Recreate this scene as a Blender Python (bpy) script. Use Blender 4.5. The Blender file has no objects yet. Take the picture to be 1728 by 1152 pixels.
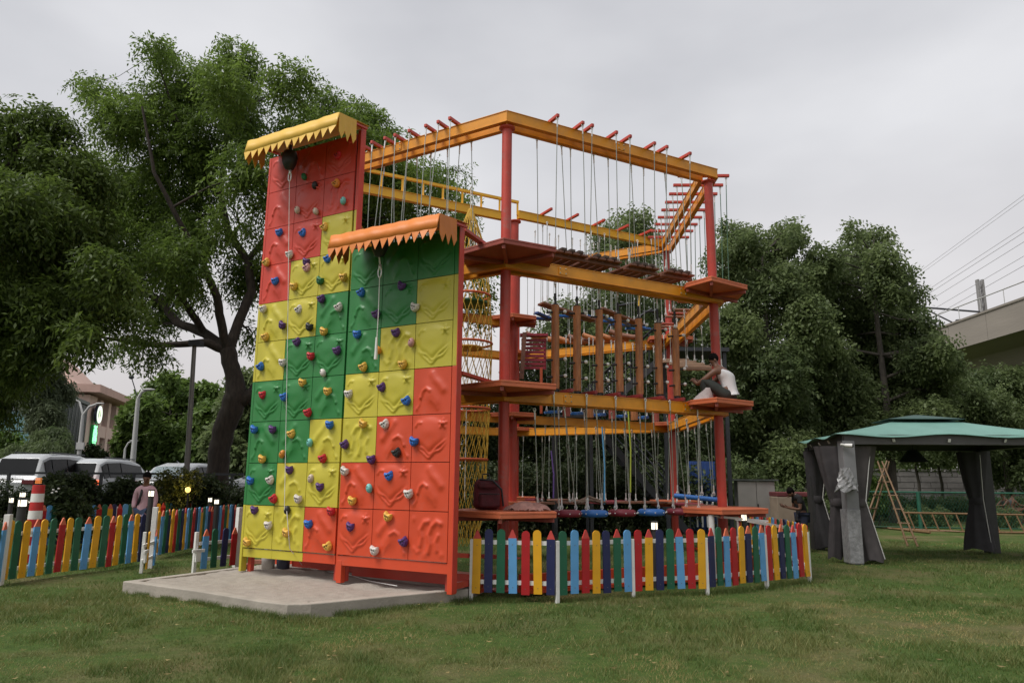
import bpy, bmesh, math, random
import numpy as np
from mathutils import Vector, Matrix
sc = bpy.context.scene
col = sc.collection
R = math.radians
random.seed(7); rng = np.random.default_rng(11)

# ------------------------------------------------------------------ camera
F_PX, PITCH, ROLL, EYE = 1225.78, 0.1882, 0.0093, 1.6
cd = bpy.data.cameras.new('camera'); cam = bpy.data.objects.new('camera', cd); col.objects.link(cam)
cd.sensor_width = 36.0; cd.lens = 36.0 * F_PX / 1728.0; cd.clip_start = 0.1; cd.clip_end = 1500
rx = Vector((1, 0, 0)); fw = Vector((0, math.cos(PITCH), math.sin(PITCH))); up = Vector((0, -math.sin(PITCH), math.cos(PITCH)))
cr, sr = math.cos(ROLL), math.sin(ROLL)
cx_ = rx * cr + up * sr
cy_ = up * cr - rx * sr
M = Matrix(((cx_.x, cy_.x, -fw.x, 0), (cx_.y, cy_.y, -fw.y, 0), (cx_.z, cy_.z, -fw.z, EYE), (0, 0, 0, 1)))
cam.matrix_world = M
sc.camera = cam

# ------------------------------------------------------------------ world and sun
SUN_EL, SUN_ROT = R(58), R(240)
w = bpy.data.worlds.new('World'); sc.world = w; w.use_nodes = True
nt = w.node_tree; nt.nodes.clear()
N_ = lambda t: nt.nodes.new(t)
out = N_('ShaderNodeOutputWorld'); bg = N_('ShaderNodeBackground'); bg.inputs['Strength'].default_value = 0.1
sky = N_('ShaderNodeTexSky'); sky.sky_type = 'NISHITA'; sky.sun_disc = False
sky.sun_elevation = SUN_EL; sky.sun_rotation = SUN_ROT; sky.air_density = 1.5; sky.dust_density = 6
tc = N_('ShaderNodeTexCoord'); mp = N_('ShaderNodeMapping'); mp.inputs['Scale'].default_value = (1, 1, 2.2)
nz = N_('ShaderNodeTexNoise'); nz.inputs['Scale'].default_value = 1.7; nz.inputs['Detail'].default_value = 5; nz.inputs['Roughness'].default_value = 0.45
rp = N_('ShaderNodeValToRGB')
rp.color_ramp.elements[0].position = 0.34; rp.color_ramp.elements[0].color = (4.15, 4.2, 4.5, 1)
rp.color_ramp.elements[1].position = 0.68; rp.color_ramp.elements[1].color = (6.7, 6.7, 6.9, 1)
# a warmer, paler band of cloud low over the horizon
sx = N_('ShaderNodeSeparateXYZ'); mr = N_('ShaderNodeMapRange')
mr.inputs['From Min'].default_value = 0.0; mr.inputs['From Max'].default_value = 0.42
mr.inputs['To Min'].default_value = 0.7; mr.inputs['To Max'].default_value = 0.0
m2 = N_('ShaderNodeMixRGB'); m2.inputs['Color2'].default_value = (6.1, 5.6, 5.5, 1)
m1 = N_('ShaderNodeMixRGB'); m1.inputs['Fac'].default_value = 0.93
L = nt.links.new
L(tc.outputs['Generated'], mp.inputs['Vector']); L(mp.outputs['Vector'], nz.inputs['Vector']); L(nz.outputs['Fac'], rp.inputs['Fac'])
L(tc.outputs['Generated'], sx.inputs[0]); L(sx.outputs['Z'], mr.inputs['Value']); L(mr.outputs[0], m2.inputs['Fac'])
L(rp.outputs['Color'], m2.inputs['Color1'])
L(sky.outputs[0], m1.inputs['Color1']); L(m2.outputs[0], m1.inputs['Color2'])
L(m1.outputs[0], bg.inputs['Color']); L(bg.outputs[0], out.inputs['Surface'])
sl = bpy.data.lights.new('sun', 'SUN'); sl.energy = 2.7; sl.angle = R(30); sl.color = (1.0, 0.97, 0.93)
so = bpy.data.objects.new('sun', sl); col.objects.link(so)
# the brighter part of the overcast sky stands high behind the camera's left shoulder
sdir = Vector((math.sin(SUN_ROT) * math.cos(SUN_EL), math.cos(SUN_ROT) * math.cos(SUN_EL), math.sin(SUN_EL)))
so.rotation_euler = sdir.to_track_quat('Z', 'Y').to_euler()
sc.view_settings.view_transform = 'Standard'; sc.view_settings.look = 'None'
sc.view_settings.gamma = 1; sc.view_settings.exposure = 0.30
sc.render.engine = 'CYCLES'
sc.cycles.max_bounces = 8; sc.cycles.diffuse_bounces = 5; sc.cycles.transmission_bounces = 6; sc.cycles.transparent_max_bounces = 12; sc.cycles.caustics_reflective = False

# ------------------------------------------------------------------ helpers
def ray(px, py):
    x, y = px - 864, py - 576
    x, y = cr * x + sr * y, -sr * x + cr * y
    return Vector((x / F_PX, math.cos(PITCH) + y / F_PX * math.sin(PITCH) * 1.0, math.sin(PITCH) - y / F_PX * math.cos(PITCH)))
def gnd(px, py, z=0.0):
    r = ray(px, py); t = (z - EYE) / r.z
    return Vector((r.x * t, r.y * t, z))
def at(px, py, Y):
    r = ray(px, py); t = Y / r.y
    return Vector((r.x * t, Y, EYE + r.z * t))
def onplane(px, py, o, n):
    r = ray(px, py); c = Vector((0, 0, EYE)); n = Vector((n[0], n[1], 0)); o = Vector((o[0], o[1], 0))
    t = (o - c).dot(n) / r.dot(n)
    return c + r * t

_mats = {}
def mat(name, rgb, rough=0.6, var=0.12, scale=6.0, bump=0.0, bscale=40.0, metal=0.0, emit=None, estr=0.0, spec=0.5, stretch=None, dirt=0.0):
    if name in _mats: return _mats[name]
    m = bpy.data.materials.new(name); m.use_nodes = True; n = m.node_tree; b = n.nodes['Principled BSDF']
    b.inputs['Roughness'].default_value = rough; b.inputs['Metallic'].default_value = metal
    b.inputs['Specular IOR Level'].default_value = spec
    tcn = n.nodes.new('ShaderNodeTexCoord'); vec = tcn.outputs['Object']
    if stretch:
        mpn = n.nodes.new('ShaderNodeMapping'); mpn.inputs['Scale'].default_value = stretch
        n.links.new(vec, mpn.inputs['Vector']); vec = mpn.outputs['Vector']
    nn = n.nodes.new('ShaderNodeTexNoise'); nn.inputs['Scale'].default_value = scale; nn.inputs['Detail'].default_value = 6
    n.links.new(vec, nn.inputs['Vector'])
    ramp = n.nodes.new('ShaderNodeValToRGB')
    lo = [max(0, c * (1 - var)) for c in rgb]; hi = [min(1, c * (1 + var)) for c in rgb]
    ramp.color_ramp.elements[0].position = 0.3; ramp.color_ramp.elements[0].color = (*lo, 1)
    ramp.color_ramp.elements[1].position = 0.7; ramp.color_ramp.elements[1].color = (*hi, 1)
    n.links.new(nn.outputs['Fac'], ramp.inputs['Fac']); cout = ramp.outputs['Color']
    if dirt:
        n2 = n.nodes.new('ShaderNodeTexNoise'); n2.inputs['Scale'].default_value = scale * 0.7 + 1.3; n2.inputs['Detail'].default_value = 8; n2.inputs['Roughness'].default_value = 0.7
        n.links.new(vec, n2.inputs['Vector'])
        r2 = n.nodes.new('ShaderNodeValToRGB'); r2.color_ramp.elements[0].position = 0.56; r2.color_ramp.elements[0].color = (0, 0, 0, 1)
        r2.color_ramp.elements[1].position = 0.74; r2.color_ramp.elements[1].color = (dirt, dirt, dirt, 1)
        n.links.new(n2.outputs['Fac'], r2.inputs['Fac'])
        mx = n.nodes.new('ShaderNodeMixRGB'); mx.inputs['Color2'].default_value = (0.22, 0.19, 0.16, 1)
        n.links.new(r2.outputs['Color'], mx.inputs['Fac']); n.links.new(cout, mx.inputs['Color1']); cout = mx.outputs['Color']
    n.links.new(cout, b.inputs['Base Color'])
    if bump:
        nb = n.nodes.new('ShaderNodeTexNoise'); nb.inputs['Scale'].default_value = bscale; nb.inputs['Detail'].default_value = 5
        n.links.new(vec, nb.inputs['Vector'])
        bp = n.nodes.new('ShaderNodeBump'); bp.inputs['Strength'].default_value = bump; bp.inputs['Distance'].default_value = 0.02
        n.links.new(nb.outputs['Fac'], bp.inputs['Height']); n.links.new(bp.outputs['Normal'], b.inputs['Normal'])
    if emit:
        b.inputs['Emission Color'].default_value = (*emit, 1); b.inputs['Emission Strength'].default_value = estr
    _mats[name] = m
    return m

def leaf_mat(name, dark, light, trans=0.35):
    m = bpy.data.materials.new(name); m.use_nodes = True; n = m.node_tree; n.nodes.clear()
    o = n.nodes.new('ShaderNodeOutputMaterial'); d = n.nodes.new('ShaderNodeBsdfPrincipled'); t = n.nodes.new('ShaderNodeBsdfTranslucent')
    d.inputs['Roughness'].default_value = 0.55; d.inputs['Specular IOR Level'].default_value = 0.35
    mx = n.nodes.new('ShaderNodeMixShader'); mx.inputs[0].default_value = trans
    a = n.nodes.new('ShaderNodeAttribute'); a.attribute_name = 'tone'
    r = n.nodes.new('ShaderNodeValToRGB'); r.color_ramp.elements[0].color = (*dark, 1); r.color_ramp.elements[1].color = (*light, 1)
    n.links.new(a.outputs['Fac'], r.inputs['Fac']); n.links.new(r.outputs['Color'], d.inputs['Base Color']); n.links.new(r.outputs['Color'], t.inputs['Color'])
    n.links.new(d.outputs[0], mx.inputs[1]); n.links.new(t.outputs[0], mx.inputs[2]); n.links.new(mx.outputs[0], o.inputs['Surface'])
    return m

class MB:
    """collects shapes and links them as one mesh object"""
    def __init__(s): s.v = []; s.f = []; s.mi = []; s.sm = []
    def add(s, vs, fs, mi=0, smooth=False):
        o = len(s.v); s.v += [tuple(v) for v in vs]
        for f in fs: s.f.append([i + o for i in f]); s.mi.append(mi); s.sm.append(smooth)
        return s
    def box(s, c, size, rot=None, mi=0):
        x, y, z = [a / 2 for a in size]; c = Vector(c)
        vs = [Vector(p) for p in ((-x, -y, -z), (x, -y, -z), (x, y, -z), (-x, y, -z), (-x, -y, z), (x, -y, z), (x, y, z), (-x, y, z))]
        if rot is not None: vs = [rot @ v for v in vs]
        return s.add([v + c for v in vs], [(0, 3, 2, 1), (4, 5, 6, 7), (0, 1, 5, 4), (1, 2, 6, 5), (2, 3, 7, 6), (3, 0, 4, 7)], mi)
    def bar(s, p, q, wd, ht, mi=0):
        p, q = Vector(p), Vector(q); d = (q - p); L_ = d.length; d.normalize()
        side = d.cross(Vector((0, 0, 1)))
        if side.length < 1e-4: side = Vector((1, 0, 0))
        side.normalize(); u = side.cross(d)
        rot = Matrix((side, d, u)).transposed()
        return s.box((p + q) / 2, (wd, L_, ht), rot, mi)
    def tube(s, pts, r, n=8, mi=0, cap=True, smooth=True):
        pts = [Vector(p) for p in pts]; rs = r if isinstance(r, (list, tuple)) else [r] * len(pts)
        vs = []; prev = None
        for i, p in enumerate(pts):
            d = pts[min(i + 1, len(pts) - 1)] - pts[max(i - 1, 0)]
            if d.length < 1e-9: d = Vector((0, 0, 1))
            d.normalize()
            a = prev if prev is not None else (Vector((1, 0, 0)) if abs(d.x) < 0.9 else Vector((0, 1, 0)))
            a = a - d * a.dot(d)
            if a.length < 1e-6: a = d.orthogonal()
            a.normalize(); prev = a; b = d.cross(a)
            for k in range(n):
                t = 2 * math.pi * k / n; vs.append(p + (a * math.cos(t) + b * math.sin(t)) * rs[i])
        fs = []
        for i in range(len(pts) - 1):
            for k in range(n):
                k2 = (k + 1) % n; fs.append((i * n + k, i * n + k2, (i + 1) * n + k2, (i + 1) * n + k))
        s.add(vs, fs, mi, smooth)
        if cap:
            e = len(pts) - 1
            s.add(vs[:n], [tuple(range(n - 1, -1, -1))], mi); s.add(vs[e * n:], [tuple(range(n))], mi)
        return s
    def prism(s, poly, z0, z1, mi=0):
        n = len(poly); vs = [(p[0], p[1], z0) for p in poly] + [(p[0], p[1], z1) for p in poly]
        fs = [tuple(range(n - 1, -1, -1)), tuple(range(n, 2 * n))] + [(i, (i + 1) % n, n + (i + 1) % n, n + i) for i in range(n)]
        return s.add(vs, fs, mi)
    def lathe(s, c, prof, n=16, mi=0, smooth=True, axis=None):
        c = Vector(c); vs = []
        for r_, z_ in prof:
            for k in range(n):
                t = 2 * math.pi * k / n; p = Vector((r_ * math.cos(t), r_ * math.sin(t), z_))
                vs.append(c + (axis @ p if axis is not None else p))
        fs = []
        for i in range(len(prof) - 1):
            for k in range(n):
                k2 = (k + 1) % n; fs.append((i * n + k, i * n + k2, (i + 1) * n + k2, (i + 1) * n + k))
        return s.add(vs, fs, mi, smooth)
    def blob(s, c, r, seg=10, rings=7, mi=0, rot=None):
        c = Vector(c); vs = []; fs = []
        for i in range(rings + 1):
            t = math.pi * i / rings
            for k in range(seg):
                a = 2 * math.pi * k / seg
                p = Vector((r[0] * math.sin(t) * math.cos(a), r[1] * math.sin(t) * math.sin(a), r[2] * math.cos(t)))
                vs.append(c + (rot @ p if rot is not None else p))
        for i in range(rings):
            for k in range(seg):
                k2 = (k + 1) % seg; fs.append((i * seg + k, (i + 1) * seg + k, (i + 1) * seg + k2, i * seg + k2))
        return s.add(vs, fs, mi, True)
    def mesh(s, name, mats):
        me = bpy.data.meshes.new(name); me.from_pydata(s.v, [], s.f)
        me.polygons.foreach_set('material_index', s.mi); me.polygons.foreach_set('use_smooth', s.sm)
        for m in (mats if isinstance(mats, (list, tuple)) else [mats]): me.materials.append(m)
        me.update(); return me
    def build(s, name, mats, parent=None, loc=None, rot=None, bevel=0.0):
        o = place(name, s.mesh(name, mats), parent, loc, rot)
        if bevel:
            b = o.modifiers.new('bevel', 'BEVEL'); b.width = bevel; b.segments = 2; b.limit_method = 'ANGLE'
        return o
def place(name, me, parent=None, loc=None, rot=None):
    o = bpy.data.objects.new(name, me); col.objects.link(o)
    if parent: o.parent = parent
    if loc is not None: o.location = loc
    if rot is not None: o.rotation_euler = rot
    return o
def tag(o, label=None, cat=None, group=None, kind=None):
    if label: o['label'] = label
    if cat: o['category'] = cat
    if group: o['group'] = group
    if kind: o['kind'] = kind
    return o
def thing(name, label, cat, loc=(0, 0, 0), rz=0.0, group=None):
    o = bpy.data.objects.new(name, None); col.objects.link(o); o.location = loc; o.rotation_euler = (0, 0, rz); o.empty_display_size = 0.2
    return tag(o, label, cat, group)
def big_mesh(name, V, Q, tone, m, parent=None, smooth=False):
    """V (n,3), Q (m,k) faces of equal size, tone per vertex"""
    me = bpy.data.meshes.new(name); k = Q.shape[1]
    me.vertices.add(len(V)); me.vertices.foreach_set('co', V.astype(np.float32).ravel())
    me.loops.add(Q.size); me.loops.foreach_set('vertex_index', Q.astype(np.int32).ravel())
    me.polygons.add(len(Q)); me.polygons.foreach_set('loop_start', (np.arange(len(Q)) * k).astype(np.int32))
    try: me.polygons.foreach_set('loop_total', np.full(len(Q), k, np.int32))
    except Exception: pass
    if tone is not None:
        a = me.attributes.new('tone', 'FLOAT', 'POINT'); a.data.foreach_set('value', tone.astype(np.float32))
    me.materials.append(m); me.update(calc_edges=True); me.validate()
    o = bpy.data.objects.new(name, me); col.objects.link(o)
    if parent: o.parent = parent
    return o
def vnoise(x, y, seed=0):
    xi, yi = np.floor(x).astype(int), np.floor(y).astype(int); xf, yf = x - xi, y - yi
    h = lambda a, b: np.modf(np.abs(np.sin(a * 127.1 + b * 311.7 + seed * 17.3) * 43758.5453))[0]
    u, v = xf * xf * (3 - 2 * xf), yf * yf * (3 - 2 * yf)
    return (h(xi, yi) * (1 - u) + h(xi + 1, yi) * u) * (1 - v) + (h(xi, yi + 1) * (1 - u) + h(xi + 1, yi + 1) * u) * v
ORD = ['first', 'second', 'third', 'fourth', 'fifth', 'sixth', 'seventh', 'eighth', 'ninth', 'tenth']

# ------------------------------------------------------------------ materials
RED = mat('red_paint', (0.46, 0.052, 0.033), 0.42, 0.10, 5, dirt=0.5)
RED2 = mat('red_primer', (0.30, 0.065, 0.045), 0.55, 0.15, 5, dirt=0.3)
ORANGE = mat('platform_orange', (0.58, 0.145, 0.06), 0.5, 0.12, 4, dirt=0.2)
YEL = mat('amber_paint', (0.70, 0.28, 0.015), 0.42, 0.12, 4, dirt=0.3)
YEL2 = mat('yellow_paint', (0.80, 0.43, 0.015), 0.42, 0.08, 4)
STEEL = mat('galvanised_cable', (0.34, 0.37, 0.33), 0.4, 0.1, 30, metal=0.6)
STEELW = mat('bright_ferrule', (0.70, 0.70, 0.68), 0.35, 0.1, 30, metal=0.5)
BLACK = mat('black_rubber', (0.015, 0.015, 0.017), 0.5, 0.2, 20)
DARKSTEEL = mat('dark_steel', (0.03, 0.033, 0.04), 0.5, 0.2, 10)
WHITE = mat('white_paint', (0.72, 0.71, 0.68), 0.5, 0.06, 8, dirt=0.25)
WOODP = mat('plank_wood', (0.20, 0.085, 0.05), 0.6, 0.3, 9, 0.3, 60, stretch=(1, 6, 6))
LOGW = mat('log_wood', (0.36, 0.135, 0.045), 0.5, 0.3, 7, 0.25, 30, stretch=(4, 4, 0.7))
BROWN = mat('stepped_timber', (0.17, 0.07, 0.045), 0.65, 0.3, 8, 0.2, 50)
BLUE = mat('blue_plastic', (0.03, 0.15, 0.45), 0.4, 0.12, 6)
BLUED = mat('navy_blue', (0.02, 0.06, 0.22), 0.5, 0.15, 6)
MAROON = mat('maroon_pad', (0.20, 0.02, 0.035), 0.5, 0.15, 6)
CONC = mat('concrete', (0.33, 0.295, 0.25), 0.85, 0.15, 3.0, 0.3, 35, dirt=0.25)
SAND = mat('sand', (0.30, 0.265, 0.225), 0.95, 0.10, 9.0, 0.8, 45, dirt=0.22)
BARK = mat('bark', (0.036, 0.027, 0.021), 0.9, 0.4, 5.0, 1.0, 14, stretch=(3, 3, 0.8))
BARKG = mat('grey_bark', (0.07, 0.06, 0.05), 0.9, 0.35, 4.0, 0.8, 14, stretch=(3, 3, 0.8))
SKIN = mat('skin', (0.16, 0.075, 0.045), 0.5, 0.1, 12)
HAIR = mat('hair', (0.006, 0.005, 0.005), 0.9, 0.2, 60, spec=.1)
GLASSD = mat('tinted_glass', (0.010, 0.011, 0.012), 0.25, 0.1, 2, spec=0.2)
# ------------------------------------------------------------------ ground
def ground_material():
    m = bpy.data.materials.new('lawn'); m.use_nodes = True; n = m.node_tree; b = n.nodes['Principled BSDF']; b.inputs['Roughness'].default_value = 0.95
    b.inputs['Specular IOR Level'].default_value = 0.15
    t = n.nodes.new('ShaderNodeTexCoord')
    def noise(s, d=6, r=0.6):
        a = n.nodes.new('ShaderNodeTexNoise'); a.inputs['Scale'].default_value = s; a.inputs['Detail'].default_value = d; a.inputs['Roughness'].default_value = r
        n.links.new(t.outputs['Object'], a.inputs['Vector']); return a
    def ramp(src, p0, c0, p1, c1):
        r = n.nodes.new('ShaderNodeValToRGB'); r.color_ramp.elements[0].position = p0; r.color_ramp.elements[0].color = c0
        r.color_ramp.elements[1].position = p1; r.color_ramp.elements[1].color = c1; n.links.new(src, r.inputs['Fac']); return r
    g1 = ramp(noise(9).outputs['Fac'], 0.3, (0.046, 0.084, 0.018, 1), 0.72, (0.084, 0.132, 0.030, 1))
    dry = ramp(noise(26).outputs['Fac'], 0.3, (0.10, 0.10, 0.04, 1), 0.7, (0.20, 0.165, 0.08, 1))
    pm = ramp(noise(0.55, 7, 0.62).outputs['Fac'], 0.47, (0, 0, 0, 1), 0.64, (0.95, 0.95, 0.95, 1))
    mx = n.nodes.new('ShaderNodeMixRGB'); n.links.new(pm.outputs['Color'], mx.inputs['Fac']); n.links.new(g1.outputs['Color'], mx.inputs['Color1']); n.links.new(dry.outputs['Color'], mx.inputs['Color2'])
    n.links.new(mx.outputs['Color'], b.inputs['Base Color'])
    bp = n.nodes.new('ShaderNodeBump'); bp.inputs['Strength'].default_value = 0.9; bp.inputs['Distance'].default_value = 0.05
    n.links.new(noise(45, 4).outputs['Fac'], bp.inputs['Height']); n.links.new(bp.outputs['Normal'], b.inputs['Normal'])
    return m
LAWN = ground_material()
# one sheet to the horizon, the nearer part finely divided and gently uneven
xs = np.concatenate([[-600, -200, -60], np.linspace(-24, 24, 97), [60, 200, 600]]); ys = np.concatenate([[-60, -10, 0], np.linspace(3, 30, 55), [60, 200, 900]])
gx, gy = np.meshgrid(xs, ys); hz = (vnoise(gx * .55, gy * .55, 3) - .5) * .05 * ((np.abs(gx) < 23) & (gy > 3.4) & (gy < 29))
V = np.stack([gx, gy, hz], -1).reshape(-1, 3); nx_ = len(xs); idx = np.arange(len(V)).reshape(gx.shape)
Q = np.stack([idx[:-1, :-1], idx[:-1, 1:], idx[1:, 1:], idx[1:, :-1]], -1).reshape(-1, 4)
lawn = tag(big_mesh('ground', V, Q, None, LAWN), kind='structure'); lawn['label'] = 'mown green lawn with dry brown patches'
for p in lawn.data.polygons: p.use_smooth = True

# ------------------------------------------------------------------ grass blades (countless)
def grass_field():
    m = leaf_mat('grass_blade', (0.066, 0.132, 0.024), (0.34, 0.28, 0.115), 0.38)
    parts = []
    for (y0, y1, n, hh, ww) in ((4.2, 7.5, 190000, 0.050, 0.0058), (7.5, 11, 150000, 0.052, 0.0080), (11, 21, 150000, 0.056, 0.012)):
        u = rng.random(n); y = y0 + (y1 - y0) * u ** 0.9; x = (rng.random(n) * 2 - 1) * (y * 0.95 + 1.2)
        patch = vnoise(x * .75 + 9, y * .75, 5) * .6 + vnoise(x * 2.3, y * 2.3, 8) * .4
        tuft = vnoise(x * 5.5, y * 5.5, 2) * .55 + vnoise(x * 1.4, y * 1.4, 4) * .45
        keep = rng.random(n) < (0.25 + 1.0 * tuft) * np.where(patch > .60, .55, 1.0)
        x, y, patch, tuft = x[keep], y[keep], patch[keep], tuft[keep]
        pad = PAD_MASK(x, y); x, y, patch, tuft = x[~pad], y[~pad], patch[~pad], tuft[~pad]; n = len(x)
        z = (vnoise(x * .55, y * .55, 3) - .5) * .05 - .004
        h = hh * (0.25 + 1.9 * tuft ** 1.8) * (0.6 + .8 * rng.random(n)) * np.where(patch > .60, .6, 1.0); a = rng.random(n) * 2 * np.pi; lean = (0.3 + .9 * rng.random(n)) * h
        wv = ww * (.6 + .7 * rng.random(n)); bx, by = np.cos(a), np.sin(a); la = rng.random(n) * 2 * np.pi
        v0 = np.stack([x - bx * wv / 2, y - by * wv / 2, z], -1); v1 = np.stack([x + bx * wv / 2, y + by * wv / 2, z], -1)
        v2 = np.stack([x + np.cos(la) * lean, y + np.sin(la) * lean, z + h], -1)
        tone = np.clip(0.04 + .30 * rng.random(n) + .30 * (vnoise(x * 1.3 + 4, y * 1.3, 21) - .35) + .22 * (vnoise(x * 5 + 4, y * 5, 22) - .5) + np.where(patch > .55, (patch - .55) * 3.2, 0) + (rng.random(n) < .05) * .5, 0, 1)
        parts.append((np.stack([v0, v1, v2], 1).reshape(-1, 3), np.repeat(tone, 3)))
    # longer, untrimmed grass along the kerb and under the fences
    edges = [(PADPTS[i], PADPTS[i + 1], -.05) for i in range(6)] + [((-.6, 10.3), (.65, 10.1), 0), ((.65, 10.1), (1.8, 10.62), 0), ((1.8, 10.62), (2.9, 10.98), 0), ((2.9, 10.98), (4.95, 12.4), 0), ((-7.9, 12.0), (-7.05, 14.1), 0), ((-5.46, 10.7), (-4.5, 12.45), -.06)]
    for (ax, ay), (bx_, by_), off in edges:
        n = int(900 * math.hypot(bx_ - ax, by_ - ay)); f = rng.random(n); e = np.array([bx_ - ax, by_ - ay]); e /= np.linalg.norm(e); nn = np.array([e[1], -e[0]]); q = np.abs(rng.normal(size=n)) * .07 - off * 0 + .012 if off else rng.normal(size=n) * .07
        x = ax + (bx_ - ax) * f + nn[0] * q; y = ay + (by_ - ay) * f + nn[1] * q; k = vnoise(x * 4, y * 4, 31) > .35; x, y = x[k], y[k]; n = len(x); h = .05 + .075 * rng.random(n) * vnoise(x * 3, y * 3, 12); a = rng.random(n) * 6.28; la = rng.random(n) * 6.28; z = np.full(n, -.01); bx, by = np.cos(a), np.sin(a); wv = .007
        v0 = np.stack([x - bx * wv / 2, y - by * wv / 2, z], -1); v1 = np.stack([x + bx * wv / 2, y + by * wv / 2, z], -1); v2 = np.stack([x + np.cos(la) * h * .5, y + np.sin(la) * h * .5, z + h], -1)
        parts.append((np.stack([v0, v1, v2], 1).reshape(-1, 3), np.repeat(np.clip(rng.random(n) * .35, 0, 1), 3)))
    V = np.concatenate([p[0] for p in parts]); T = np.concatenate([p[1] for p in parts])
    o = big_mesh('grass', V, np.arange(len(V)).reshape(-1, 3), T, m)
    tag(o, 'short uneven grass covering the lawn', None, kind='stuff')
PADPTS = [gnd(208, 980, .15), gnd(330, 996, .15), gnd(440, 1014, .15), gnd(485, 1019, .15), gnd(525, 1018, .15), gnd(620, 1009, .15), gnd(790, 993, .15)]
PADPTS = [(p.x, p.y) for p in PADPTS] + [(-0.35, 11.2), (-3.7, 13.3), (-4.5, 12.45)]
def PAD_MASK(x, y):
    inside = np.zeros(len(x), bool); n = len(PADPTS); j = n - 1
    for i in range(n):
        xi, yi = PADPTS[i]; xj, yj = PADPTS[j]
        inside ^= ((yi > y) != (yj > y)) & (x < (xj - xi) * (y - yi) / (yj - yi + 1e-12) + xi); j = i
    return inside
grass_field()
# a scatter of small fallen leaves
n = 420; y = 5 + 10 * rng.random(n); x = (rng.random(n) * 2 - 1) * y * .8; k = ~PAD_MASK(x, y); x, y = x[k], y[k]; n = len(x); a = rng.random(n) * 6.28; s_ = .018 + .022 * rng.random(n); z = .03 + .02 * rng.random(n)
c, d = np.cos(a), np.sin(a); q = lambda u, v, w_: np.stack([x + (c * u - d * v) * s_, y + (d * u + c * v) * s_, z + w_ * s_], -1)
V = np.stack([q(-1, 0, .2), q(0, -.4, 0), q(1, 0, .3), q(0, .4, .1)], 1).reshape(-1, 3)
tag(big_mesh('fallen_leaves', V, np.arange(len(V)).reshape(-1, 4), np.repeat(rng.random(n), 4), leaf_mat('dry_leaf', (.10, .07, .025), (.30, .24, .10), .1)), 'small dry leaves scattered over the lawn', None, kind='stuff')

# ------------------------------------------------------------------ concrete pad with sand
pad = thing('sand_pit', 'concrete edged sand pit at the foot of the climbing walls', 'sand pit', (-2.6, 11, 0))
def inset(poly, d):
    c = np.mean(np.array(poly), 0); res = []
    n = len(poly)
    for i in range(n):
        a, b, c2 = np.array(poly[i - 1]), np.array(poly[i]), np.array(poly[(i + 1) % n])
        e1 = (b - a) / np.linalg.norm(b - a); e2 = (c2 - b) / np.linalg.norm(c2 - b)
        n1 = np.array([-e1[1], e1[0]]); n2 = np.array([-e2[1], e2[0]]); nn = n1 + n2; nn /= max(1e-6, nn @ n1) if True else 1
        res.append(tuple(b + nn * d))
    return res
inner = inset(PADPTS, 0.14)
mb = MB(); n = len(PADPTS); LX, LY = -2.6, 11
o_ = [(p[0] - LX, p[1] - LY) for p in PADPTS]; i_ = [(p[0] - LX, p[1] - LY) for p in inner]
for i in range(n):
    j = (i + 1) % n
    mb.add([(*o_[i], -.05), (*o_[j], -.05), (*o_[j], .15), (*o_[i], .15), (*i_[i], .15), (*i_[j], .15), (*i_[j], -.05), (*i_[i], -.05)], [(0, 1, 2, 3), (3, 2, 5, 4), (4, 5, 6, 7)])
mb.build('kerb', CONC, pad, bevel=0.012)
# sand surface: a fine grid clipped to the inside, heaped a little towards the wall
pts = np.array(inner); x0, y0 = pts.min(0); x1, y1 = pts.max(0); st = .05
nxs, nys = int((x1 - x0) / st) + 1, int((y1 - y0) / st) + 1
gx, gy = np.meshgrid(np.linspace(x0, x1, nxs), np.linspace(y0, y1, nys))
_pp = PADPTS; PADPTS = inset(_pp, 0.10); ins = PAD_MASK(gx.ravel(), gy.ravel()).reshape(gx.shape); PADPTS = _pp
hz = .128 + (vnoise(gx * 3, gy * 3, 1) - .5) * .05 + (vnoise(gx * 9, gy * 9, 6) - .5) * .02 + np.clip((gy - 11.2) * .02, 0, .06)
V = np.stack([gx - LX, gy - LY, hz], -1).reshape(-1, 3); idx = np.arange(len(V)).reshape(gx.shape)
ok = ins[:-1, :-1] & ins[:-1, 1:] & ins[1:, 1:] & ins[1:, :-1]
Q = np.stack([idx[:-1, :-1], idx[:-1, 1:], idx[1:, 1:], idx[1:, :-1]], -1)[ok]
so_ = big_mesh('sand', V, Q, None, SAND, pad)
for p in so_.data.polygons: p.use_smooth = True
# ------------------------------------------------------------------ geometry of the tower
KS = 1.082
HEX_C = Vector((0.0095, 15.6466)); HEX_R = 4.443; PHI = -0.0277
def hexv(k, r=HEX_R):
    a = R(-150 + 60 * k) + PHI
    return Vector((HEX_C.x + r * math.cos(a), HEX_C.y + r * math.sin(a)))
PT = [hexv(k) for k in range(6)]     # P0 .. P5, P1 nearest the camera
W0 = Vector((-0.8152, 9.9138)); WU = Vector((-0.86916, 0.49453)); WN = Vector((-0.49453, -0.86916))
CW, Z0, RH, GAPW = 0.6424, 0.5234, 0.65299, 0.0328
WROT = math.atan2(-WU.y, -WU.x)      # local x runs to the right along the wall, -y out of it
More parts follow.
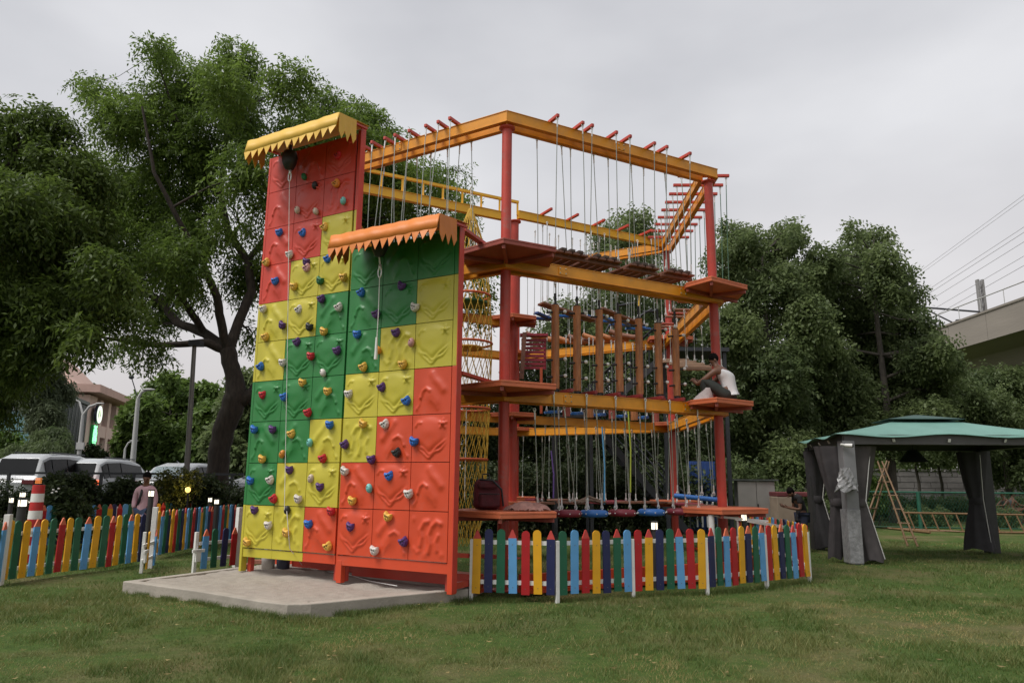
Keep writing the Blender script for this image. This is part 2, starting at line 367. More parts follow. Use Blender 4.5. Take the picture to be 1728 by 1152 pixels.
# ------------------------------------------------------------------ climbing walls
def seg_d(u, v, pts):
    d = np.full(u.shape, 9.0)
    for (ax, ay), (bx, by) in zip(pts[:-1], pts[1:]):
        dx, dy = bx - ax, by - ay; t = np.clip(((u - ax) * dx + (v - ay) * dy) / (dx * dx + dy * dy), 0, 1)
        d = np.minimum(d, np.hypot(u - ax - t * dx, v - ay - t * dy))
    return d
def relief(kind, u, v):
    h = np.zeros(u.shape); rg = lambda pts, wd, a: a * np.exp(-(seg_d(u, v, pts) / wd) ** 2)
    g = lambda cx, cy, sx, sy, a: a * np.exp(-((u - cx) / sx) ** 2 - ((v - cy) / sy) ** 2)
    if kind == 'A':      # a masked face over wavy contour lines, with a small star
        c_ = np.abs(u - .47); vee = .25 + .78 * np.sqrt(c_ ** 2 + .006) - .06 + .012 * np.sin(u * 23)
        body = 1 / (1 + np.exp(-(v - vee) * 34)) / (1 + np.exp((v - .86 - .05 * np.cos(c_ * 6)) * 30)) * np.exp(-(c_ / .36) ** 8)
        h += .050 * body * (0.75 + .25 * np.cos(c_ * 4)) + g(.47, .64, .2, .14, .020)
        for k, off in enumerate((.07, .145)):
            vl = np.maximum(vee - off - .018 * np.sin(u * 15 + k * 2), .10 - .045 * k + .012 * np.sin(u * 13)); h += .034 * np.exp(-((v - vl) / .021) ** 2) * np.exp(-((u - .48) / .41) ** 10)
        h += rg([(.1, .76), (.16, .84), (.25, .83)], .03, .030)
        for a in range(5):
            t = a * 2 * np.pi / 5 + 1.57; h += rg([(.82, .80), (.82 + .09 * np.cos(t), .80 + .10 * np.sin(t))], .020, .028)
    elif kind == 'B':    # a leaf curling over a bulge
        h += rg([(.50, .86), (.58, .74), (.70, .64), (.80, .52)], .085, .042)
        h += rg([(.20, .36), (.26, .50), (.36, .56), (.47, .50)], .035, .036) + rg([(.2, .36), (.17, .2), (.1, .12)], .024, .022)
        h += g(.50, .40, .15, .18, .055) + g(.42, .62, .2, .18, .028) + g(.64, .25, .10, .13, .026) + g(.1, .1, .05, .05, .014)
        h += rg([(.5, .3), (.6, .2), (.66, .1)], .03, .01)
    else:                # wriggling worms
        h += rg([(.30, .30), (.34, .48), (.30, .62), (.40, .78), (.50, .80)], .05, .042)
        h += rg([(.52, .18), (.56, .34), (.52, .52), (.60, .70), (.72, .80), (.82, .76)], .05, .042)
        h += rg([(.74, .22), (.70, .38), (.76, .52)], .045, .034) + rg([(.14, .24), (.22, .16), (.3, .2)], .04, .02)
        h += g(.12, .84, .05, .06, .018) + g(.86, .14, .06, .06, .018) + g(.44, .12, .06, .06, .016)
    h = h * .54
    e = np.minimum(np.minimum(u, 1 - u), np.minimum(v, 1 - v))
    return h * np.clip((e - .015) / .06, 0, 1)
def panel_mesh(kind, flip, m, wd, ht):
    G = 40; t = np.linspace(0, 1, G + 1); u, v = np.meshgrid(t, t)
    h = relief(kind, 1 - u if flip else u, v)
    vs = [(-wd / 2 + wd * u[j, i], -.02 - h[j, i], -ht / 2 + ht * v[j, i]) for j in range(G + 1) for i in range(G + 1)]
    fs = [(j * (G + 1) + i, j * (G + 1) + i + 1, (j + 1) * (G + 1) + i + 1, (j + 1) * (G + 1) + i) for j in range(G) for i in range(G)]
    mb = MB(); mb.add(vs, fs, 0, True)
    a, b = wd / 2, ht / 2; c, d = a - .004, b - .004
    r0 = [(-a, -.02, -b), (a, -.02, -b), (a, -.02, b), (-a, -.02, b)]; r1 = [(-a, .01, -b), (a, .01, -b), (a, .01, b), (-a, .01, b)]
    mb.add(r0 + r1, [(1, 0, 4, 5), (2, 1, 5, 6), (3, 2, 6, 7), (0, 3, 7, 4)])
    return mb.mesh('panel', m)
PC = {'y': mat('panel_yellow', (0.51, 0.445, 0.045), 0.42, 0.08, 2.5, 0.06, 60, dirt=0.22), 'g': mat('panel_green', (0.026, 0.185, 0.045), 0.42, 0.10, 2.5, 0.06, 60, dirt=0.2),
      'r': mat('panel_red', (0.58, 0.065, 0.022), 0.42, 0.08, 2.5, 0.06, 60, dirt=0.2), 'R': mat('panel_crimson', (0.55, 0.050, 0.028), 0.42, 0.10, 2.5, 0.06, 60, dirt=0.2)}
PNAME = {'y': 'yellow moulded panel', 'g': 'green moulded panel', 'r': 'orange red moulded panel', 'R': 'red moulded panel'}
_pm = {}
def get_panel(kind, flip, c):
    k = (kind, flip, c)
    if k not in _pm: _pm[k] = panel_mesh(kind, flip, PC[c], CW - .010, RH - .010)
    return _pm[k]
TALL = [('yyr', 'ABc'[:1] + 'CB'), ('gyy', 'AbA'), ('ggy', 'Bbb'), ('ggg', 'AAb'), ('ygg', 'BAA'), ('yyg', 'BAb'), ('Ryy', 'BAA'), ('RRy', 'BAA'), ('RRR', 'BAC'), ('RRR', 'AbA')]
SHORT = [('rrr', 'AbC'), ('rrr', 'BAB'), ('yrr', 'CbA'), ('yyr', 'AAB'), ('gyy', 'bCA'), ('ggy', 'BAA'), ('ggg', 'AbA')]
def wall(name, label, rows, c0, width_cols, top_z, edge_cols, awn_z, awn_out, awn_mat, awn_under, left_edge):
    """c0: distance in metres along the wall from its right end to this wall's right edge"""
    org = W0 + WU * c0
    t = thing(name, label, 'climbing wall', (org.x, org.y, 0), WROT)
    Wd = CW * width_cols
    for r_, (cols, kinds) in enumerate(rows):
        for k, c in enumerate(cols):
            p = place('panel', get_panel(kinds[k].upper(), kinds[k].islower(), c), t, (-Wd + CW * (k + .5), 0, Z0 + RH * (r_ + .5)))
            p['label'] = PNAME[c]
    # dark backing sheet and welded side frames
    MB().box((-Wd / 2, .035, (Z0 + top_z) / 2), (Wd - .004, .03, top_z - Z0 - .01)).build('backing_sheet', mat('backing', (0.03, 0.03, 0.03), 0.7), t)
    return t, Wd, org
def strip_posts(t, x0, x1, segs, depth=.11):
    for (za, zb, m) in segs:
        MB().box(((x0 + x1) / 2, .035, (za + zb) / 2), (x1 - x0, depth, zb - za - .002)).build('post', m, t, bevel=.006)
def awning(t, xl, xr, ztop, drop, outd, m, mu, teeth, zval, sag):
    """sloping cloth roof with zigzag valances; local x right, -y outward"""
    mb = MB(); nx = teeth * 4
    def wav(i): return .007 * math.sin(i * .55 + xl) + .008 * math.sin(i * .23)
    top = []; fr = []; lo = []
    for i in range(nx + 1):
        f = i / nx; x = xl + (xr - xl) * f; ph = i % 4
        y = -outd + wav(i) * .6; zt = ztop - drop + .004 * math.sin(i * .9)
        tooth = (0, .5, 1, .5)[ph]
        top.append((x, .02, ztop)); fr.append((x, y, zt)); lo.append((x, y - .10 - .03 * tooth + wav(i + 3) * 1.5, zt - zval * (.64 + .36 * tooth) - .012 * math.sin(i * .5)))
    n = nx + 1
    mb.add(top + fr, [(i, i + 1, n + i + 1, n + i) for i in range(nx)], 0, True)
    band = [(x, y - .055, z - zval * .58) for (x, y, z) in fr]
    mb.add(fr + band, [(i, i + 1, n + i + 1, n + i) for i in range(nx)], 0, True)
    for k in range(teeth):
        a, b = band[4 * k], band[4 * k + 4]; m_ = band[4 * k + 1:4 * k + 4]; c_ = band[4 * k + 2]
        tip = (c_[0] + .012 * math.sin(k * 2.3), c_[1] - .03 - .012 * math.sin(k * 1.7), c_[2] - zval * (.40 + .05 * math.sin(k * 3.1)))
        mb.add([a, *m_, b, tip], [(0, 1, 5), (1, 2, 5), (2, 3, 5), (3, 4, 5)], 0, False)
    for x, s_ in ((xl, -1), (xr, 1)):
        a = []; b = []
        for i in range(7):
            f = i / 6 * .58; y = -outd * (1 - f); zt = ztop - drop * (1 - f); a.append((x, y, zt)); b.append((x + .01 * s_, y, zt - zval * ((.75, 1.02, .66, 1.06, .64, 1.04, .8)[i])))
        mb.add(a + b, [(i, i + 1, 7 + i + 1, 7 + i) for i in range(6)], 0, False)
    o = mb.build('awning', [m, mu], t); s = o.modifiers.new('solid', 'SOLIDIFY'); s.thickness = .006; s.offset = 1
    fb = MB()
    for x in (xl + .03, xr - .03): fb.bar((x, .0, ztop - .05), (x, -outd + .04, ztop - drop - .04), .04, .03)
    fb.bar((xl + .03, -outd + .05, ztop - drop - .05), (xr - .03, -outd + .05, ztop - drop - .05), .03, .03)
    fb.build('awning_frame', RED, t); return o
AWY = mat('yellow_tarpaulin', (0.66, 0.40, 0.045), 0.5, 0.08, 3, 0.2, 7); AWO = mat('orange_tarpaulin', (0.62, 0.18, 0.020), 0.5, 0.10, 3, 0.25, 6); AWU = mat('tarpaulin_back', (0.6, 0.2, 0.02), 0.5)
ts = Z0 + RH * 7; tt = Z0 + RH * 10
SW, SWd, SO = wall('climbing_wall', 'short climbing wall of orange, yellow and green panels under the orange awning', SHORT, 0.0, 3, ts, 0, 0, 0, None, None, 0)
strip_posts(SW, .003, .085, [(.13, Z0 + RH * 4, PC['r']), (Z0 + RH * 4, Z0 + RH * 6, PC['y']), (Z0 + RH * 6, ts + .05, PC['g'])])
MB().box((.0915, .02, (ts + .15) / 2 + .06), (.012, .115, ts - .03)).build('side_flange', PC['R'], SW)
c0t = CW * 3 + GAPW
TW, TWd, TO = wall('climbing_wall', 'tall climbing wall with red panels on top under the yellow awning', TALL, c0t, 3, tt, 0, 0, 0, None, None, 0)
strip_posts(TW, .002, .031, [(.16, Z0 + RH * 1, PC['r']), (Z0 + RH * 1, Z0 + RH * 3, PC['y']), (Z0 + RH * 3, Z0 + RH * 6, PC['g']), (Z0 + RH * 6, ts, PC['y'])], .06)
strip_posts(TW, .032, .095, [(ts + .01, Z0 + RH * 8, PC['y']), (Z0 + RH * 8, tt + .04, PC['R'])])
MB().box((.103, .02, (ts + tt) / 2 + .05), (.014, .115, tt - ts + .06)).build('side_flange', PC['R'], TW)
strip_posts(TW, -TWd - .055, -TWd - .003, [(.16, Z0 + RH * 1.0, PC['y']), (Z0 + RH * 1.0, Z0 + RH * 4, PC['g']), (Z0 + RH * 4, Z0 + RH * 6, PC['y']), (Z0 + RH * 6, tt, PC['R'])])
# bottom rails and middle leg
MB().box((-SWd / 2, .03, Z0 - .075), (SWd - .004, .07, .135)).build('bottom_rail', PC['r'], SW)
MB().box((-SWd + .05, .035, .29), (.09, .09, .31)).build('leg', PC['r'], SW, bevel=.005)
MB().box((-CW * 2.5, .03, Z0 - .075), (CW - .004, .07, .125)).box((-CW * 1.5, .03, Z0 - .075), (CW - .004, .07, .125)).build('bottom_rail', PC['y'], TW)
MB().box((-CW * .5, .03, Z0 - .075), (CW - .006, .07, .125)).build('bottom_rail', PC['r'], TW)
MB().box((-SWd / 2, .55, .25), (SWd + .3, .10, .16)).build('rear_brace', PC['R'], SW)
MB().box((-TWd / 2 + .1, .75, .27), (TWd - .5, .10, .16)).build('rear_brace', PC['R'], TW)
for t_, W_, tz in ((SW, SWd, ts), (TW, TWd, tt)):
    b = MB()
    for x in (-W_ + .06, -.06): b.bar((x, .12, .15), (x, .12, tz), .07, .07)
    for z in (1.1, 2.4, 3.7, tz - .1): b.bar((-W_ + .06, .125, z), (-.06, .125, z), .05, .05)
    b.build('rear_frame', RED, t_)
awning(SW, -SWd + .20, .21, ts + .07, .08, .70, AWO, AWU, 14, .38, 0)
awning(TW, -TWd + .14, .22, tt + .09, .08, .66, AWY, AWU, 13, .40, 0)
# ------------------------------------------------------------------ climbing holds (bolted to the walls)
HC = {'y': ('yellow', (0.72, 0.42, 0.07)), 'b': ('blue', (0.02, 0.14, 0.50)), 'p': ('purple', (0.085, 0.028, 0.15)), 'w': ('white', (0.62, 0.57, 0.53)), 'r': ('red', (0.52, 0.015, 0.03)),
      't': ('teal', (0.16, 0.48, 0.45)), 'k': ('black', (0.02, 0.02, 0.022)), 'o': ('orange', (0.66, 0.24, 0.03)), 'g': ('green', (0.02, 0.16, 0.06)), 'e': ('beige', (0.55, 0.45, 0.36)), 'i': ('pink', (0.58, 0.30, 0.30))}
def hold_mesh(shape, c):
    m = mat('hold_' + HC[c][0], HC[c][1], 0.5, 0.15, 14, 0.15, 50); mb = MB()
    if shape == 'egg': mb.blob((0, -.03, 0), (.058, .055, .085), 12, 9); mb.blob((0, -.078, .03), (.014, .01, .014), 8, 4, 1)
    elif shape == 'wedge':
        mb.add([(-.06, 0, .05), (.07, 0, .07), (.05, 0, -.08), (-.05, 0, -.05), (.0, -.09, .05), (.045, -.075, .02)], [(0, 4, 5, 1), (0, 3, 4), (3, 2, 5, 4), (1, 5, 2)], 0); mb.blob((.01, -.075, .02), (.014, .01, .014), 8, 4, 1)
    else:               # an animal-mask grip with two ears, a brow and a tapering chin
        n = 18; ring = []
        for k in range(n):
            a = 2 * math.pi * k / n; x, z = math.sin(a), math.cos(a)
            r_ = .074 * (1 + .46 * math.exp(-((a - .80) / .26) ** 2) + .46 * math.exp(-((a - 5.48) / .26) ** 2) - .30 * math.exp(-(min(a, 6.283 - a) / .33) ** 2) + .10 * math.exp(-((a - math.pi) / .4) ** 2) - .10 * math.exp(-((a - 2.2) / .35) ** 2) - .10 * math.exp(-((a - 4.08) / .35) ** 2))
            ring.append((x * r_ * 1.12, z * r_))
        lay = [(1.0, 0), (1.03, -.030), (.84, -.060), (.52, -.070)]; vs = []
        for s_, y_ in lay: vs += [(x * s_, y_ - (.012 * (z > 0.02)), z * s_) for x, z in ring]
        vs.append((0, -.066, -.005)); fs = []
        for i in range(3):
            for k in range(n): fs.append((i * n + k, i * n + (k + 1) % n, (i + 1) * n + (k + 1) % n, (i + 1) * n + k))
        fs += [(3 * n + k, 3 * n + (k + 1) % n, 4 * n) for k in range(n)]
        mb.add(vs, [f[::-1] for f in fs], 0, False)
        for x in (-.026, .026): mb.blob((x, -.076, .012), (.0135, .012, .0115), 8, 4, 1)
        mb.blob((0, -.076, -.028), (.012, .01, .008), 8, 4, 1)
    return mb.mesh('climbing_hold', [m, BLACK])
HOLDS = '''570.5 263.5 r;514 298.5 g egg;532 313 k egg;568 310.5 o;580 339.4 t egg;502.7 355 e egg;533.7 357 e egg;471.8 393 b;512 394 b;489 430 w;548 384 y
450 443.7 y;465 475 b;517.4 442.6 p;518.5 453 i;553.5 437.6 b;496 484 y;540.5 474 g;579.5 468.5 y;444.5 522 w;476.8 549 p;505 523 w;522.6 552 k;542.7 505 p;572 519 w;610 494.5 b;447.9 569 y;546.8 559.5 y
501.6 577.6 p;603 564.5 b;525 601 r;569 592 p;477.5 612 w;440 619 b;546 629 w egg;613.4 619.8 y;511 645.8 y;444 666.6 r;479.7 670 b;553.5 660.5 y;589 665 w
520 696.4 r;429.4 724.6 b;460.4 724.6 p;492.4 732.4 y;556.7 716.7 b;523.6 746.7 t egg;477.3 766 o egg;443 774.5 y;545 773.8 r;612.5 715 y;582.2 750.3 p;627 775.3 p;423 811 b;456.5 810 w;489 792.8 p;462 841.7 r
503.6 841.7 w;525.5 807 e egg;540.6 821.4 p;582.2 794.8 w;624 823.5 t egg;594.7 844.8 y;430 860.4 p;485.4 860 k egg;453.4 886 w;483.3 898.7 y;417 914.3 y;521 883.9 b;558.8 862.5 r;553.6 921.6 y;592 888.5 p;632.4 928.6 w
678 482.8 p;700.4 518.7 w;635.2 530.6 p;668.4 561.8 p;694.8 578 i egg;639 590.5 o egg;679.7 615.3 y;644.7 654 p;686 676.7 b;650 716 w;698.7 745 b;669.8 764 k;657.4 803 b;690 833 w;655 871.7 y;681.6 914 p'''
_hm = {}
for e in HOLDS.replace('\n', ';').split(';'):
    q = e.split(); px, py, c = float(q[0]), float(q[1]), q[2]; shp = q[3] if len(q) > 3 else 'mask'
    p = onplane(px, py, W0 + WN * .05, WN); c_along = (Vector((p.x, p.y)) - W0).dot(WU)
    root, base = (SW, 0.0) if c_along < SWd + .015 else (TW, c0t)
    if (shp, c) not in _hm: _hm[(shp, c)] = hold_mesh(shp, c)
    h = place('climbing_hold', _hm[(shp, c)], root, (-(c_along - base), -.036, p.z), (0, random.uniform(-.5, .5), 0)); h.scale = (.80, .9, .80)
    h['label'] = HC[c][0] + ' climbing hold'
# ------------------------------------------------------------------ auto belays
def belay(label, px, py, pxe, pye, clip_y, thick_from=None):
    p = onplane(px, py, W0 + WN * .34, WN)
    t = thing('auto_belay', label, 'auto belay', (p.x, p.y, p.z), WROT)
    MB().lathe((0, 0, -.18), [(.012, -.02), (.07, .0), (.115, .10), (.13, .22), (.10, .30), (.0, .31)], 14).box((0, 0, .17), (.04, .03, .14)).build('casing', BLACK, t)
    e = onplane(pxe, pye, W0 + WN * .26, WN); q = onplane(px, clip_y, W0 + WN * .32, WN)
    loc = lambda v: Matrix.Rotation(-WROT, 3, 'Z') @ (v - p)
    c = loc(q); e = loc(e)
    MB().tube([(0, 0, -.19), c + Vector((0, 0, .08))], .012, 6).build('webbing', WHITE, t)
    k = MB(); k.tube([c + Vector((.03 * math.cos(a), 0, .085 * math.sin(a))) for a in [i * math.pi / 6 for i in range(13)]], .011, 6); k.lathe(c + Vector((0, 0, .06)), [(.0, -.03), (.022, -.03), (.022, .05), (.0, .05)], 8)
    k.build('clip', STEELW, t)
    MB().tube([c - Vector((0, 0, .08)), (c + e) / 2 + Vector((.01, 0, 0)), e], .0048 if not thick_from else .007, 6).build('cord', WHITE, t)
    if thick_from:
        MB().tube([e + Vector((.0, 0, .32)), e + Vector((.002, 0, .12)), e], [.016, .022, .026], 8).build('rope_tail', WHITE, t)
    return t
belay('black auto belay with thin white cord hanging under the yellow awning', 489, 268, 480, 860, 298)
belay('auto belay shaded by the orange awning, its white rope with a thick tail', 641, 412, 634, 606, 459, True)
# cord lying on the sand
p = onplane(484, 862, W0 + WN * .26, WN); mb = MB()
pts = [Vector((p.x, p.y, p.z)), onplane(489, 925, W0 + WN * .3, WN)] + [gnd(x, y, .16) for x, y in ((513, 957), (540, 962), (585, 968), (625, 980), (670, 988))]
tag(MB().tube(pts, .006, 5).build('climbing_cord', WHITE), 'thin white cord trailing from the tall wall across the sand', 'cord')
# ------------------------------------------------------------------ rope course tower
L1, L2, L3, TOP = 1.15, 2.98, 5.08, 7.55
TW_ = thing('rope_course_tower', 'hexagonal rope course tower of red poles and amber beams', 'rope course', (HEX_C.x, HEX_C.y, 0))
HL = lambda x, y, z: (x - HEX_C.x, y - HEX_C.y, z)
def pole(x, y, r, z1):
    MB().tube([HL(x, y, 0.0), HL(x, y, z1)], r, 20).lathe(HL(x, y, 0), [(r + .1, 0.0), (r + .1, .02), (r, .02)], 20).lathe(HL(x, y, z1 - .04), [(r, -.02), (r + .05, 0), (r + .05, .025), (0, .026)], 20).build('pole', RED, TW_)
for k in range(6): pole(PT[k].x, PT[k].y, .083, TOP - .19)
pole(HEX_C.x + .02, HEX_C.y, .10, TOP - .19)
def vdir(k): a = R(-150 + 60 * k) + PHI; return Vector((math.cos(a), math.sin(a)))
def ring_beam(k, off, z, wd, ht, m):
    r1, r2 = HEX_R + (off - wd / 2) / math.cos(R(30)), HEX_R + (off + wd / 2) / math.cos(R(30)); a, b = vdir(k), vdir((k + 1) % 6)
    g = .0015; pl = [a * r1, b * r1, b * r2, a * r2]; mid = (pl[0] + pl[1]) / 2; dd = (b - a).normalized() * g
    pl = [pl[0] + dd, pl[1] - dd, pl[2] - dd, pl[3] + dd]
    MB().prism([(p.x, p.y) for p in pl], z - ht, z).build('beam', m, TW_)
    # thin flanges give the beams their channel look
    r1b, r2b = r1 - .012, r2 + .012
    pl = [a * r1b + dd, b * r1b - dd, b * r2b - dd, a * r2b + dd]
    MB().prism([(p.x, p.y) for p in pl], z + .002, z + .012).prism([(p.x, p.y) for p in pl], z - ht - .012, z - ht - .002).build('beam_flange', m, TW_)
for z, ks in ((TOP, range(6)), (L3 - .02, range(6)), (L2 - .02, range(6))):
    for k in ks:
        for off in (.125, -.125): ring_beam(k, off, z, .075, .165, YEL)
def spoke(k, z, wd, ht, m, d=0.0, r0=.11, r1=None):
    v = vdir(k); n = Vector((-v.y, v.x)); r1 = r1 or HEX_R - .2
    p, q = v * r0 + n * d, v * r1 + n * d
    MB().bar((p.x, p.y, z - ht / 2), (q.x, q.y, z - ht / 2), wd, ht).bar((p.x, p.y, z + .007), (q.x, q.y, z + .007), wd + .03, .01).build('beam', m, TW_)
spoke(3, TOP + .05, .11, .17, YEL2); spoke(0, TOP - .06, .11, .17, YEL2); spoke(3, L2 - .02, .1, .165, YEL); spoke(0, L2 - .02, .1, .165, YEL); spoke(0, L3 - .02, .1, .165, YEL)
# hand rail over the left spoke
v = vdir(0); rb = MB()
for i in range(10):
    r_ = -.1 + i * .46
    rb.box((v.x * r_, v.y * r_, TOP + .105), (.045, .045, .29))
rb.bar((v.x * -.12, v.y * -.12, TOP + .27), (v.x * 4.2, v.y * 4.2, TOP + .27), .06, .06); rb.build('top_rail', YEL2, TW_)
# platforms: deck, rim and joists under each
def platform(poly, z, m=ORANGE, th=.075):
    c = np.mean(np.array(poly), 0); sc_ = lambda s: [tuple(c + (np.array(p) - c) * s) for p in poly]
    lp = lambda P: [(p[0] - HEX_C.x, p[1] - HEX_C.y) for p in P]
    d = MB().prism(lp(poly), z - .02, z + .012).prism(lp(sc_(.995)), z - th, z - .021).build('platform', m, TW_, bevel=.006)
    j = MB(); c3 = Vector((c[0] - HEX_C.x, c[1] - HEX_C.y, 0))
    for p in lp(sc_(.94)): j.bar((c3.x, c3.y, z - th - .032), (p[0], p[1], z - th - .032), .05, .06)
    o = j.build('joist', RED2, d); return d
P1P = [(-.82, 10.78), (-.14, 10.18), (.66, 10.60), (.60, 11.45), (-.11, 11.95), (-.75, 11.5)]
P2P = [(3.10, 12.58), (3.43, 12.10), (4.24, 12.68), (4.30, 13.45), (3.80, 13.95), (3.15, 13.4)]
P2P1 = [(2.95, 12.75), (3.45, 12.15), (4.42, 12.75), (4.45, 13.45), (3.80, 13.95), (3.1, 13.5)]
def hexpoly(c, r, ph=0): return [(c[0] + r * math.cos(R(60 * i + 30) + PHI + ph), c[1] + r * math.sin(R(60 * i + 30) + PHI + ph)) for i in range(6)]
for z in (L1, L2, L3):
    platform(P1P, z, RED2 if z == L3 else ORANGE); platform(P2P1 if z == L1 else P2P, z)
    for k in (0, 3, 4, 5): platform(hexpoly(PT[k], .62), z)
    platform(hexpoly((HEX_C.x + .02, HEX_C.y), .58), z)
# arms tying the short wall to the platforms
for z in (L2 + .04, L3 + .02): MB().bar(HL(-.72, 9.98, z + .03), HL(-.33, 10.9, z + .03), .10, .045).build('tie_arm', RED, TW_)
MB().bar(HL(-.78, 9.95, .22), HL(-.2, 11.0, .22), .06, .08).bar(HL(-.78, 9.95, .62), HL(-.2, 11.0, .5), .05, .06).build('tie_arm', RED, TW_)
# low red ground frame
for (a, b) in ((1, 2), (0, 1), (2, 3)):
    p, q = PT[a], PT[b]; nrm = (((p + q) / 2) - HEX_C).normalized(); p = p + nrm * .55; q = q + nrm * .55
    MB().bar(HL(p.x, p.y, .19), HL(q.x, q.y, .19), .10, .20).bar(HL(p.x, p.y, .06), HL(q.x, q.y, .06), .22, .05).build('ground_beam', PC['r'], TW_)
# slatted red guard on the middle pole and a loose red upright
g = MB()
for i in range(8): g.box((.45, -.30, 4.55 - i * .085), (.52, .03, .062))
g.bar((.22, -.28, 4.60), (.22, -.28, 3.92), .05, .04).bar((.70, -.28, 4.60), (.70, -.28, 3.92), .05, .04).box((.46, -.30, 4.66), (.60, .2, .05)); g.build('guard_panel', mat('guard_red', (.26, .02, .035), .5), TW_)
MB().bar((.26, -.42, 4.7), (.20, -.42, 3.7), .05, .09).build('guard_batten', BROWN, TW_)
MB().bar((.62, -.30, 3.95), (.62, -.30, L2), .055, .055).build('upright', mat('orange_red_post', (.5, .09, .03), .5), TW_)
# ---- helpers for things that hang along a line
class Line:
    def __init__(s, A, B, inward=None):
        s.A, s.B = Vector(A), Vector(B); s.L = (s.B - s.A).length; s.d = (s.B - s.A) / s.L; n = Vector((s.d.y, -s.d.x))
        if (s.A + s.B).length and ((s.A + s.B) / 2 - HEX_C).dot(n) < -1e-3: n = -n
        s.n = n
    def at(s, t, off=0.0): p = s.A + s.d * (t * s.L) + s.n * off; return p
    def t_px(s, px, py, off=0.0):
        o = s.A + s.n * off; p = onplane(px, py, o, s.n); return (Vector((p.x, p.y)) - o).dot(s.d) / s.L, p.z
S12 = Line(PT[1], PT[2]); S01 = Line(PT[0], PT[1]); S23 = Line(PT[2], PT[3]); S34 = Line(PT[3], PT[4]); SC3 = Line(HEX_C, PT[3])
SC3.n = Vector((SC3.d.y, -SC3.d.x))
def hanger_bar(line, t, off0, off1, z, m=RED):
    p, q = line.at(t, off0), line.at(t, off1)
    MB().bar(HL(p.x, p.y, z), HL(q.x, q.y, z), .055, .06).build('hanger_bar', m, TW_, bevel=.008)
def cable(parent, p, q, m=STEEL, r=.0075, ends=True, org=None, slack=0.0, name='cable', bot=True):
    o = org or Vector((0, 0, 0)); p, q = Vector(p) - o, Vector(q) - o; d = (q - p)
    mid = (p + q) / 2 + Vector((random.uniform(-.01, .01), random.uniform(-.01, .01), 0)); mid += Vector((slack, 0, 0))
    mb = MB().tube([p, p + d * .25 + (mid - (p + q) / 2) * .7, mid, p + d * .75 + (mid - (p + q) / 2) * .7, q], r, 6)
    if ends:
        L_ = d.length; u = d / L_; f = min(.16, L_ * .2)
        mb.tube([p + u * .02, p + u * f], .0135, 6, 1)
        mb.tube([p + Vector((.02 * math.cos(a), 0, .03 * math.sin(a) - .01)) for a in [i * math.pi / 4 for i in range(9)]], .006, 5, 1)
        if bot:
            mb.tube([q - u * f * 1.1, q - u * .02], .0145, 6, 1); mb.tube([q + Vector((.024 * math.cos(a), 0, .036 * math.sin(a) + .02)) for a in [i * math.pi / 4 for i in range(9)]], .007, 5, 1)
    return mb.build(name, [m, STEELW], parent)
def timber_step(name, label, line, t, off, z, along, across, tops, group, slats=4, m=BROWN, tilt=0.0):
    """slatted step hung from cables; tops: list of ((t, off, z), (du, dv)) with du along and dv across in half sizes"""
    c = line.at(t, off); th = thing(name, label, 'swinging step', (c.x, c.y, z), math.atan2(line.d.y, line.d.x), group)
    s = MB(); sw = along / slats
    for i in range(slats): s.box((-along / 2 + sw * (i + .5), 0, 0), (sw - .022, across, .035))
    s.build('slats', m, th, bevel=.004)
    b = MB()
    for y in (-across * .36, across * .36): b.box((0, y, -.048), (along + .06, .06, .055))
    b.build('bearer', m, th, bevel=.004)
    k = MB()
    for i in range(slats - 1):
        for y in (-across * .44,): k.box((-along / 2 + sw * (i + 1), -line_sign(line) * y, .045), (sw * .62, .13, .05))
    k.build('foot_block', mat('dark_timber', (.07, .045, .035), .7, .2), th, bevel=.006)
    inv = Matrix.Rotation(-math.atan2(line.d.y, line.d.x), 3, 'Z')
    for (tt_, oo, zz), (du, dv) in tops:
        p = line.at(tt_, oo); P = inv @ (Vector((p.x, p.y, zz)) - Vector((c.x, c.y, z)))
        cable(th, P, (du * along / 2, dv * across / 2, .05))
    return th
def line_sign(line): return 1 if line.n.dot(Vector((-line.d.y, line.d.x))) > 0 else -1
# bolted splice plates on the near beams
for ln in (S12, S01):
    for z, ts_ in ((TOP, (.5,)), (L3 - .02, (.22, .80)), (L2 - .02, (.24, .80))):
        for t in ts_:
            p = ln.at(t, .170); a = math.atan2(ln.d.y, ln.d.x); rt = Matrix.Rotation(a, 3, 'Z'); pl_ = MB().box(HL(p.x, p.y, z - .082), (.16, .012, .13), rt)
            for dx in (-.055, .055):
                for dz in (-.04, .04):
                    q = ln.at(t + dx / ln.L, .178); pl_.blob(HL(q.x, q.y, z - .082 + dz), (.012, .012, .012), 8, 5, 1)
            pl_.build('splice_plate', [YEL, STEEL], TW_)
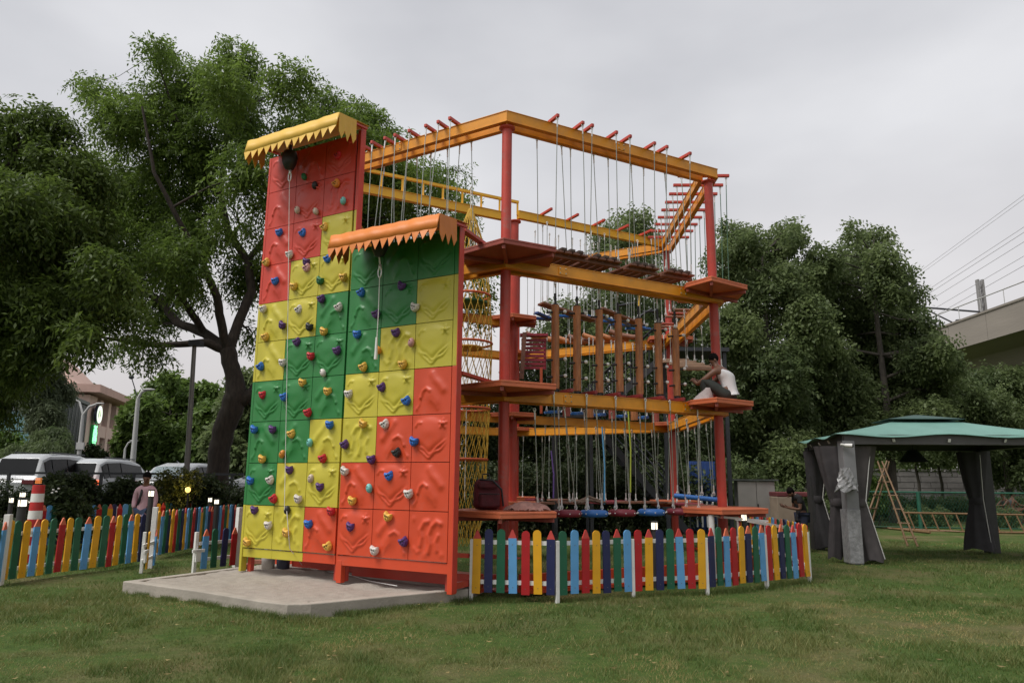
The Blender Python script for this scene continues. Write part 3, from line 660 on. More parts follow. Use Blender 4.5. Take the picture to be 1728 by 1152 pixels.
# ---- top walkway, near right side: four slatted steps
bars = [(940.6, 196), (983, 209), (999, 213), (1039.7, 226), (1063, 231.6), (1104, 244), (1125, 250), (1164, 260)]
hooks = [(906, 231.6), (947.5, 243), (962.5, 247), (1001.5, 258), (1026, 266), (1065, 280), (1086, 285), (1122, 296)]
BO = .36
tb = [S12.t_px(x, y, BO)[0] for x, y in bars]; th_ = [S12.t_px(x, y, -.15)[0] for x, y in hooks]
for t in tb: hanger_bar(S12, t, -.10, BO + .03, TOP + .045)
for i in range(4):
    sg = line_sign(S12); tops = []
    for j in (0, 1):
        tops.append(((tb[2 * i + j], BO, TOP + .01), (-.9 + 1.8 * j, sg * .85))); tops.append(((th_[2 * i + j], -.15, TOP - .18), (-.9 + 1.8 * j, -sg * .3)))
    tm = (sum(tb[2 * i:2 * i + 2] + th_[2 * i:2 * i + 2]) / 4 + .045, L3 + .25)
    timber_step('hanging_step', 'brown slatted step on steel cables, %s from the front pole along the upper right walkway' % ORD[i], S12, tm[0], -.30, tm[1] - .02, .66, .98, tops, 'slatted steps of the upper walkway', 4)
# ---- top walkway, near left side (steps mostly hidden behind the walls)
barsL = [(759.7, 203), (740, 210), (719, 216.5), (691, 225.6), (667, 233), (650, 240), (628, 246), (611, 254)]
tL = [S01.t_px(x, y, BO)[0] for x, y in barsL]
for t in tL: hanger_bar(S01, t, -.10, BO + .03, TOP + .045)
for i in range(4):
    sg = line_sign(S01); t0, t1 = tL[2 * i], tL[2 * i + 1]; tops = []
    for j, t in enumerate((t0, t1)):
        e = .9 - 1.8 * j
        tops.append(((t, BO, TOP + .01), (e, sg * .85))); tops.append(((t + .02, -.15, TOP - .18), (e, -sg * .85)))
    timber_step('hanging_step', 'cables of the %s hidden swinging step left of the front pole, behind the climbing walls' % ORD[i], S01, (t0 + t1) / 2, 0.1, L3 + .06, .5, .9, tops, 'steps of the upper left walkway', 4)
# ---- right hand side, top: nine cross bars with rope loops
ROPEG = mat('green_rope', (0.10, 0.20, 0.14), .8, .2, 40)
for i in range(9):
    t = .07 + i * .105; hanger_bar(S23, t, -.52, .50, TOP + .045)
    c = S23.at(t, 0); z = L3 + .10 + .03 * (i % 3)
    th = thing('rope_rung', 'rope hung rung on the upper right side, %s bar from the right hand pole' % ORD[i], 'rope rung', (c.x, c.y, z), 0, 'rope rungs of the upper right side')
    MB().tube([(-.42, 0, 0), (.42, 0, 0)], .028, 10).build('rung', WOODP if i % 2 else RED2, th)
    for x in (-.45, .44): cable(th, (x, 0, TOP + .01 - z), (x * .9, 0, .03), ROPEG if x > 0 else STEEL, .0085)
for i in range(5):
    t = .12 + i * .17; c = S23.at(t, -.1); z = L2 + .75 + .17 * i
    th = thing('wooden_rung', 'pale wooden ladder rung on the middle right side, %s from the right pole' % ORD[i], 'rope rung', (c.x, c.y, z), 0, 'ladder rungs of the middle right side')
    MB().box((0, 0, 0), (.75, .07, .05)).build('rung', mat('pale_wood', (.34, .22, .15), .7, .2), th, bevel=.008)
    for x in (-.34, .34): cable(th, (x, 0, L3 - .2 - z), (x, 0, .02), STEEL, .007)
# ---- spoke to the back right pole: bars with paired cables carrying brown planks and blue grips
for i, (x, y) in enumerate([(930, 356), (974.7, 366), (1019, 375), (1060, 386), (1099, 394)]):
    hanger_bar(SC3, SC3.t_px(x, y, .42)[0], -.1, .45, TOP + .09)
tC = [SC3.t_px(x, y, .42)[0] for x, y in ((930, 356), (974.7, 366), (1019, 375), (1060, 386), (1099, 394))]
for i, ((xa, ya), (xb, yb)) in enumerate((((912, 512), (1002, 541)), ((1012, 521), (1080, 548)))):
    ta, za = SC3.t_px(xa, ya, .05); tb2, zb = SC3.t_px(xb, yb, .05); p, q = SC3.at(ta, .05), SC3.at(tb2, .05); z = (za + zb) / 2
    th = thing('hanging_plank', ('long brown plank hung on cables beyond the first three logs', 'shorter brown plank hung on cables beyond the fourth and fifth logs')[i], 'plank', ((p.x + q.x) / 2, (p.y + q.y) / 2, z))
    o = Vector((th.location.x, th.location.y, z))
    MB().bar(Vector((p.x, p.y, za)) - o, Vector((q.x, q.y, zb)) - o, .26, .05).build('board', WOODP, th, bevel=.006)
    for f in (.08, .92):
        b_ = p.lerp(q, f); zz = za + (zb - za) * f
        for dv in (-.1, .1): cable(th, (b_.x + SC3.n.x * dv, b_.y + SC3.n.y * dv, TOP - .13), (b_.x + SC3.n.x * dv, b_.y + SC3.n.y * dv, zz + .03), org=o)
for i, (x, y) in enumerate(((915, 534), (955, 530), (992, 536), (1022, 539), (1052, 545), (1078, 552))):
    t, z = SC3.t_px(x, y, -.5); c = SC3.at(t, -.5); a = math.atan2(SC3.d.y, SC3.d.x)
    th = thing('blue_foothold', 'blue plastic swinging foothold behind the logs, %s from the left' % ORD[i], 'foothold', (c.x, c.y, z), a, 'blue footholds behind the logs')
    MB().bar((-.26, -.16, .03), (.26, .02, -.03), .12, .06).bar((-.26, .20, -.03), (.26, .02, -.03), .11, .06).box((.2, .02, -.03), (.2, .3, .05)).build('step_pad', BLUE if i else BLUED, th, bevel=.012)
    for dx in (-.2, .2): cable(th, (dx, 0, TOP - .13 - z), (dx, .03, .03))
# ---- back side: rolling logs on the middle walkway
for i, (x, y) in enumerate(((912, 569), (936, 573), (962, 575), (985, 574), (1010, 572), (1034, 570), (1056, 566))):
    t, z = S34.t_px(x, y, .05); c = S34.at(t, .05)
    th = thing('swinging_log', 'short peeled log slung crosswise on the back walkway, %s from the left' % ORD[i], 'log', (c.x, c.y, z), -.25, 'crosswise logs on the back walkway')
    MB().tube([(-.42, 0, .13), (-.15, 0, .02), (.15, 0, -.05), (.42, 0, -.07)], .07, 10).build('log', LOGW if i % 3 else WOODP, th)
    for y_ in (-.38, .38): cable(th, (y_, 0, TOP - .2 - z), (y_, 0, .03 - y_ * .2))
# ---- middle walkway, near right side: seven upright logs with pegs
LOGS = [(937, 515, 656), (973, 517, 660), (1010, 523, 663), (1044, 531, 661), (1077, 538, 665), (1110, 546, 665), (1139, 556, 668)]
for i, (x, yt, yb) in enumerate(LOGS):
    t, zt = S12.t_px(x, yt, -.16); _, zb = S12.t_px(x + 1.5, yb, -.16); c = S12.at(t, -.16)
    th = thing('hanging_log', 'upright brown log with black foot pegs, %s from the front pole' % ORD[i], 'log', (c.x, c.y, zb), math.atan2(S12.d.y, S12.d.x) + random.uniform(-.1, .1), 'upright logs of the middle walkway')
    h = zt - zb; lean = random.uniform(-.02, .02)
    MB().tube([(lean, 0, h), (lean * .8, 0, h * .75), (lean * .4, .004, h * .4), (0, 0, 0)], [.064, .066, .068, .066], 14).build('log', LOGW, th)
    MB().tube([(0, 0, -.005), (0, 0, -.05)], .058, 12).tube([(lean, 0, h + .001), (lean, 0, h + .02)], .055, 12).build('end_cap', BLACK, th)
    MB().box((0, 0, -.09), (.14, .14, .05)).build('foot_bracket', mat('bracket_red', (.25, .03, .03), .5), th)
    for zp in (.20, .48, h - .12):
        pg = MB().tube([(-.18, -.02, zp - .03), (.18, .02, zp + .03)], .018, 8).build('peg', BLACK, th)
        MB().blob((.185, -.01, zp + .03), (.033, .033, .033), 8, 6).build('peg_knob', WHITE, pg)
    top = L3 - .22 - zb
    k = cable(th, (lean, 0, top), (lean, 0, h + .03), STEEL, .008)
    MB().tube([(lean, 0, top - .18), (lean, 0, top - .42)], .022, 8).build('rubber_sleeve', BLACK, th)
    cable(th, (lean + .03, 0, -.1), (lean + .03, 0, L2 - .02 - zb), STEEL, .006, False)
for i in range(6):
    hanger_bar(S12, .25 + i * .105, -.62, .22, L2 + .035, mat('bracket_red', (.25, .03, .03), .5))
hanger_bar(S12, .88, -.62, .22, L2 + .035, mat('bracket_red', (.25, .03, .03), .5))
# ---- lowest walkway, near right side: five round swing seats
SEATS = [(957, 866, 'maroon', 934, 237), (1002, 866, 'blue', 990, 1), (1050, 865, 'maroon', 1039, 1), (1099, 864, 'blue', 1089, 1), (1147, 863, 'maroon', 1130, 1)]
for i, (x, y, cname, xr, _) in enumerate(SEATS):
    t, z = S12.t_px(x, y, -.1); c = S12.at(t, -.1); a = math.atan2(S12.d.y, S12.d.x)
    lab = ['maroon round swing seat nearest the front pole', 'blue round swing seat nearer the front pole', 'maroon round swing seat in the middle, between the two blue seats', 'blue round swing seat nearer the right pole', 'maroon round swing seat nearest the right pole'][i]
    th = thing('round_swing_seat', lab, 'swing seat', (c.x, c.y, z), a, 'round swing seats of the lowest walkway')
    MB().lathe((0, 0, 0), [(0, -.055), (.19, -.055), (.225, -.035), (.232, 0), (.225, .035), (.19, .055), (.0, .057)], 24).build('seat', MAROON if cname == 'maroon' else BLUE, th)
    st = MB()
    for k in range(8): st.blob((.232 * math.cos(k * .785 + .4), .232 * math.sin(k * .785 + .4), .0), (.012, .012, .012), 6, 4)
    st.build('bolt_heads', WHITE, th)
    tr, zr = S12.t_px(xr, 668, .2); p = S12.at(tr, .2); inv = Matrix.Rotation(-a, 3, 'Z')
    P = inv @ (Vector((p.x, p.y, L2 - .02)) - Vector((c.x, c.y, z)))
    cable(th, P, (-.2, .08 * -line_sign(S12) * -1, .07), STEEL, .0085); cable(th, (P.x + .36, -line_sign(S12) * -.05, L2 - .22 - z), (.2, .05, .07), STEEL, .0085); cable(th, (.0, line_sign(S12) * -.25, L2 - .22 - z), (.02, line_sign(S12) * -.19, .07), STEEL, .0075)
    if i < 4: MB().tube([(.24, 0, .0), (.30, 0, -.01), (.34, 0, .0)], .012, 6).build('connecting_strap', WHITE, th)
# one free cable by the right pole and two on the front platform
for i, (x0, y0, x1, y1, lab) in enumerate(((1177, 688, 1179, 858, 'steel cable hanging beside the right pole above the lowest platform'), (902, 690, 907, 857, 'steel cable hanging closest to the front pole above its lowest platform'))):
    t0, z0 = S12.t_px(x0, y0, .2); t1, z1 = S12.t_px(x1, y1, .1); p, q = S12.at(t0, .2), S12.at(t1, .1)
    tag(cable(None, (p.x, p.y, z0), (q.x, q.y, z1), STEEL, .0085), lab, 'cable').name = 'hanging_cable'
# ---- lowest walkways at the back and right: hanging boards
MAT2 = [WOODP, BROWN, MAROON]
for nm, ln, n, offs, zb, lb, tp in (('spoke', SC3, 5, 0.0, 1.12, 'plank step hanging low under the middle of the tower', L2 - .2), ('back', S34, 5, 0.0, 1.10, 'plank step hanging low along the back of the tower', L2 - .2), ('right', S23, 4, 0.0, 1.12, 'plank step hanging low on the right side of the tower', L2 - .2)):
    for i in range(n):
        t = (.16 + .72 * i / max(1, n - 1)); c = ln.at(t, offs); a = math.atan2(ln.d.y, ln.d.x)
        th = thing('low_plank_step', '%s, %s from the %s' % (lb, ORD[i], {'spoke': 'centre pole', 'back': 'right', 'right': 'front'}[nm]), 'swinging step', (c.x, c.y, zb), a, 'low plank steps, ' + {'spoke': 'middle', 'back': 'back', 'right': 'right side'}[nm])
        MB().box((0, 0, 0), (.44, .55, .045)).build('board', MAT2[(i + (nm == 'back')) % 3], th, bevel=.006)
        for dx, dy in ((-.18, -.22), (.18, .22)): cable(th, (dx * 1.2, dy * .6, tp - zb), (dx, dy, .03), STEEL, .007)
for i in range(5):
    t = .22 + i * .14; c = SC3.at(t, .1); z = L2 + .02
    th = thing('blue_foothold', 'blue foothold on the low spoke walkway, %s from the centre pole' % ORD[i], 'foothold', (c.x, c.y, z + .05), math.atan2(SC3.d.y, SC3.d.x), 'blue footholds of the spoke walkway')
    MB().bar((-.2, -.2, .0), (.2, .1, .05), .12, .07).bar((-.1, .2, .02), (.2, .1, .05), .11, .06).build('step_pad', BLUE, th, bevel=.012)
    for dx in (-.15, .15): cable(th, (dx, 0, L3 - .3 - z), (dx, .02, .05), STEEL, .006)
    t2 = t + .05; c = SC3.at(t2, .3)
    th = thing('stub_log', 'short brown stub post standing over the spoke beam, %s from the centre pole' % ORD[i], 'stub post', (c.x, c.y, L2), 0, 'stub posts over the spoke beam')
    MB().tube([(0, 0, .0), (0, 0, .24)], .085, 12).build('post', LOGW if i % 2 else RED2, th); cable(th, (0, 0, L3 - .3 - L2), (0, 0, .25), STEEL, .006)
# blue padded pole swinging low on the right
p = at(1138, 836, 14.3); q = at(1211, 843, 14.0); c = (p + q) / 2
th = thing('blue_balance_pole', 'bright blue padded pole slung low behind the right pole', 'balance pole', c)
MB().tube([p - c, q - c], .047, 14).build('pole', mat('blue_foam', (.03, .15, .46), .5), th)
for f in (.08, .35, .65, .92): e = p.lerp(q, f) - c; cable(th, (e.x, e.y, L2 - .2 - c.z), (e.x, e.y, .06), STEEL, .007)
# ---- net tube with hoops
nc = at(789, 600, 14.6); NX, NY = nc.x, nc.y
th = thing('net_climbing_tube', 'yellow net tube with orange hoops hanging beside the front pole', 'climbing net', (NX, NY, 0))
ROPEY = mat('yellow_rope', (.58, .36, .04), .7, .15, 40); HOOP = mat('hoop_orange', (.55, .10, .03), .5)
zt = at(770, 352, 14.6).z; prof = [(zt, .03), (zt - .35, .16), (zt - 1.0, .36), (5.1, .46), (4.2, .50), (3.0, .47), (1.95, .43), (1.1, .40), (.35, .25)]
def prad(z):
    for (za, ra), (zb, rb_) in zip(prof[:-1], prof[1:]):
        if zb <= z <= za: return rb_ + (ra - rb_) * (z - zb) / (za - zb)
    return .2
net = MB(); zs = np.linspace(zt, .35, 46)
for sgn in (1, -1):
    for k in range(20):
        a0 = k * 2 * math.pi / 20 + .1 * sgn
        net.tube([(prad(z) * math.cos(a0 + sgn * (zt - z) * .62), prad(z) * math.sin(a0 + sgn * (zt - z) * .62), z) for z in zs], .0066, 4, cap=False)
net.build('net', ROPEY, th)
for (px, py) in ((800, 500), (805, 580), (800, 775), (800, 690)):
    z = at(px, py, 14.6).z; r_ = prad(z)
    MB().tube([(r_ * math.cos(a), r_ * math.sin(a), z) for a in [i * math.pi / 12 for i in range(25)]], .026, 8, cap=False).build('hoop', HOOP, th)
for (py, m) in ((512, mat('disc_green', (.03, .12, .05), .6)), (587, mat('disc_yellow', (.60, .30, .03), .5))):
    z = at(800, py, 14.6).z; MB().lathe((0, 0, z), [(0, -.025), (prad(z) * .62 if py > 550 else prad(z) * .9, -.025), (prad(z) * .62 if py > 550 else prad(z) * .9, .02), (0, .02)], 20).build('disc', m, th)
MB().tube([(0, 0, zt + .5), (0, 0, 1.2)], .010, 6).build('centre_rope', WHITE, th)
# coloured ropes hanging inside
for i, (x, ya, yb, m, lab) in enumerate(((1060, 690, 830, mat('lime_rope', (.35, .42, .05), .7), 'lime green rope hanging low between the poles'), (1016, 720, 850, mat('sky_blue_rope', (.10, .32, .55), .7), 'sky blue rope hanging low between the poles'), (1074, 470, 530, ROPEY, 'yellow strap hanging behind the upright logs'), (930, 760, 840, mat('violet_rope', (.14, .08, .3), .7), 'violet rope hanging low near the front pole'))):
    a, b = at(x, ya, 15.2), at(x + 4, yb, 15.2); tag(MB().tube([a, a.lerp(b, .5) + Vector((.03, 0, 0)), b], .016, 6).build('hanging_rope', m), lab, 'rope')
# ------------------------------------------------------------------ picket fences
FC = {'y': mat('picket_yellow', (0.72, 0.36, 0.012), 0.45, 0.08, 5, dirt=.12), 'n': mat('picket_navy', (0.012, 0.016, 0.075), 0.45, 0.12, 5, dirt=.1), 'g': mat('picket_green', (0.010, 0.105, 0.052), 0.45, 0.1, 5, dirt=.1),
      'l': mat('picket_light_blue', (0.11, 0.33, 0.62), 0.45, 0.08, 5, dirt=.12), 'r': mat('picket_red', (0.40, 0.010, 0.014), 0.45, 0.1, 5, dirt=.1)}
TIP = mat('pencil_tip', (0.62, 0.15, 0.075), 0.5, 0.1, 8); TIPR = mat('pencil_tip_red', (0.55, 0.06, 0.05), 0.5, 0.1, 8)
SCREW = mat('screw_head', (0.12, 0.11, 0.10), 0.4)
CN = {'y': 'yellow', 'n': 'navy', 'g': 'green', 'l': 'light blue', 'r': 'red'}
_pk = {}
def picket_mesh(c, pencil, h, wd, tip):
    k = (c, pencil, round(h, 2), wd, tip)
    if k in _pk: return _pk[k]
    a = wd / 2; th = .011
    mb = MB()
    def slab(o, mi):
        n = len(o); vs = [(x, -th, z) for x, z in o] + [(x, th, z) for x, z in o]
        mb.add(vs, [tuple(range(n)), tuple(range(2 * n - 1, n - 1, -1))] + [(i, n + i, n + (i + 1) % n, (i + 1) % n) for i in range(n)], mi)
    if pencil:
        zs = h - .115; slab([(-a, 0), (a, 0), (a, zs), (-a, zs)], 0); slab([(-a, zs + .0005), (a, zs + .0005), (a * .18, h - .006), (0, h), (-a * .18, h - .006)], 1)
    else:
        o = [(-a, 0), (a, 0)] + [(a * math.cos(t), h - a + a * math.sin(t)) for t in [math.pi * i / 10 for i in range(11)]]
        slab(o, 0)
    for z in (.075, h - .20): mb.blob((0, -th, z), (.0065, .004, .0065), 6, 4, 2)
    me = mb.mesh('picket', [FC[c], TIP if tip else TIPR, SCREW]); _pk[k] = me; return me
def fence(label, path, seq, h, wd, z0, post_ts, post_h, group='colourful pencil picket fences', rails=(.14, .66), tipmix=True, postw=.05, terrain=0.0):
    """path: ground points; pickets are spread evenly along it; a letter in capitals is a pencil"""
    P = [Vector((p[0], p[1], 0)) for p in path]; seg = [(b - a).length for a, b in zip(P[:-1], P[1:])]; tot = sum(seg)
    def pos(t):
        d = t * tot
        for a, b, l in zip(P[:-1], P[1:], seg):
            if d <= l + 1e-6: return a + (b - a) * (d / l), (b - a).normalized()
            d -= l
        return P[-1], (P[-1] - P[-2]).normalized()
    o = P[0]; th = thing('picket_fence', label, 'fence', (o.x, o.y, terrain), 0, group)
    n = len(seq)
    for i, ch in enumerate(seq):
        p, d = pos((i + .5) / n); rz = math.atan2(d.y, d.x); c = ch.lower(); nrm = Vector((d.y, -d.x, 0))
        hh = h + random.uniform(-.012, .012)
        q = place('picket', picket_mesh(c, ch.isupper(), h, wd, (i * 7 % 3) > 0), th, p - o + nrm * .028 + Vector((0, 0, z0 + random.uniform(-.012, .012))), (random.uniform(-.01, .01), random.uniform(-.018, .018), rz + random.uniform(-.03, .03)))
        q['label'] = CN[c] + (' pencil shaped picket' if ch.isupper() else ' round topped picket')
    for z in rails:
        m = MB()
        for k in range(len(P) - 1): m.bar(P[k] - o + Vector((0, 0, z0 + z)), P[k + 1] - o + Vector((0, 0, z0 + z)), .03, .055)
        m.build('rail', WHITE, th)
    for t in post_ts:
        p, d = pos(max(.003, min(.997, round(t * n) / n))); nrm = Vector((d.y, -d.x, 0)); MB().box(p - o + nrm * .012 + Vector((0, 0, post_h / 2 - .05)), (postw, postw, post_h + .1), Matrix.Rotation(math.atan2(d.y, d.x), 3, 'Z')).build('post', WHITE, th, bevel=.004)
    return th
base = [gnd(793, 1012), gnd(937, 1017), gnd(1076, 1008), gnd(1199, 1003), gnd(1290, 992), gnd(1367, 982)]
bd = [0]
for a, b in zip(base[:-1], base[1:]): bd.append(bd[-1] + (b - a).length)
fence('curving colourful picket fence on white posts in front of the rope course', base, 'YngLryNglRynGlrYngLryNgLrYngLrYngLry'.replace('LrYngLrYngLry', 'LryNgLryNgLry'), .83, .112, .105, [max(.004, min(.996, d / bd[-1])) + .0 for d in bd], .80)
corner = base[-1]
fence('picket fence showing its back, running away from the right end of the front fence', [(corner.x + .02, corner.y + .1), (5.25, 14.3), (5.25, 17.4)], 'rlYgNrlygRylnYgRlyNgrYlgRynGlYrg', .80, .11, .10, [.3, .6, .97], .8)
fence('leaning row of colourful pickets at the left edge beside the grass', [gnd(-25, 992), gnd(8, 984), gnd(110, 969), gnd(170, 962), gnd(238, 951)], 'gLygyLygRygLygRygLyn', .86, .115, .06, [.10], 1.02, postw=.085)
fence('picket row continuing back from the white gate post to the left of the climbing wall', [gnd(250, 945), gnd(300, 935), gnd(345, 925), gnd(398, 915)], 'RyLgNyRgnYlgRnlYglNRgnlRgYlnRg', .86, .105, .08, [.5, .98], .85)
a, b = at(58, 850, 16.0), at(408, 850, 20.6)
fence('far picket fence running along the dark hedge on the left', [(a.x, a.y), (b.x, b.y)], 'yRlgnYlGnYlRgYnRlgYnlgnyRglnYnRgYlNgRyGlyRln', .84, .125, .12, [.02, .35, .68, .98], .9)
# gate leaves standing open at the left
def gate(name, label, p, q, seq, h, wd, tall_at, short_at, latch):
    p, q = Vector((p.x, p.y, 0)), Vector((q.x, q.y, 0)); o = p; d = (q - p).normalized(); rz = math.atan2(d.y, d.x)
    th = thing(name, label, 'gate', (o.x, o.y, 0), rz); Lg = (q - p).length
    for i, ch in enumerate(seq):
        x = Lg * (i + .5) / len(seq); k = place('picket', picket_mesh(ch.lower(), ch.isupper(), h, wd, 1), th, (x, -.03, .05), (0, random.uniform(-.03, .03), 0)); k['label'] = CN[ch.lower()] + (' pencil shaped picket' if ch.isupper() else ' round topped picket')
    MB().bar((0, 0, .2), (Lg, 0, .2), .03, .055).bar((0, 0, h * .72), (Lg, 0, h * .72), .03, .055).build('rail', WHITE, th)
    MB().box((tall_at * Lg, .03, .52), (.085, .085, 1.08)).build('post', WHITE, th, bevel=.006)
    MB().box((short_at * Lg, .02, .33), (.06, .05, .68)).build('post', WHITE, th, bevel=.006)
    MB().box((latch * Lg, -.06, .36), (.24, .03, .055)).box((latch * Lg, -.06, .28), (.10, .03, .2)).build('latch', WHITE, th, bevel=.004)
gate('gate_leaf', 'narrow open gate end with tall white post, white latch and yellow picket', gnd(236, 968), gnd(262, 955), 'yL', .62, .09, .75, .15, .0)
gate('gate_leaf', 'low gate leaf of four pickets beside the sand pit, light blue to red', gnd(332, 965), gnd(397, 957), 'LgnR', .66, .115, 1.03, -.06, -.06)
# ------------------------------------------------------------------ bollard lights
GLOW = mat('lamp_glow', (.9, .85, .75), .5, 0, emit=(1, .88, .68), estr=1.6); BOL = mat('bollard_grey', (.035, .035, .036), .5, .15, 10)
def bollard(label, px, ytop, Y, wd, lens=.10):
    t = at(px, ytop, Y); th = thing('bollard_light', label, 'bollard light', (t.x, t.y, 0), .1, 'lit garden bollards'); h = t.z; wd *= .84; lens *= .86
    MB().tube([(0, 0, 0), (0, 0, h - lens - .02)], wd / 2 * .92, 16).build('post', BOL, th)
    MB().tube([(0, 0, h - lens - .02), (0, 0, h - .012)], wd / 2, 4).build('lamp_head', GLOW, th)
    cp = MB().tube([(0, 0, h - .011), (0, 0, h + .012)], wd / 2 * 1.10, 16).tube([(0, 0, h - lens - .03), (0, 0, h - lens - .012)], wd / 2 * 1.06, 16)
    for k in range(4): a = math.pi * k / 2; cp.bar((wd * .5 * math.cos(a), wd * .5 * math.sin(a), h - lens - .02), (wd * .5 * math.cos(a), wd * .5 * math.sin(a), h), .010, .010)
    cp.build('cap', BOL, th)
bollard('large glowing bollard light by the striped post behind the left fence', 39, 842, 13.6, .19, .13)
bollard('small glowing bollard light just behind the large one by the striped post', 39, 830, 16.0, .15)
bollard('leftmost small bollard light near the white corner post', 20, 839, 15.0, .11)
bollard('small bollard light peeping out right of the large one', 50, 840, 16.6, .10)
bollard('tall bollard light in front of the man in the pink shirt', 256, 827, 15.6, .14, .125)
bollard('left one of the two bollard lights by the big tree trunk', 355, 839, 17.6, .11)
bollard('right one of the two bollard lights by the big tree trunk', 366, 842, 16.6, .12)
bollard('bollard light behind the middle of the front fence', 1104, 880, 11.6, .125, .115)
bollard('bollard light behind the right end of the front fence', 1255, 867, 12.6, .115, .105)
# grey stub pipe by the right bollard and its sloping white bar
t = at(1200, 868, 12.4); th = thing('pipe_stand', 'short white pipe stand with a sloping white bar behind the front fence', 'pipe', (t.x, t.y, 0))
MB().tube([(0, 0, 0), (0, 0, t.z)], .05, 12).box((.07, 0, t.z - .02), (.10, .03, .02)).build('pipe', WHITE, th)
e = at(1296, 879, 12.75) - Vector((t.x, t.y, 0)); MB().bar((.1, .02, t.z - .03), e, .02, .035).build('sloping_bar', WHITE, th)
# ------------------------------------------------------------------ striped post with an amber lamp
t = at(58, 880, 14.2); th = thing('striped_post', 'red and white striped traffic post with amber lamp among the left shrubs', 'traffic post', (t.x, t.y, 0))
zt = at(60, 818, 14.2).z; rd = mat('stripe_red', (.45, .02, .02), .45); mb = MB()
for i in range(9):
    z0, z1 = zt * i / 9, zt * (i + 1) / 9; r0, r1 = .140 - .035 * i / 9, .140 - .035 * (i + 1) / 9
    mb.lathe((0, 0, 0), [(r0, z0), (r1, z1)], 18, i % 2)
mb.lathe((0, 0, 0), [(.105, zt), (0, zt + .01)], 18); mb.build('cone', [rd, WHITE], th)
MB().tube([(0, 0, zt), (0, 0, zt + .03)], .07, 12).build('lamp_base', BLACK, th)
lm = MB()
for i in range(3):
    for j in range(3): lm.box((-.036 + .036 * i, -.03, zt + .045 + .038 * j), (.024, .05, .024))
lm.build('amber_lamp', mat('amber_glow', (.8, .25, .05), .5, 0, emit=(1, .35, .08), estr=.3), th)
# ------------------------------------------------------------------ gazebo
GZ = thing('gazebo', 'dark gazebo with green canopy and tied grey curtains', 'gazebo', (9.2, 16.5, 0))
GP = [Vector((6.95, 15.2)), Vector((10.95, 14.85)), Vector((11.45, 17.85)), Vector((7.45, 18.2))]; GC = Vector((9.2, 16.53)); g3 = lambda p, z: (p.x - 9.2, p.y - 16.5, z)
CAN = mat('canopy_green', (0.125, 0.255, 0.215), .6, .08, 2.5, .15, 30); FRM = mat('gazebo_frame', (.035, .034, .034), .55, .15, 8); CUR = mat('curtain_grey', (.052, .046, .048), .85, .18, 6, .2, 40); PLAS = mat('plastic_wrap', (.26, .26, .265), .28, .25, 12, .5, 25)
for i, p in enumerate(GP):
    MB().box(g3(p, 1.23), (.25, .25, 2.46)).build('post', mat('post_grey', (.20, .20, .205), .5, .12, 5) if i == 0 else FRM, GZ, bevel=.008)
for i in range(4):
    a, b = GP[i], GP[(i + 1) % 4]; d = (b - a).normalized(); nn = Vector((d.y, -d.x)) * .03
    MB().bar(g3(a + nn - d * .06, 2.49), g3(b + nn + d * .06, 2.49), .10, .20).build('beam', mat('beam_grey', (.085, .08, .08), .5, .1, 4), GZ)
    MB().bar(g3(a.lerp(GC, .08), 2.40), g3(b.lerp(GC, .08), 2.40), .03, .03).build('curtain_rail', FRM, GZ)
    MB().bar(g3(a, 2.6), g3(a.lerp(GC, .82), 2.93), .06, .06).build('rafter', FRM, GZ)
def canopy(rout, rin, zo, zi, sag, name, m, scal=0.0):
    mb = MB(); n = 16; rings = []
    for j in range(7):
        f = j / 6; ring = []
        for i in range(4):
            a, b = GP[i], GP[(i + 1) % 4]
            for k in range(n):
                u = k / n; p = a.lerp(b, u); s = rout + (rin - rout) * f; q = GC + (p - GC) * s
                z = zo + (zi - zo) * f - sag * math.sin(math.pi * f) * 1.0 * (.4 + .6 * math.sin(math.pi * u)) + (scal * (math.cos(2 * math.pi * u * 2) - 1) * .5 * (1 - f) ** 3 if scal else 0)
                ring.append(g3(q, z))
        rings += ring
    N = 4 * n; mb.add(rings, [(j * N + k, j * N + (k + 1) % N, (j + 1) * N + (k + 1) % N, (j + 1) * N + k) for j in range(6) for k in range(N)], 0, True)
    if rin < .1: mb.add(rings[6 * N:], [tuple(range(N))], 0)
    o = mb.build(name, m, GZ); s = o.modifiers.new('solid', 'SOLIDIFY'); s.thickness = .008; return o
canopy(1.13, .24, 2.60, 2.99, .03, 'canopy', CAN, .07)
canopy(.40, .03, 3.00, 3.13, .0, 'vent_cap', mat('canopy_dark', (.03, .07, .06), .6, .1, 3))
tk = MB()
for i in range(4):
    a, b = GP[i], GP[(i + 1) % 4]
    for u in (.25, .5, .75): q = GC + (a.lerp(b, u) - GC) * 1.09; tk.bar(g3(q, 2.50), g3(q * .985 + GC * .015, 2.44), .05, .015)
tk.build('canopy_tie', WHITE, GZ)
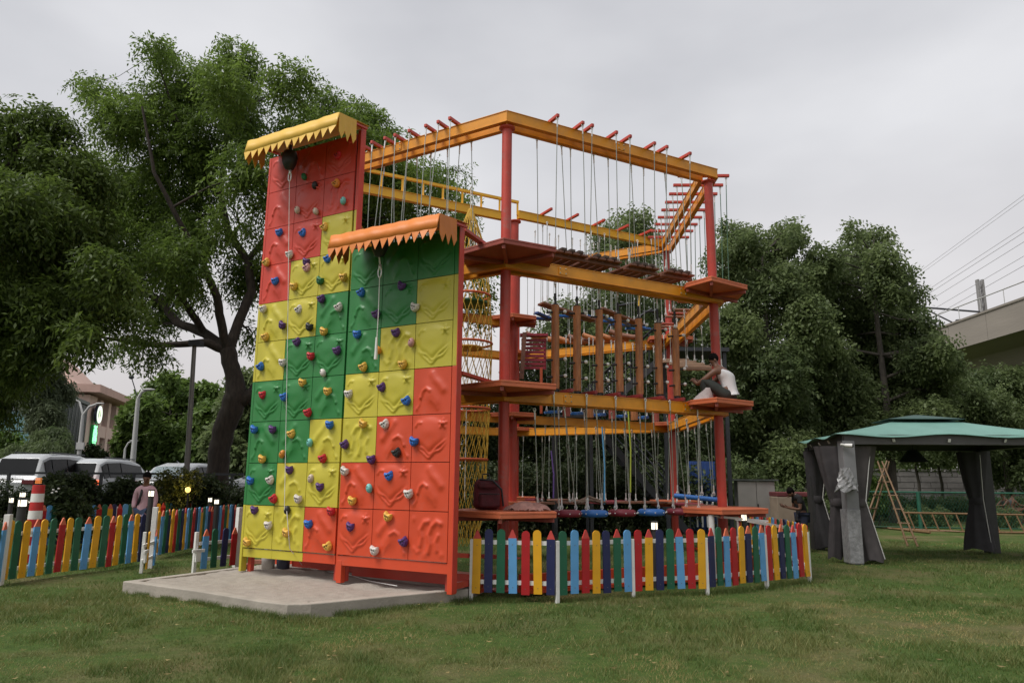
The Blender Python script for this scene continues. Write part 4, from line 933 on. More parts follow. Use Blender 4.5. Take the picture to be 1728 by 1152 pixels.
def curtain(p, side, m, flare, zb=.06, ph=0.0):
    """gathered cloth tied at waist height; side: direction in which the lower part flares"""
    mb = MB(); n = 26; lv = []
    for j in range(15):
        z = zb + (2.36 - zb) * j / 14; tie = 1.18
        if z < tie: k = (tie - z) / tie; wd = .11 + (flare - .11) * k ** .8; cx = side * .30 * k
        else: k = (z - tie) / (2.36 - tie); wd = .11 + .16 * k ** .7; cx = side * .16 * k ** 1.3
        ring = []
        for i in range(n):
            t = 2 * math.pi * i / n; r_ = wd * (1 + .14 * math.sin(t * 6 + ph + z * .8) + .05 * math.sin(t * 11 + z * 3))
            ring.append((p.x - 9.2 + cx.x + r_ * math.cos(t) * 1.15, p.y - 16.5 + cx.y + r_ * math.sin(t) * .75, z + .03 * math.sin(t * 3 + ph) * (j == 0)))
        lv += ring
    mb.add(lv, [(j * n + i, j * n + (i + 1) % n, (j + 1) * n + (i + 1) % n, (j + 1) * n + i) for j in range(14) for i in range(n)], 0, True)
    o = mb.build('curtain', m, GZ)
    MB().lathe((p.x - 9.2, p.y - 16.5, 1.13), [(.135, 0), (.15, .04), (.15, .12), (.135, .16)], 18).build('tie_band', m, o)
    MB().tube([(p.x - 9.2 + side.x * .2 + .12, p.y - 16.7, 2.3), (p.x - 9.2 + .05, p.y - 16.70, 1.25), (p.x - 9.2 + side.x * .3 + .16, p.y - 16.74, .1)], .010, 5).build('zip', WHITE, o)
curtain(GP[0] + Vector((.30, .26)), Vector((.55, -.25)), mat('curtain_taupe', (.085, .074, .074), .85, .18, 6, .2, 40), .20, .05, 1.0)
curtain(GP[0] + Vector((-.13, .30)), Vector((-.28, .3)), CUR, .13, .08, 2.0)
curtain(GP[3] + Vector((.05, -.05)), Vector((.5, -.2)), mat('curtain_dark', (.03, .028, .03), .85, .18, 6), .26, .08, 0.4)
curtain(GP[2] + Vector((-.32, -.10)), Vector((-.2, -.2)), mat('curtain_dark', (.03, .028, .03), .85, .18, 6), .30, .10, 2.4)
curtain(GP[1] + Vector((-.05, .05)), Vector((-.3, .2)), CUR, .26, .08, .9)
MB().box(g3(GP[0] + Vector((-.01, -.135)), .55), (.27, .02, 1.05)).box(g3(GP[0] + Vector((-.14, .02)), .55), (.02, .28, 1.05)).build('plastic_wrapping', PLAS, GZ, bevel=.006)
# crumpled plastic bag on the post, security lamp, hanging lampshade
bg_ = MB(); n = 18; pts = []
for j in range(9):
    z = -.42 + .46 * j / 8
    for i in range(n):
        t = 2 * math.pi * i / n; r_ = (.25 - .15 * (j / 8)) * (1 + .16 * math.sin(5 * t + j) + .1 * math.sin(9 * t - j * 2)); pts.append((r_ * math.cos(t) * .9, r_ * math.sin(t) * .55, z + .04 * math.sin(4 * t) * (j == 0)))
bg_.add(pts, [(j * n + i, j * n + (i + 1) % n, (j + 1) * n + (i + 1) % n, (j + 1) * n + i) for j in range(8) for i in range(n)], 0, False)
pb = bg_.build('plastic_bag', mat('crumpled_plastic', (.22, .22, .22), .25, .3, 14, .6, 20), None, at(1427, 792, 14.95)); tag(pb, 'crumpled clear plastic bag hung on the near gazebo post', 'plastic bag')
p = at(1425, 751, 15.03); th = thing('security_camera', 'small white security camera on the near gazebo post', 'camera', p)
MB().tube([(-.08, 0, .02), (.02, -.02, .0)], .022, 12).build('bracket', WHITE, th); MB().tube([(.0, -.02, 0), (.12, -.09, -.01)], [.034, .042], 14).build('body', WHITE, th); MB().tube([(.12, -.09, -.01), (.135, -.10, -.011)], .034, 14).build('lens', BLACK, th)
p = at(1541, 770, 16.6); th = thing('pendant_lamp', 'black lampshade hanging under the gazebo roof', 'lamp', p)
MB().lathe((0, 0, -.12), [(.31, 0), (.30, .01), (.10, .26), (.0, .27)], 20).build('lamp_shade', BLACK, th); MB().tube([(0, 0, .14), (0, 0, 2.95 - p.z)], .012, 6).build('cord', BLACK, th)
p = at(1533, 855, 24.0)
# ------------------------------------------------------------------ bamboo ladders
BAM = mat('bamboo', (.16, .092, .042), .55, .25, 9, .2, 20, stretch=(4, 4, 1))
def ladder(parent, a0, a1, b0, b1, n, r=.026):
    mb = MB().tube([a0, a0.lerp(a1, .5) + Vector((.01, 0, 0)), a1], [r * 1.15, r, r * .85], 8).tube([b0, b0.lerp(b1, .5), b1], [r * 1.15, r, r * .85], 8); mb.build('stile', BAM, parent)
    rg = MB()
    for i in range(n):
        f = (i + .6) / (n + .2); p, q = a0.lerp(a1, f), b0.lerp(b1, f); e = (q - p) * .25; rg.tube([p - e, q + e], r * .8, 6)
    rg.build('rung', BAM, parent)
ap = at(1490, 778, 20.6); th = thing('bamboo_step_ladder', 'bamboo A-frame ladder standing on the lawn behind the gazebo', 'ladder', (ap.x, ap.y, 0)); o = Vector((ap.x, ap.y, 0))
fa, fb = gnd(1532, 921) - o, gnd(1549, 922) - o; ga, gb = gnd(1446, 918) - o, gnd(1462, 916) - o
ladder(th, fa, Vector((-.14, .02, ap.z)), fb, Vector((-.02, .02, ap.z)), 6); ladder(th, ga, Vector((.10, -.03, ap.z + .02)), gb, Vector((.16, -.03, ap.z)), 6)
p0, p1 = at(1532, 895, 25.4), at(1800, 899, 24.8); th = thing('bamboo_ladder', 'long bamboo ladder lying on its edge along the green fence', 'ladder', (p0.x, p0.y, 0)); o = Vector((p0.x, p0.y, 0))
a0, b0 = Vector((0, 0, .03)), Vector((0, 0.12, .62)); a1, b1 = Vector((p1.x, p1.y, .03)) - o, Vector((p1.x, p1.y + .12, .60)) - o
MB().tube([a0, a1], .035, 8).tube([b0, b1], .035, 8).build('stile', BAM, th); mb = MB()
for i in range(13): f = (i + .5) / 13; mb.tube([a0.lerp(a1, f + .01), b0.lerp(b1, f - .015)], .028, 6)
mb.build('rung', BAM, th)
for i, (x0, y0, x1, y1, lab) in enumerate(((1470, 889, 1570, 901, 'long pale bamboo pole lying on the grass by the ladder'), (1500, 893, 1620, 899, 'second bamboo pole lying on the grass nearer the green fence'))):
    tag(MB().tube([gnd(x0, y0) + Vector((0, 0, .04)), gnd(x1, y1) + Vector((0, 0, .05))], .035, 8).build('bamboo_pole', BAM), lab, 'bamboo pole')
# ------------------------------------------------------------------ green chain link fence
GRN = mat('fence_green', (.015, .09, .055), .5, .15, 6)
fa, fb = at(1290, 894, 27.2), at(1800, 899, 26.0); th = thing('chain_link_fence', 'green chain link fence across the lawn behind the gazebo', 'fence', (fa.x, fa.y, 0)); o = Vector((fa.x, fa.y, 0)); D = Vector((fb.x - fa.x, fb.y - fa.y, 0)); FL = D.length; D.normalize(); hh = 1.30
MB().tube([D * 0 + Vector((0, 0, hh)), D * FL + Vector((0, 0, hh))], .032, 8).tube([D * 0 + Vector((0, 0, .08)), D * FL + Vector((0, 0, .08))], .02, 6).build('top_rail', GRN, th)
for px in (1310, 1430, 1550, 1640, 1727):
    q = at(px, 850, 26.6); s = (Vector((q.x, q.y, 0)) - o).dot(D); MB().tube([D * s, D * s + Vector((0, 0, hh + .02))], .07 if px in (1550, 1727) else .035, 10).build('post', GRN, th)
net = MB(); N = int(FL / .11)
for i in range(N + 1):
    for sg in (1, -1):
        x0 = i * .11; x1 = x0 + sg * hh * .55
        if -.1 < x1 < FL + .1: net.tube([D * x0 + Vector((0, 0, .05)), D * x1 + Vector((0, 0, hh))], .0045, 3, cap=False, smooth=False)
net.build('wire_mesh', GRN, th)
# ------------------------------------------------------------------ stone boundary wall
STN = mat('boundary_stone', (.16, .15, .145), .9, .25, 1.4, .5, 8)
a, b = at(1330, 836, 44), at(1900, 836, 42); wb = MB(); L_ = (b - a).length; d = (Vector((b.x - a.x, b.y - a.y, 0))).normalized(); th = thing('boundary_wall', 'grey stone boundary wall beyond the clipped hedge on the right', 'wall', (a.x, a.y, 0), math.atan2(d.y, d.x))
rows = 7; bw = 1.0; bh = 2.35 / rows
for r_ in range(rows):
    x = -(r_ % 2) * .5
    while x < L_:
        wl = bw * random.uniform(.8, 1.2); wb.box((x + wl / 2, random.uniform(-.015, .015), bh * (r_ + .5)), (wl - .03, .36, bh - .03)); x += wl
wb.build('stone_courses', STN, th); MB().box((L_ / 2, .02, 1.16), (L_, .28, 2.32)).build('core', mat('mortar', (.09, .085, .08), .95), th); MB().box((L_ / 2, 0, 2.40), (L_, .46, .09)).build('coping', STN, th)
# ------------------------------------------------------------------ metal cabinet, crates
c = at(1278, 860, 20.0); th = thing('metal_cabinet', 'pale grey two door metal cabinet behind the rope course', 'cabinet', (c.x, c.y, 0), -.12); W_ = at(1308, 830, 20).x - at(1247, 830, 20).x; H_ = at(1278, 811, 20).z
CAB = mat('cabinet_grey', (.42, .40, .37), .5, .08, 3, dirt=.2); CABD = mat('cabinet_side', (.16, .16, .16), .5, .1, 3)
MB().box((0, .28, H_ / 2), (W_, .52, H_)).build('body', CABD, th, bevel=.01)
for s in (-1, 1):
    d = MB().box((s * W_ / 4, .005, H_ / 2 + .04), (W_ / 2 - .012, .025, H_ - .12)).build('door', CAB, th, bevel=.005)
    if s > 0: MB().box((s * W_ / 4 - .22, -.02, H_ * .56), (.03, .03, .22)).build('handle', BLACK, d)
MB().box((-.12, .26, H_ + .025), (W_ + .42, .66, .04)).build('lid', mat('cabinet_lid', (.10, .115, .105), .5), th)
c = at(1325, 858, 19.4); th = thing('storage_box', 'beige and maroon storage box beside the grey cabinet', 'box', (c.x, c.y, 0), .05)
MB().box((0, 0, .62), (.62, .5, 1.24)).build('body', mat('beige_board', (.42, .33, .25), .7, .12, 4), th, bevel=.02); MB().box((.18, .02, 1.30), (.95, .55, .12)).build('lid', mat('maroon_lid', (.20, .05, .055), .6), th, bevel=.02)
# ------------------------------------------------------------------ things on the platforms and under the wall
BAG = mat('red_rucksack', (.11, .010, .016), .75, .25, 10, .3, 30)
c = Vector((-.36, 11.02, L1 + .012)); th = thing('rucksack', 'dark red rucksack leaning against the front pole on the lowest platform', 'rucksack', c, .25)
bo = MB().box((0, 0, .22), (.40, .20, .44)).build('body', BAG, th, bevel=.085); bo.modifiers['bevel'].segments = 4; bo.rotation_euler = (R(-10), R(4), 0)
po_ = MB().box((.02, -.13, .14), (.30, .10, .20)).box((0, -.11, .36), (.30, .06, .10)).build('pocket', mat('rucksack_dark', (.07, .008, .012), .8, .25, 10, .3, 30), th, bevel=.035)
MB().tube([(-.12, -.06, .44), (.06, -.15, .43), (.20, -.13, .30), (.24, -.08, .06)], .016, 6).tube([(-.06, 0, .44), (-.06, .0, .52), (.04, 0, .52), (.04, .0, .44)], .012, 6).tube([(-.14, -.18, .24), (.16, -.19, .235)], .006, 5).build('strap', BLACK, th)
def crumple(name, label, cat, c, sx, sy, hmax, m, seed, rz=0):
    gx, gy = np.meshgrid(np.linspace(-1, 1, 40), np.linspace(-1, 1, 28)); r_ = np.hypot(gx, gy) * (1 + .25 * (vnoise(gx * 2.2 + seed, gy * 2.2, seed) - .5))
    rid = 1 - np.abs(vnoise(gx * 3.2 + 5, gy * 3.2, seed + 1) * 2 - 1); z = np.clip(1 - r_ ** 2.2, 0, 1) ** .7 * hmax * (.35 + .8 * rid) + .004
    V = np.stack([gx * sx * (1 + .2 * (vnoise(gx * 3, gy * 3, seed + 2) - .5)), gy * sy, z], -1).reshape(-1, 3); ix = np.arange(len(V)).reshape(gx.shape); ok = (r_ < 1)[:-1, :-1]
    o = big_mesh(name, V, np.stack([ix[:-1, :-1], ix[:-1, 1:], ix[1:, 1:], ix[1:, :-1]], -1)[ok], None, m); o.location = c; o.rotation_euler = (0, 0, rz)
    for p in o.data.polygons: p.use_smooth = True
    return tag(o, label, cat)
crumple('cloth_heap', 'crumpled dusty pink cloth heap on the lowest front platform', 'cloth', (.24, 10.85, L1 + .012), .36, .22, .12, mat('dusty_pink_cloth', (.34, .18, .15), .9, .2, 14, .5, 30), 3, .4)
c = S12.at(.46, -.7); mb = MB()
for i in range(12): mb.tube([(random.uniform(-.3, -.15), random.uniform(-.2, .2), .03), (0, random.uniform(-.1, .1), random.uniform(.06, .14)), (random.uniform(.2, .32), random.uniform(-.2, .2), .03)], .02, 6)
tag(mb.build('tool_bundle', mat('brown_bundle', (.15, .10, .07), .8, .3, 10), None, (c.x, c.y, L1 + .05)), 'loose brown bundle lying behind the round seats', 'bundle')
c = Vector((-3.95, 12.35, .14))
for i, (dx, dy) in enumerate(((0, 0), (.26, -.05))):
    th = thing('paint_tub', ('pale paint tub under the left end of the tall wall', 'navy labelled tub right of the pale paint tub under the tall wall')[i], 'tub', c + Vector((dx, dy, 0)))
    MB().lathe((0, 0, 0), [(0, 0), (.10, 0), (.115, .24), (.08, .30), (.075, .33), (0, .33)], 18).build('tub', (mat('tub_pale', (.42, .40, .38), .4), WHITE)[0] if i == 0 else mat('tub_navy', (.05, .055, .09), .4), th); MB().lathe((0, 0, .33), [(.085, 0), (.085, .04), (0, .045)], 16).build('lid', WHITE, th)
for i, (x, y, lab) in enumerate(((433, 950, 'broken red brick lying nearest the left foot of the tall wall'), (452, 947, 'whole red brick lying in the sand between the tubs and the tall wall foot'), (416, 957, 'red brick half outside the left foot of the tall wall'))):
    p = gnd(x, y, .16); tag(MB().box((0, 0, .035), (.21, .10, .07), Matrix.Rotation(i * .7, 3, 'Z')).build('brick', mat('brick', (.30, .12, .08), .9, .25, 12, .4, 40), None, (p.x, p.y, .15), bevel=.008), lab, 'brick')
# ------------------------------------------------------------------ people
def skin(name, nodes, edges, m, parent=None, sub=2, root='pelvis'):
    """one continuous surface grown round a skeleton; nodes: name -> (x, y, z, radius[, radius2])"""
    ks = list(nodes); me = bpy.data.meshes.new(name); me.from_pydata([nodes[k][:3] for k in ks], [(ks.index(a), ks.index(b)) for a, b in edges], [])
    o = bpy.data.objects.new(name, me); col.objects.link(o); me.materials.append(m)
    if parent: o.parent = parent
    s = o.modifiers.new('skin', 'SKIN'); s.use_smooth_shade = True
    if not me.skin_vertices: me.attributes.new('skin_modifier', 'FLOAT', 'POINT')
    d = me.skin_vertices[0].data
    for i, k in enumerate(ks):
        r_ = nodes[k][3]; d[i].radius = (r_, nodes[k][4] if len(nodes[k]) > 4 else r_); d[i].use_root = (k == root)
    sb = o.modifiers.new('sub', 'SUBSURF'); sb.levels = 1; sb.render_levels = sub
    return o
CH = lambda *ks: list(zip(ks[:-1], ks[1:]))
def hand(nodes, edges, side, wrist, dirv, palmn, spread, curl=.5):
    """palm and five separate bent fingers growing from a wrist node"""
    w_ = Vector(nodes[wrist][:3]); d = Vector(dirv).normalized(); n = Vector(palmn).normalized(); s = d.cross(n).normalized() * spread
    pm = w_ + d * .055; nodes[side + 'palm'] = (*pm, .026, .018); edges.append((wrist, side + 'palm'))
    for i, (off, ln) in enumerate(((-.030, .066), (-.010, .078), (.010, .074), (.028, .058))):
        a = pm + d * .035 + s * off; b = a + (d * math.cos(curl * .5) + n * math.sin(curl * .5)) * ln * .55; c = b + (d * math.cos(curl * 1.3) + n * math.sin(curl * 1.3)) * ln * .5
        for q, p, r_ in (('a', a, .0105), ('b', b, .009), ('c', c, .0075)): nodes['%sf%d%s' % (side, i, q)] = (*p, r_)
        edges += [(side + 'palm', '%sf%da' % (side, i))] + CH('%sf%da' % (side, i), '%sf%db' % (side, i), '%sf%dc' % (side, i))
    a = w_ + d * .03 - s * .03; b = a + (d * .7 - s * .6 + n * .3).normalized() * .04; c = b + (d + n * .4).normalized() * .03
    for q, p, r_ in (('ta', a, .012), ('tb', b, .0105), ('tc', c, .0085)): nodes[side + q] = (*p, r_)
    edges += [(wrist, side + 'ta'), (side + 'ta', side + 'tb'), (side + 'tb', side + 'tc')]
def head_parts(o, c, yaw, pitch, hair_back=True, s=1.0):
    """hair and the features of a face on a head centred at c; the face looks along -y before turning"""
    rot = Matrix.Rotation(yaw, 3, 'Z') @ Matrix.Rotation(pitch, 3, 'X'); P = lambda x, y, z: Vector(c) + rot @ (Vector((x, y, z)) * s)
    hb = MB(); hb.blob(P(0, .030, .040), (.094 * s, .088 * s, .094 * s), 16, 10, rot=rot)
    for i in range(40):
        a, b = random.uniform(0, 6.28), random.uniform(.1, 1.35); hb.blob(P(.082 * math.sin(b) * math.cos(a), .036 + .078 * math.sin(b) * math.sin(a), .035 + .092 * math.cos(b)), (.016, .016, .012), 6, 4)
    hb.build('hair', HAIR, o)
    f = MB()
    for x in (-.031, .031): f.blob(P(x, -.080, .005), (.012, .007, .006), 8, 5, 1, rot); f.bar(P(x - .017, -.088, .024), P(x + .017, -.088, .024), .006, .007, 1)
    f.blob(P(0, -.098, -.022), (.015, .018, .021), 8, 6, 0, rot); f.blob(P(0, -.088, -.056), (.024, .008, .008), 8, 5, 2, rot)
    for x in (-.083, .083): f.blob(P(x, .01, -.008), (.010, .021, .030), 8, 6, 0, rot)
    f.build('face', [SKIN, HAIR, mat('lips', (.16, .05, .04), .5)], o)
def add_head(nodes, edges, neck, c, d):
    """head as part of the body surface: skull, jaw"""
    c = Vector(c); d = Vector(d).normalized(); nodes['skull'] = (*c, .088, .083); nodes['crown'] = (*(c + d * .07), .070); nodes['jaw'] = (*(c - d * .062), .064, .060); edges += [(neck, 'jaw'), ('jaw', 'skull'), ('skull', 'crown')]
VEST = mat('white_vest', (.66, .65, .66), .85, .05, 10, .2, 30); TROU = mat('dark_trousers', (.022, .026, .022), .85, .2, 8, .2, 30)
# -- the man sitting on the middle right platform; local x runs to the picture's right, y away from the camera
pz = L2 + .013; seat = at(1222, 676, 12.95); th = thing('person', 'man in white vest and dark trousers crouched on the middle right platform', 'person', (seat.x, seat.y, pz), R(-28))
N = {'pelvis': (.08, .02, .12, .12, .12), 'waist': (.10, .0, .28, .105, .105), 'chest': (.03, .01, .47, .115, .115), 'upper': (-.05, .02, .575, .09, .09), 'neck': (-.115, .03, .665, .052)}
Ed = CH('pelvis', 'waist', 'chest', 'upper', 'neck')
add_head(N, Ed, 'neck', (-.165, .05, .775), (-.28, .05, 1))
N.update({'shl': (-.10, -.16, .555, .062), 'ell': (-.30, -.20, .40, .046), 'fml': (-.42, -.17, .33, .040), 'wrl': (-.50, -.10, .40, .030), 'shr': (-.02, .19, .55, .062), 'elr': (-.24, .24, .40, .045), 'wrr': (-.46, .10, .42, .03)})
Ed += CH('upper', 'shl', 'ell', 'fml', 'wrl') + CH('upper', 'shr', 'elr', 'wrr')
hand(N, Ed, 'L', 'wrl', (-.5, .5, .35), (.4, .5, -.5), 1, .8); hand(N, Ed, 'Rr', 'wrr', (-.6, -.3, .2), (.3, -.5, -.6), 1, .8)
N.update({'hipl': (.04, -.12, .12, .10), 'knl': (-.33, -.17, .40, .068), 'anl': (-.24, -.17, .06, .042), 'tol': (-.42, -.18, .025, .03), 'hipr': (.05, .14, .12, .10), 'knr': (-.30, .17, .42, .066), 'anr': (-.30, .16, .06, .042), 'tor': (-.48, .17, .025, .03)})
Ed += CH('pelvis', 'hipl', 'knl', 'anl', 'tol') + CH('pelvis', 'hipr', 'knr', 'anr', 'tor')
body = skin('body', N, Ed, SKIN, th)
head_parts(th, (-.165, .05, .775), R(-68), R(-38) * -1)
skin('vest', {'a': (.120, .015, .15, .128, .138), 'pelvis': (.120, .0, .27, .128, .140), 'b': (.065, .01, .44, .138, .160), 'c': (.0, .015, .555, .105, .13), 'd': (-.075, -.095, .595, .045, .04), 'e': (-.02, .125, .59, .045, .04)}, CH('a', 'pelvis', 'b', 'c') + [('c', 'd'), ('c', 'e')], VEST, th)
tr = {'pelvis': (.09, .02, .115, .150, .118), 'hl': (.03, -.12, .125, .115), 'tl': (-.15, -.155, .28, .098), 'kl': (-.33, -.17, .40, .082), 'cl': (-.29, -.17, .23, .072), 'al': (-.25, -.17, .10, .06), 'hr': (.05, .14, .125, .112), 'kr': (-.30, .17, .42, .080), 'ar': (-.30, .16, .11, .058)}
skin('trousers', tr, CH('pelvis', 'hl', 'tl', 'kl', 'cl', 'al') + CH('pelvis', 'hr', 'kr', 'ar'), TROU, th)
# white sack and a carrier bag by his feet
mb = MB(); n = 16; pts = []
for j in range(8):
    for i in range(n):
        t = 2 * math.pi * i / n; k = j / 7; r_ = (.13 * (1 - k) + .04) * (1 + .16 * math.sin(4 * t + j * .8)); pts.append((r_ * math.cos(t) + .10 * k, r_ * math.sin(t) * .7, .22 * k))
mb.add(pts, [(j * n + i, j * n + (i + 1) % n, (j + 1) * n + (i + 1) % n, (j + 1) * n + i) for j in range(7) for i in range(n)], 0, True); mb.add(pts[7 * n:], [tuple(range(n))], 0)
p = at(1186, 676, 12.62); tag(mb.build('cloth_sack', mat('pale_sack', (.36, .31, .30), .85, .15, 8, .4, 18), None, (p.x, p.y, pz)), 'pale pinkish cloth sack beside the crouching man', 'sack')
# -- standing man in the black shirt, looking down
g = at(1345, 862, 17.6); th = thing('person', 'man in black T-shirt looking down at his hands behind the right fence', 'person', (g.x, g.y, 0), 0)
hz = at(1334, 832, 17.6)
hx = hz.x - g.x; zt = hz.z
N = {'pelvis': (.12, .02, .84, .125, .11), 'waist': (.11, .02, .98, .115, .10), 'chest': (.05, .02, 1.17, .115, .09), 'upper': (.0, .02, 1.275, .08, .07), 'neck': (-.07, .01, 1.335, .048)}
Ed = CH('pelvis', 'waist', 'chest', 'upper', 'neck'); add_head(N, Ed, 'neck', (hx, .0, zt), (.35, 0, 1))
N.update({'shl': (.02, -.16, 1.25, .058), 'ell': (.0, -.20, .98, .042), 'wrl': (-.26, -.12, 1.02, .028), 'shr': (.03, .19, 1.25, .058), 'elr': (.0, .21, .99, .042), 'wrr': (-.26, .08, 1.04, .028)})
Ed += CH('upper', 'shl', 'ell', 'wrl') + CH('upper', 'shr', 'elr', 'wrr')
hand(N, Ed, 'L', 'wrl', (-.8, .3, .25), (.1, .6, .5), 1, .9); hand(N, Ed, 'Rr', 'wrr', (-.8, -.2, .2), (.1, -.6, .5), -1, .9)
for s, y in (('l', -.1), ('r', .12)):
    N.update({'hip' + s: (.12, y, .82, .09), 'kn' + s: (.09, y, .45, .062), 'an' + s: (.12, y, .07, .042), 'to' + s: (-.08, y, .03, .035)}); Ed += CH('pelvis', 'hip' + s, 'kn' + s, 'an' + s, 'to' + s)
skin('body', N, Ed, SKIN, th); head_parts(th, (hx, .0, zt), R(-90), R(38))
BLK = mat('black_cotton', (.016, .015, .017), .85, .2, 9, .2, 30)
skin('shirt', {'hem': (.12, .02, .74, .138, .125), 'pelvis': (.12, .02, .86, .142, .128), 'b': (.11, .02, 1.0, .140, .12), 'c': (.05, .02, 1.18, .165, .128), 'col': (-.05, .015, 1.325, .066, .064), 'd': (.005, .02, 1.27, .128, .115), 'e': (.02, -.16, 1.245, .076), 'f': (.01, -.185, 1.10, .066), 'g': (.03, .19, 1.245, .076), 'h': (.02, .20, 1.10, .066)}, CH('hem', 'pelvis', 'b', 'c', 'd', 'col') + CH('d', 'e', 'f') + CH('d', 'g', 'h'), BLK, th)
skin('trousers', {'pelvis': (.12, .02, .82, .138, .12), 'a': (.12, -.1, .80, .105), 'b': (.09, -.1, .45, .078), 'c': (.12, -.1, .08, .06), 'd': (.12, .12, .80, .105), 'e': (.09, .12, .45, .078), 'f': (.12, .12, .08, .06)}, CH('pelvis', 'a', 'b', 'c') + CH('pelvis', 'd', 'e', 'f'), mat('navy_jeans', (.02, .025, .05), .85, .2, 9), th)
# -- man in pink shirt with a rucksack, walking behind the left fence
hz = at(249, 806, 17.0); th = thing('person', 'man in pale pink shirt and jeans with dark rucksack behind the left fence', 'person', (hz.x, hz.y, 0), 0); zt = hz.z; z0 = zt - 1.60
N = {'pelvis': (-.05, .02, .92 + z0, .12, .105), 'waist': (-.05, .03, 1.06 + z0, .11, .095), 'chest': (-.04, .03, 1.26 + z0, .115, .09), 'upper': (-.03, .03, 1.375 + z0, .08, .065), 'neck': (-.01, .0, 1.475 + z0, .05)}
Ed = CH('pelvis', 'waist', 'chest', 'upper', 'neck'); add_head(N, Ed, 'neck', (0, -.03, zt), (0, .3, 1))
N.update({'shl': (-.21, .02, 1.35 + z0, .055), 'ell': (-.26, .03, 1.08 + z0, .042), 'wrl': (-.20, -.10, .86 + z0, .028), 'shr': (.15, .04, 1.35 + z0, .055), 'elr': (.21, .06, 1.08 + z0, .042), 'wrr': (.17, -.02, .84 + z0, .028)})
Ed += CH('upper', 'shl', 'ell', 'wrl') + CH('upper', 'shr', 'elr', 'wrr')
hand(N, Ed, 'L', 'wrl', (.35, -.15, -.9), (.7, .2, .3), 1, .6); hand(N, Ed, 'Rr', 'wrr', (0, -.1, -1), (-.8, -.2, 0), 1, .6)
for s, x, y in (('l', -.14, -.12), ('r', .04, .12)):
    N.update({'hip' + s: (x, .02, .88 + z0, .088), 'kn' + s: (x, .02 + y * .6, .48 + z0 * .5, .062), 'an' + s: (x, y, .09, .042), 'to' + s: (x, y - .16, .04, .036)}); Ed += CH('pelvis', 'hip' + s, 'kn' + s, 'an' + s, 'to' + s)
skin('body', N, Ed, SKIN, th); head_parts(th, (0, -.03, zt), R(12), R(22))
PNK = mat('pink_cotton', (.58, .36, .40), .85, .08, 9, .2, 30)
sh = {'col': (-.015, .01, 1.445 + z0, .070, .066), 'hem': (-.05, .02, .76 + z0, .135, .125), 'pelvis': (-.05, .02, .88 + z0, .140, .128), 'b': (-.05, .03, 1.06 + z0, .130, .115), 'c': (-.04, .03, 1.26 + z0, .163, .127), 'd': (-.03, .03, 1.365 + z0, .140, .115), 'e': (-.20, .02, 1.345 + z0, .080), 'f': (-.26, .03, 1.08 + z0, .060), 'g': (-.215, -.07, .92 + z0, .046), 'h': (.15, .04, 1.345 + z0, .074), 'i': (.21, .06, 1.08 + z0, .060), 'j': (.18, .0, .9 + z0, .046)}
skin('shirt', sh, CH('hem', 'pelvis', 'b', 'c', 'd', 'col') + CH('d', 'e', 'f', 'g') + CH('d', 'h', 'i', 'j'), PNK, th)
JE = mat('blue_jeans', (.05, .075, .14), .85, .2, 9)
tz = {'pelvis': (-.05, .02, .88 + z0, .135, .115)}
for s, x, y in (('l', -.14, -.12), ('r', .04, .12)): tz.update({'a' + s: (x, .02, .84 + z0, .10), 'b' + s: (x, .02 + y * .6, .48 + z0 * .5, .078), 'c' + s: (x, y, .10, .06)})
skin('trousers', tz, CH('pelvis', 'al', 'bl', 'cl') + CH('pelvis', 'ar', 'br', 'cr'), JE, th)
bk = thing('rucksack', 'dark navy rucksack on the back of the man in pink', 'rucksack', (hz.x - .1, hz.y + .24, 1.0 + z0), .25)
MB().blob((0, 0, .1), (.17, .12, .27), 14, 10).blob((-.13, -.02, -.08), (.08, .10, .22), 12, 8).build('body', mat('navy_bag', (.015, .018, .035), .8), bk)
MB().tube([(-.02, -.06, .33), (-.04, -.28, .36), (-.05, -.38, .18), (-.1, -.28, 0)], .028, 8).build('strap', BLACK, bk)
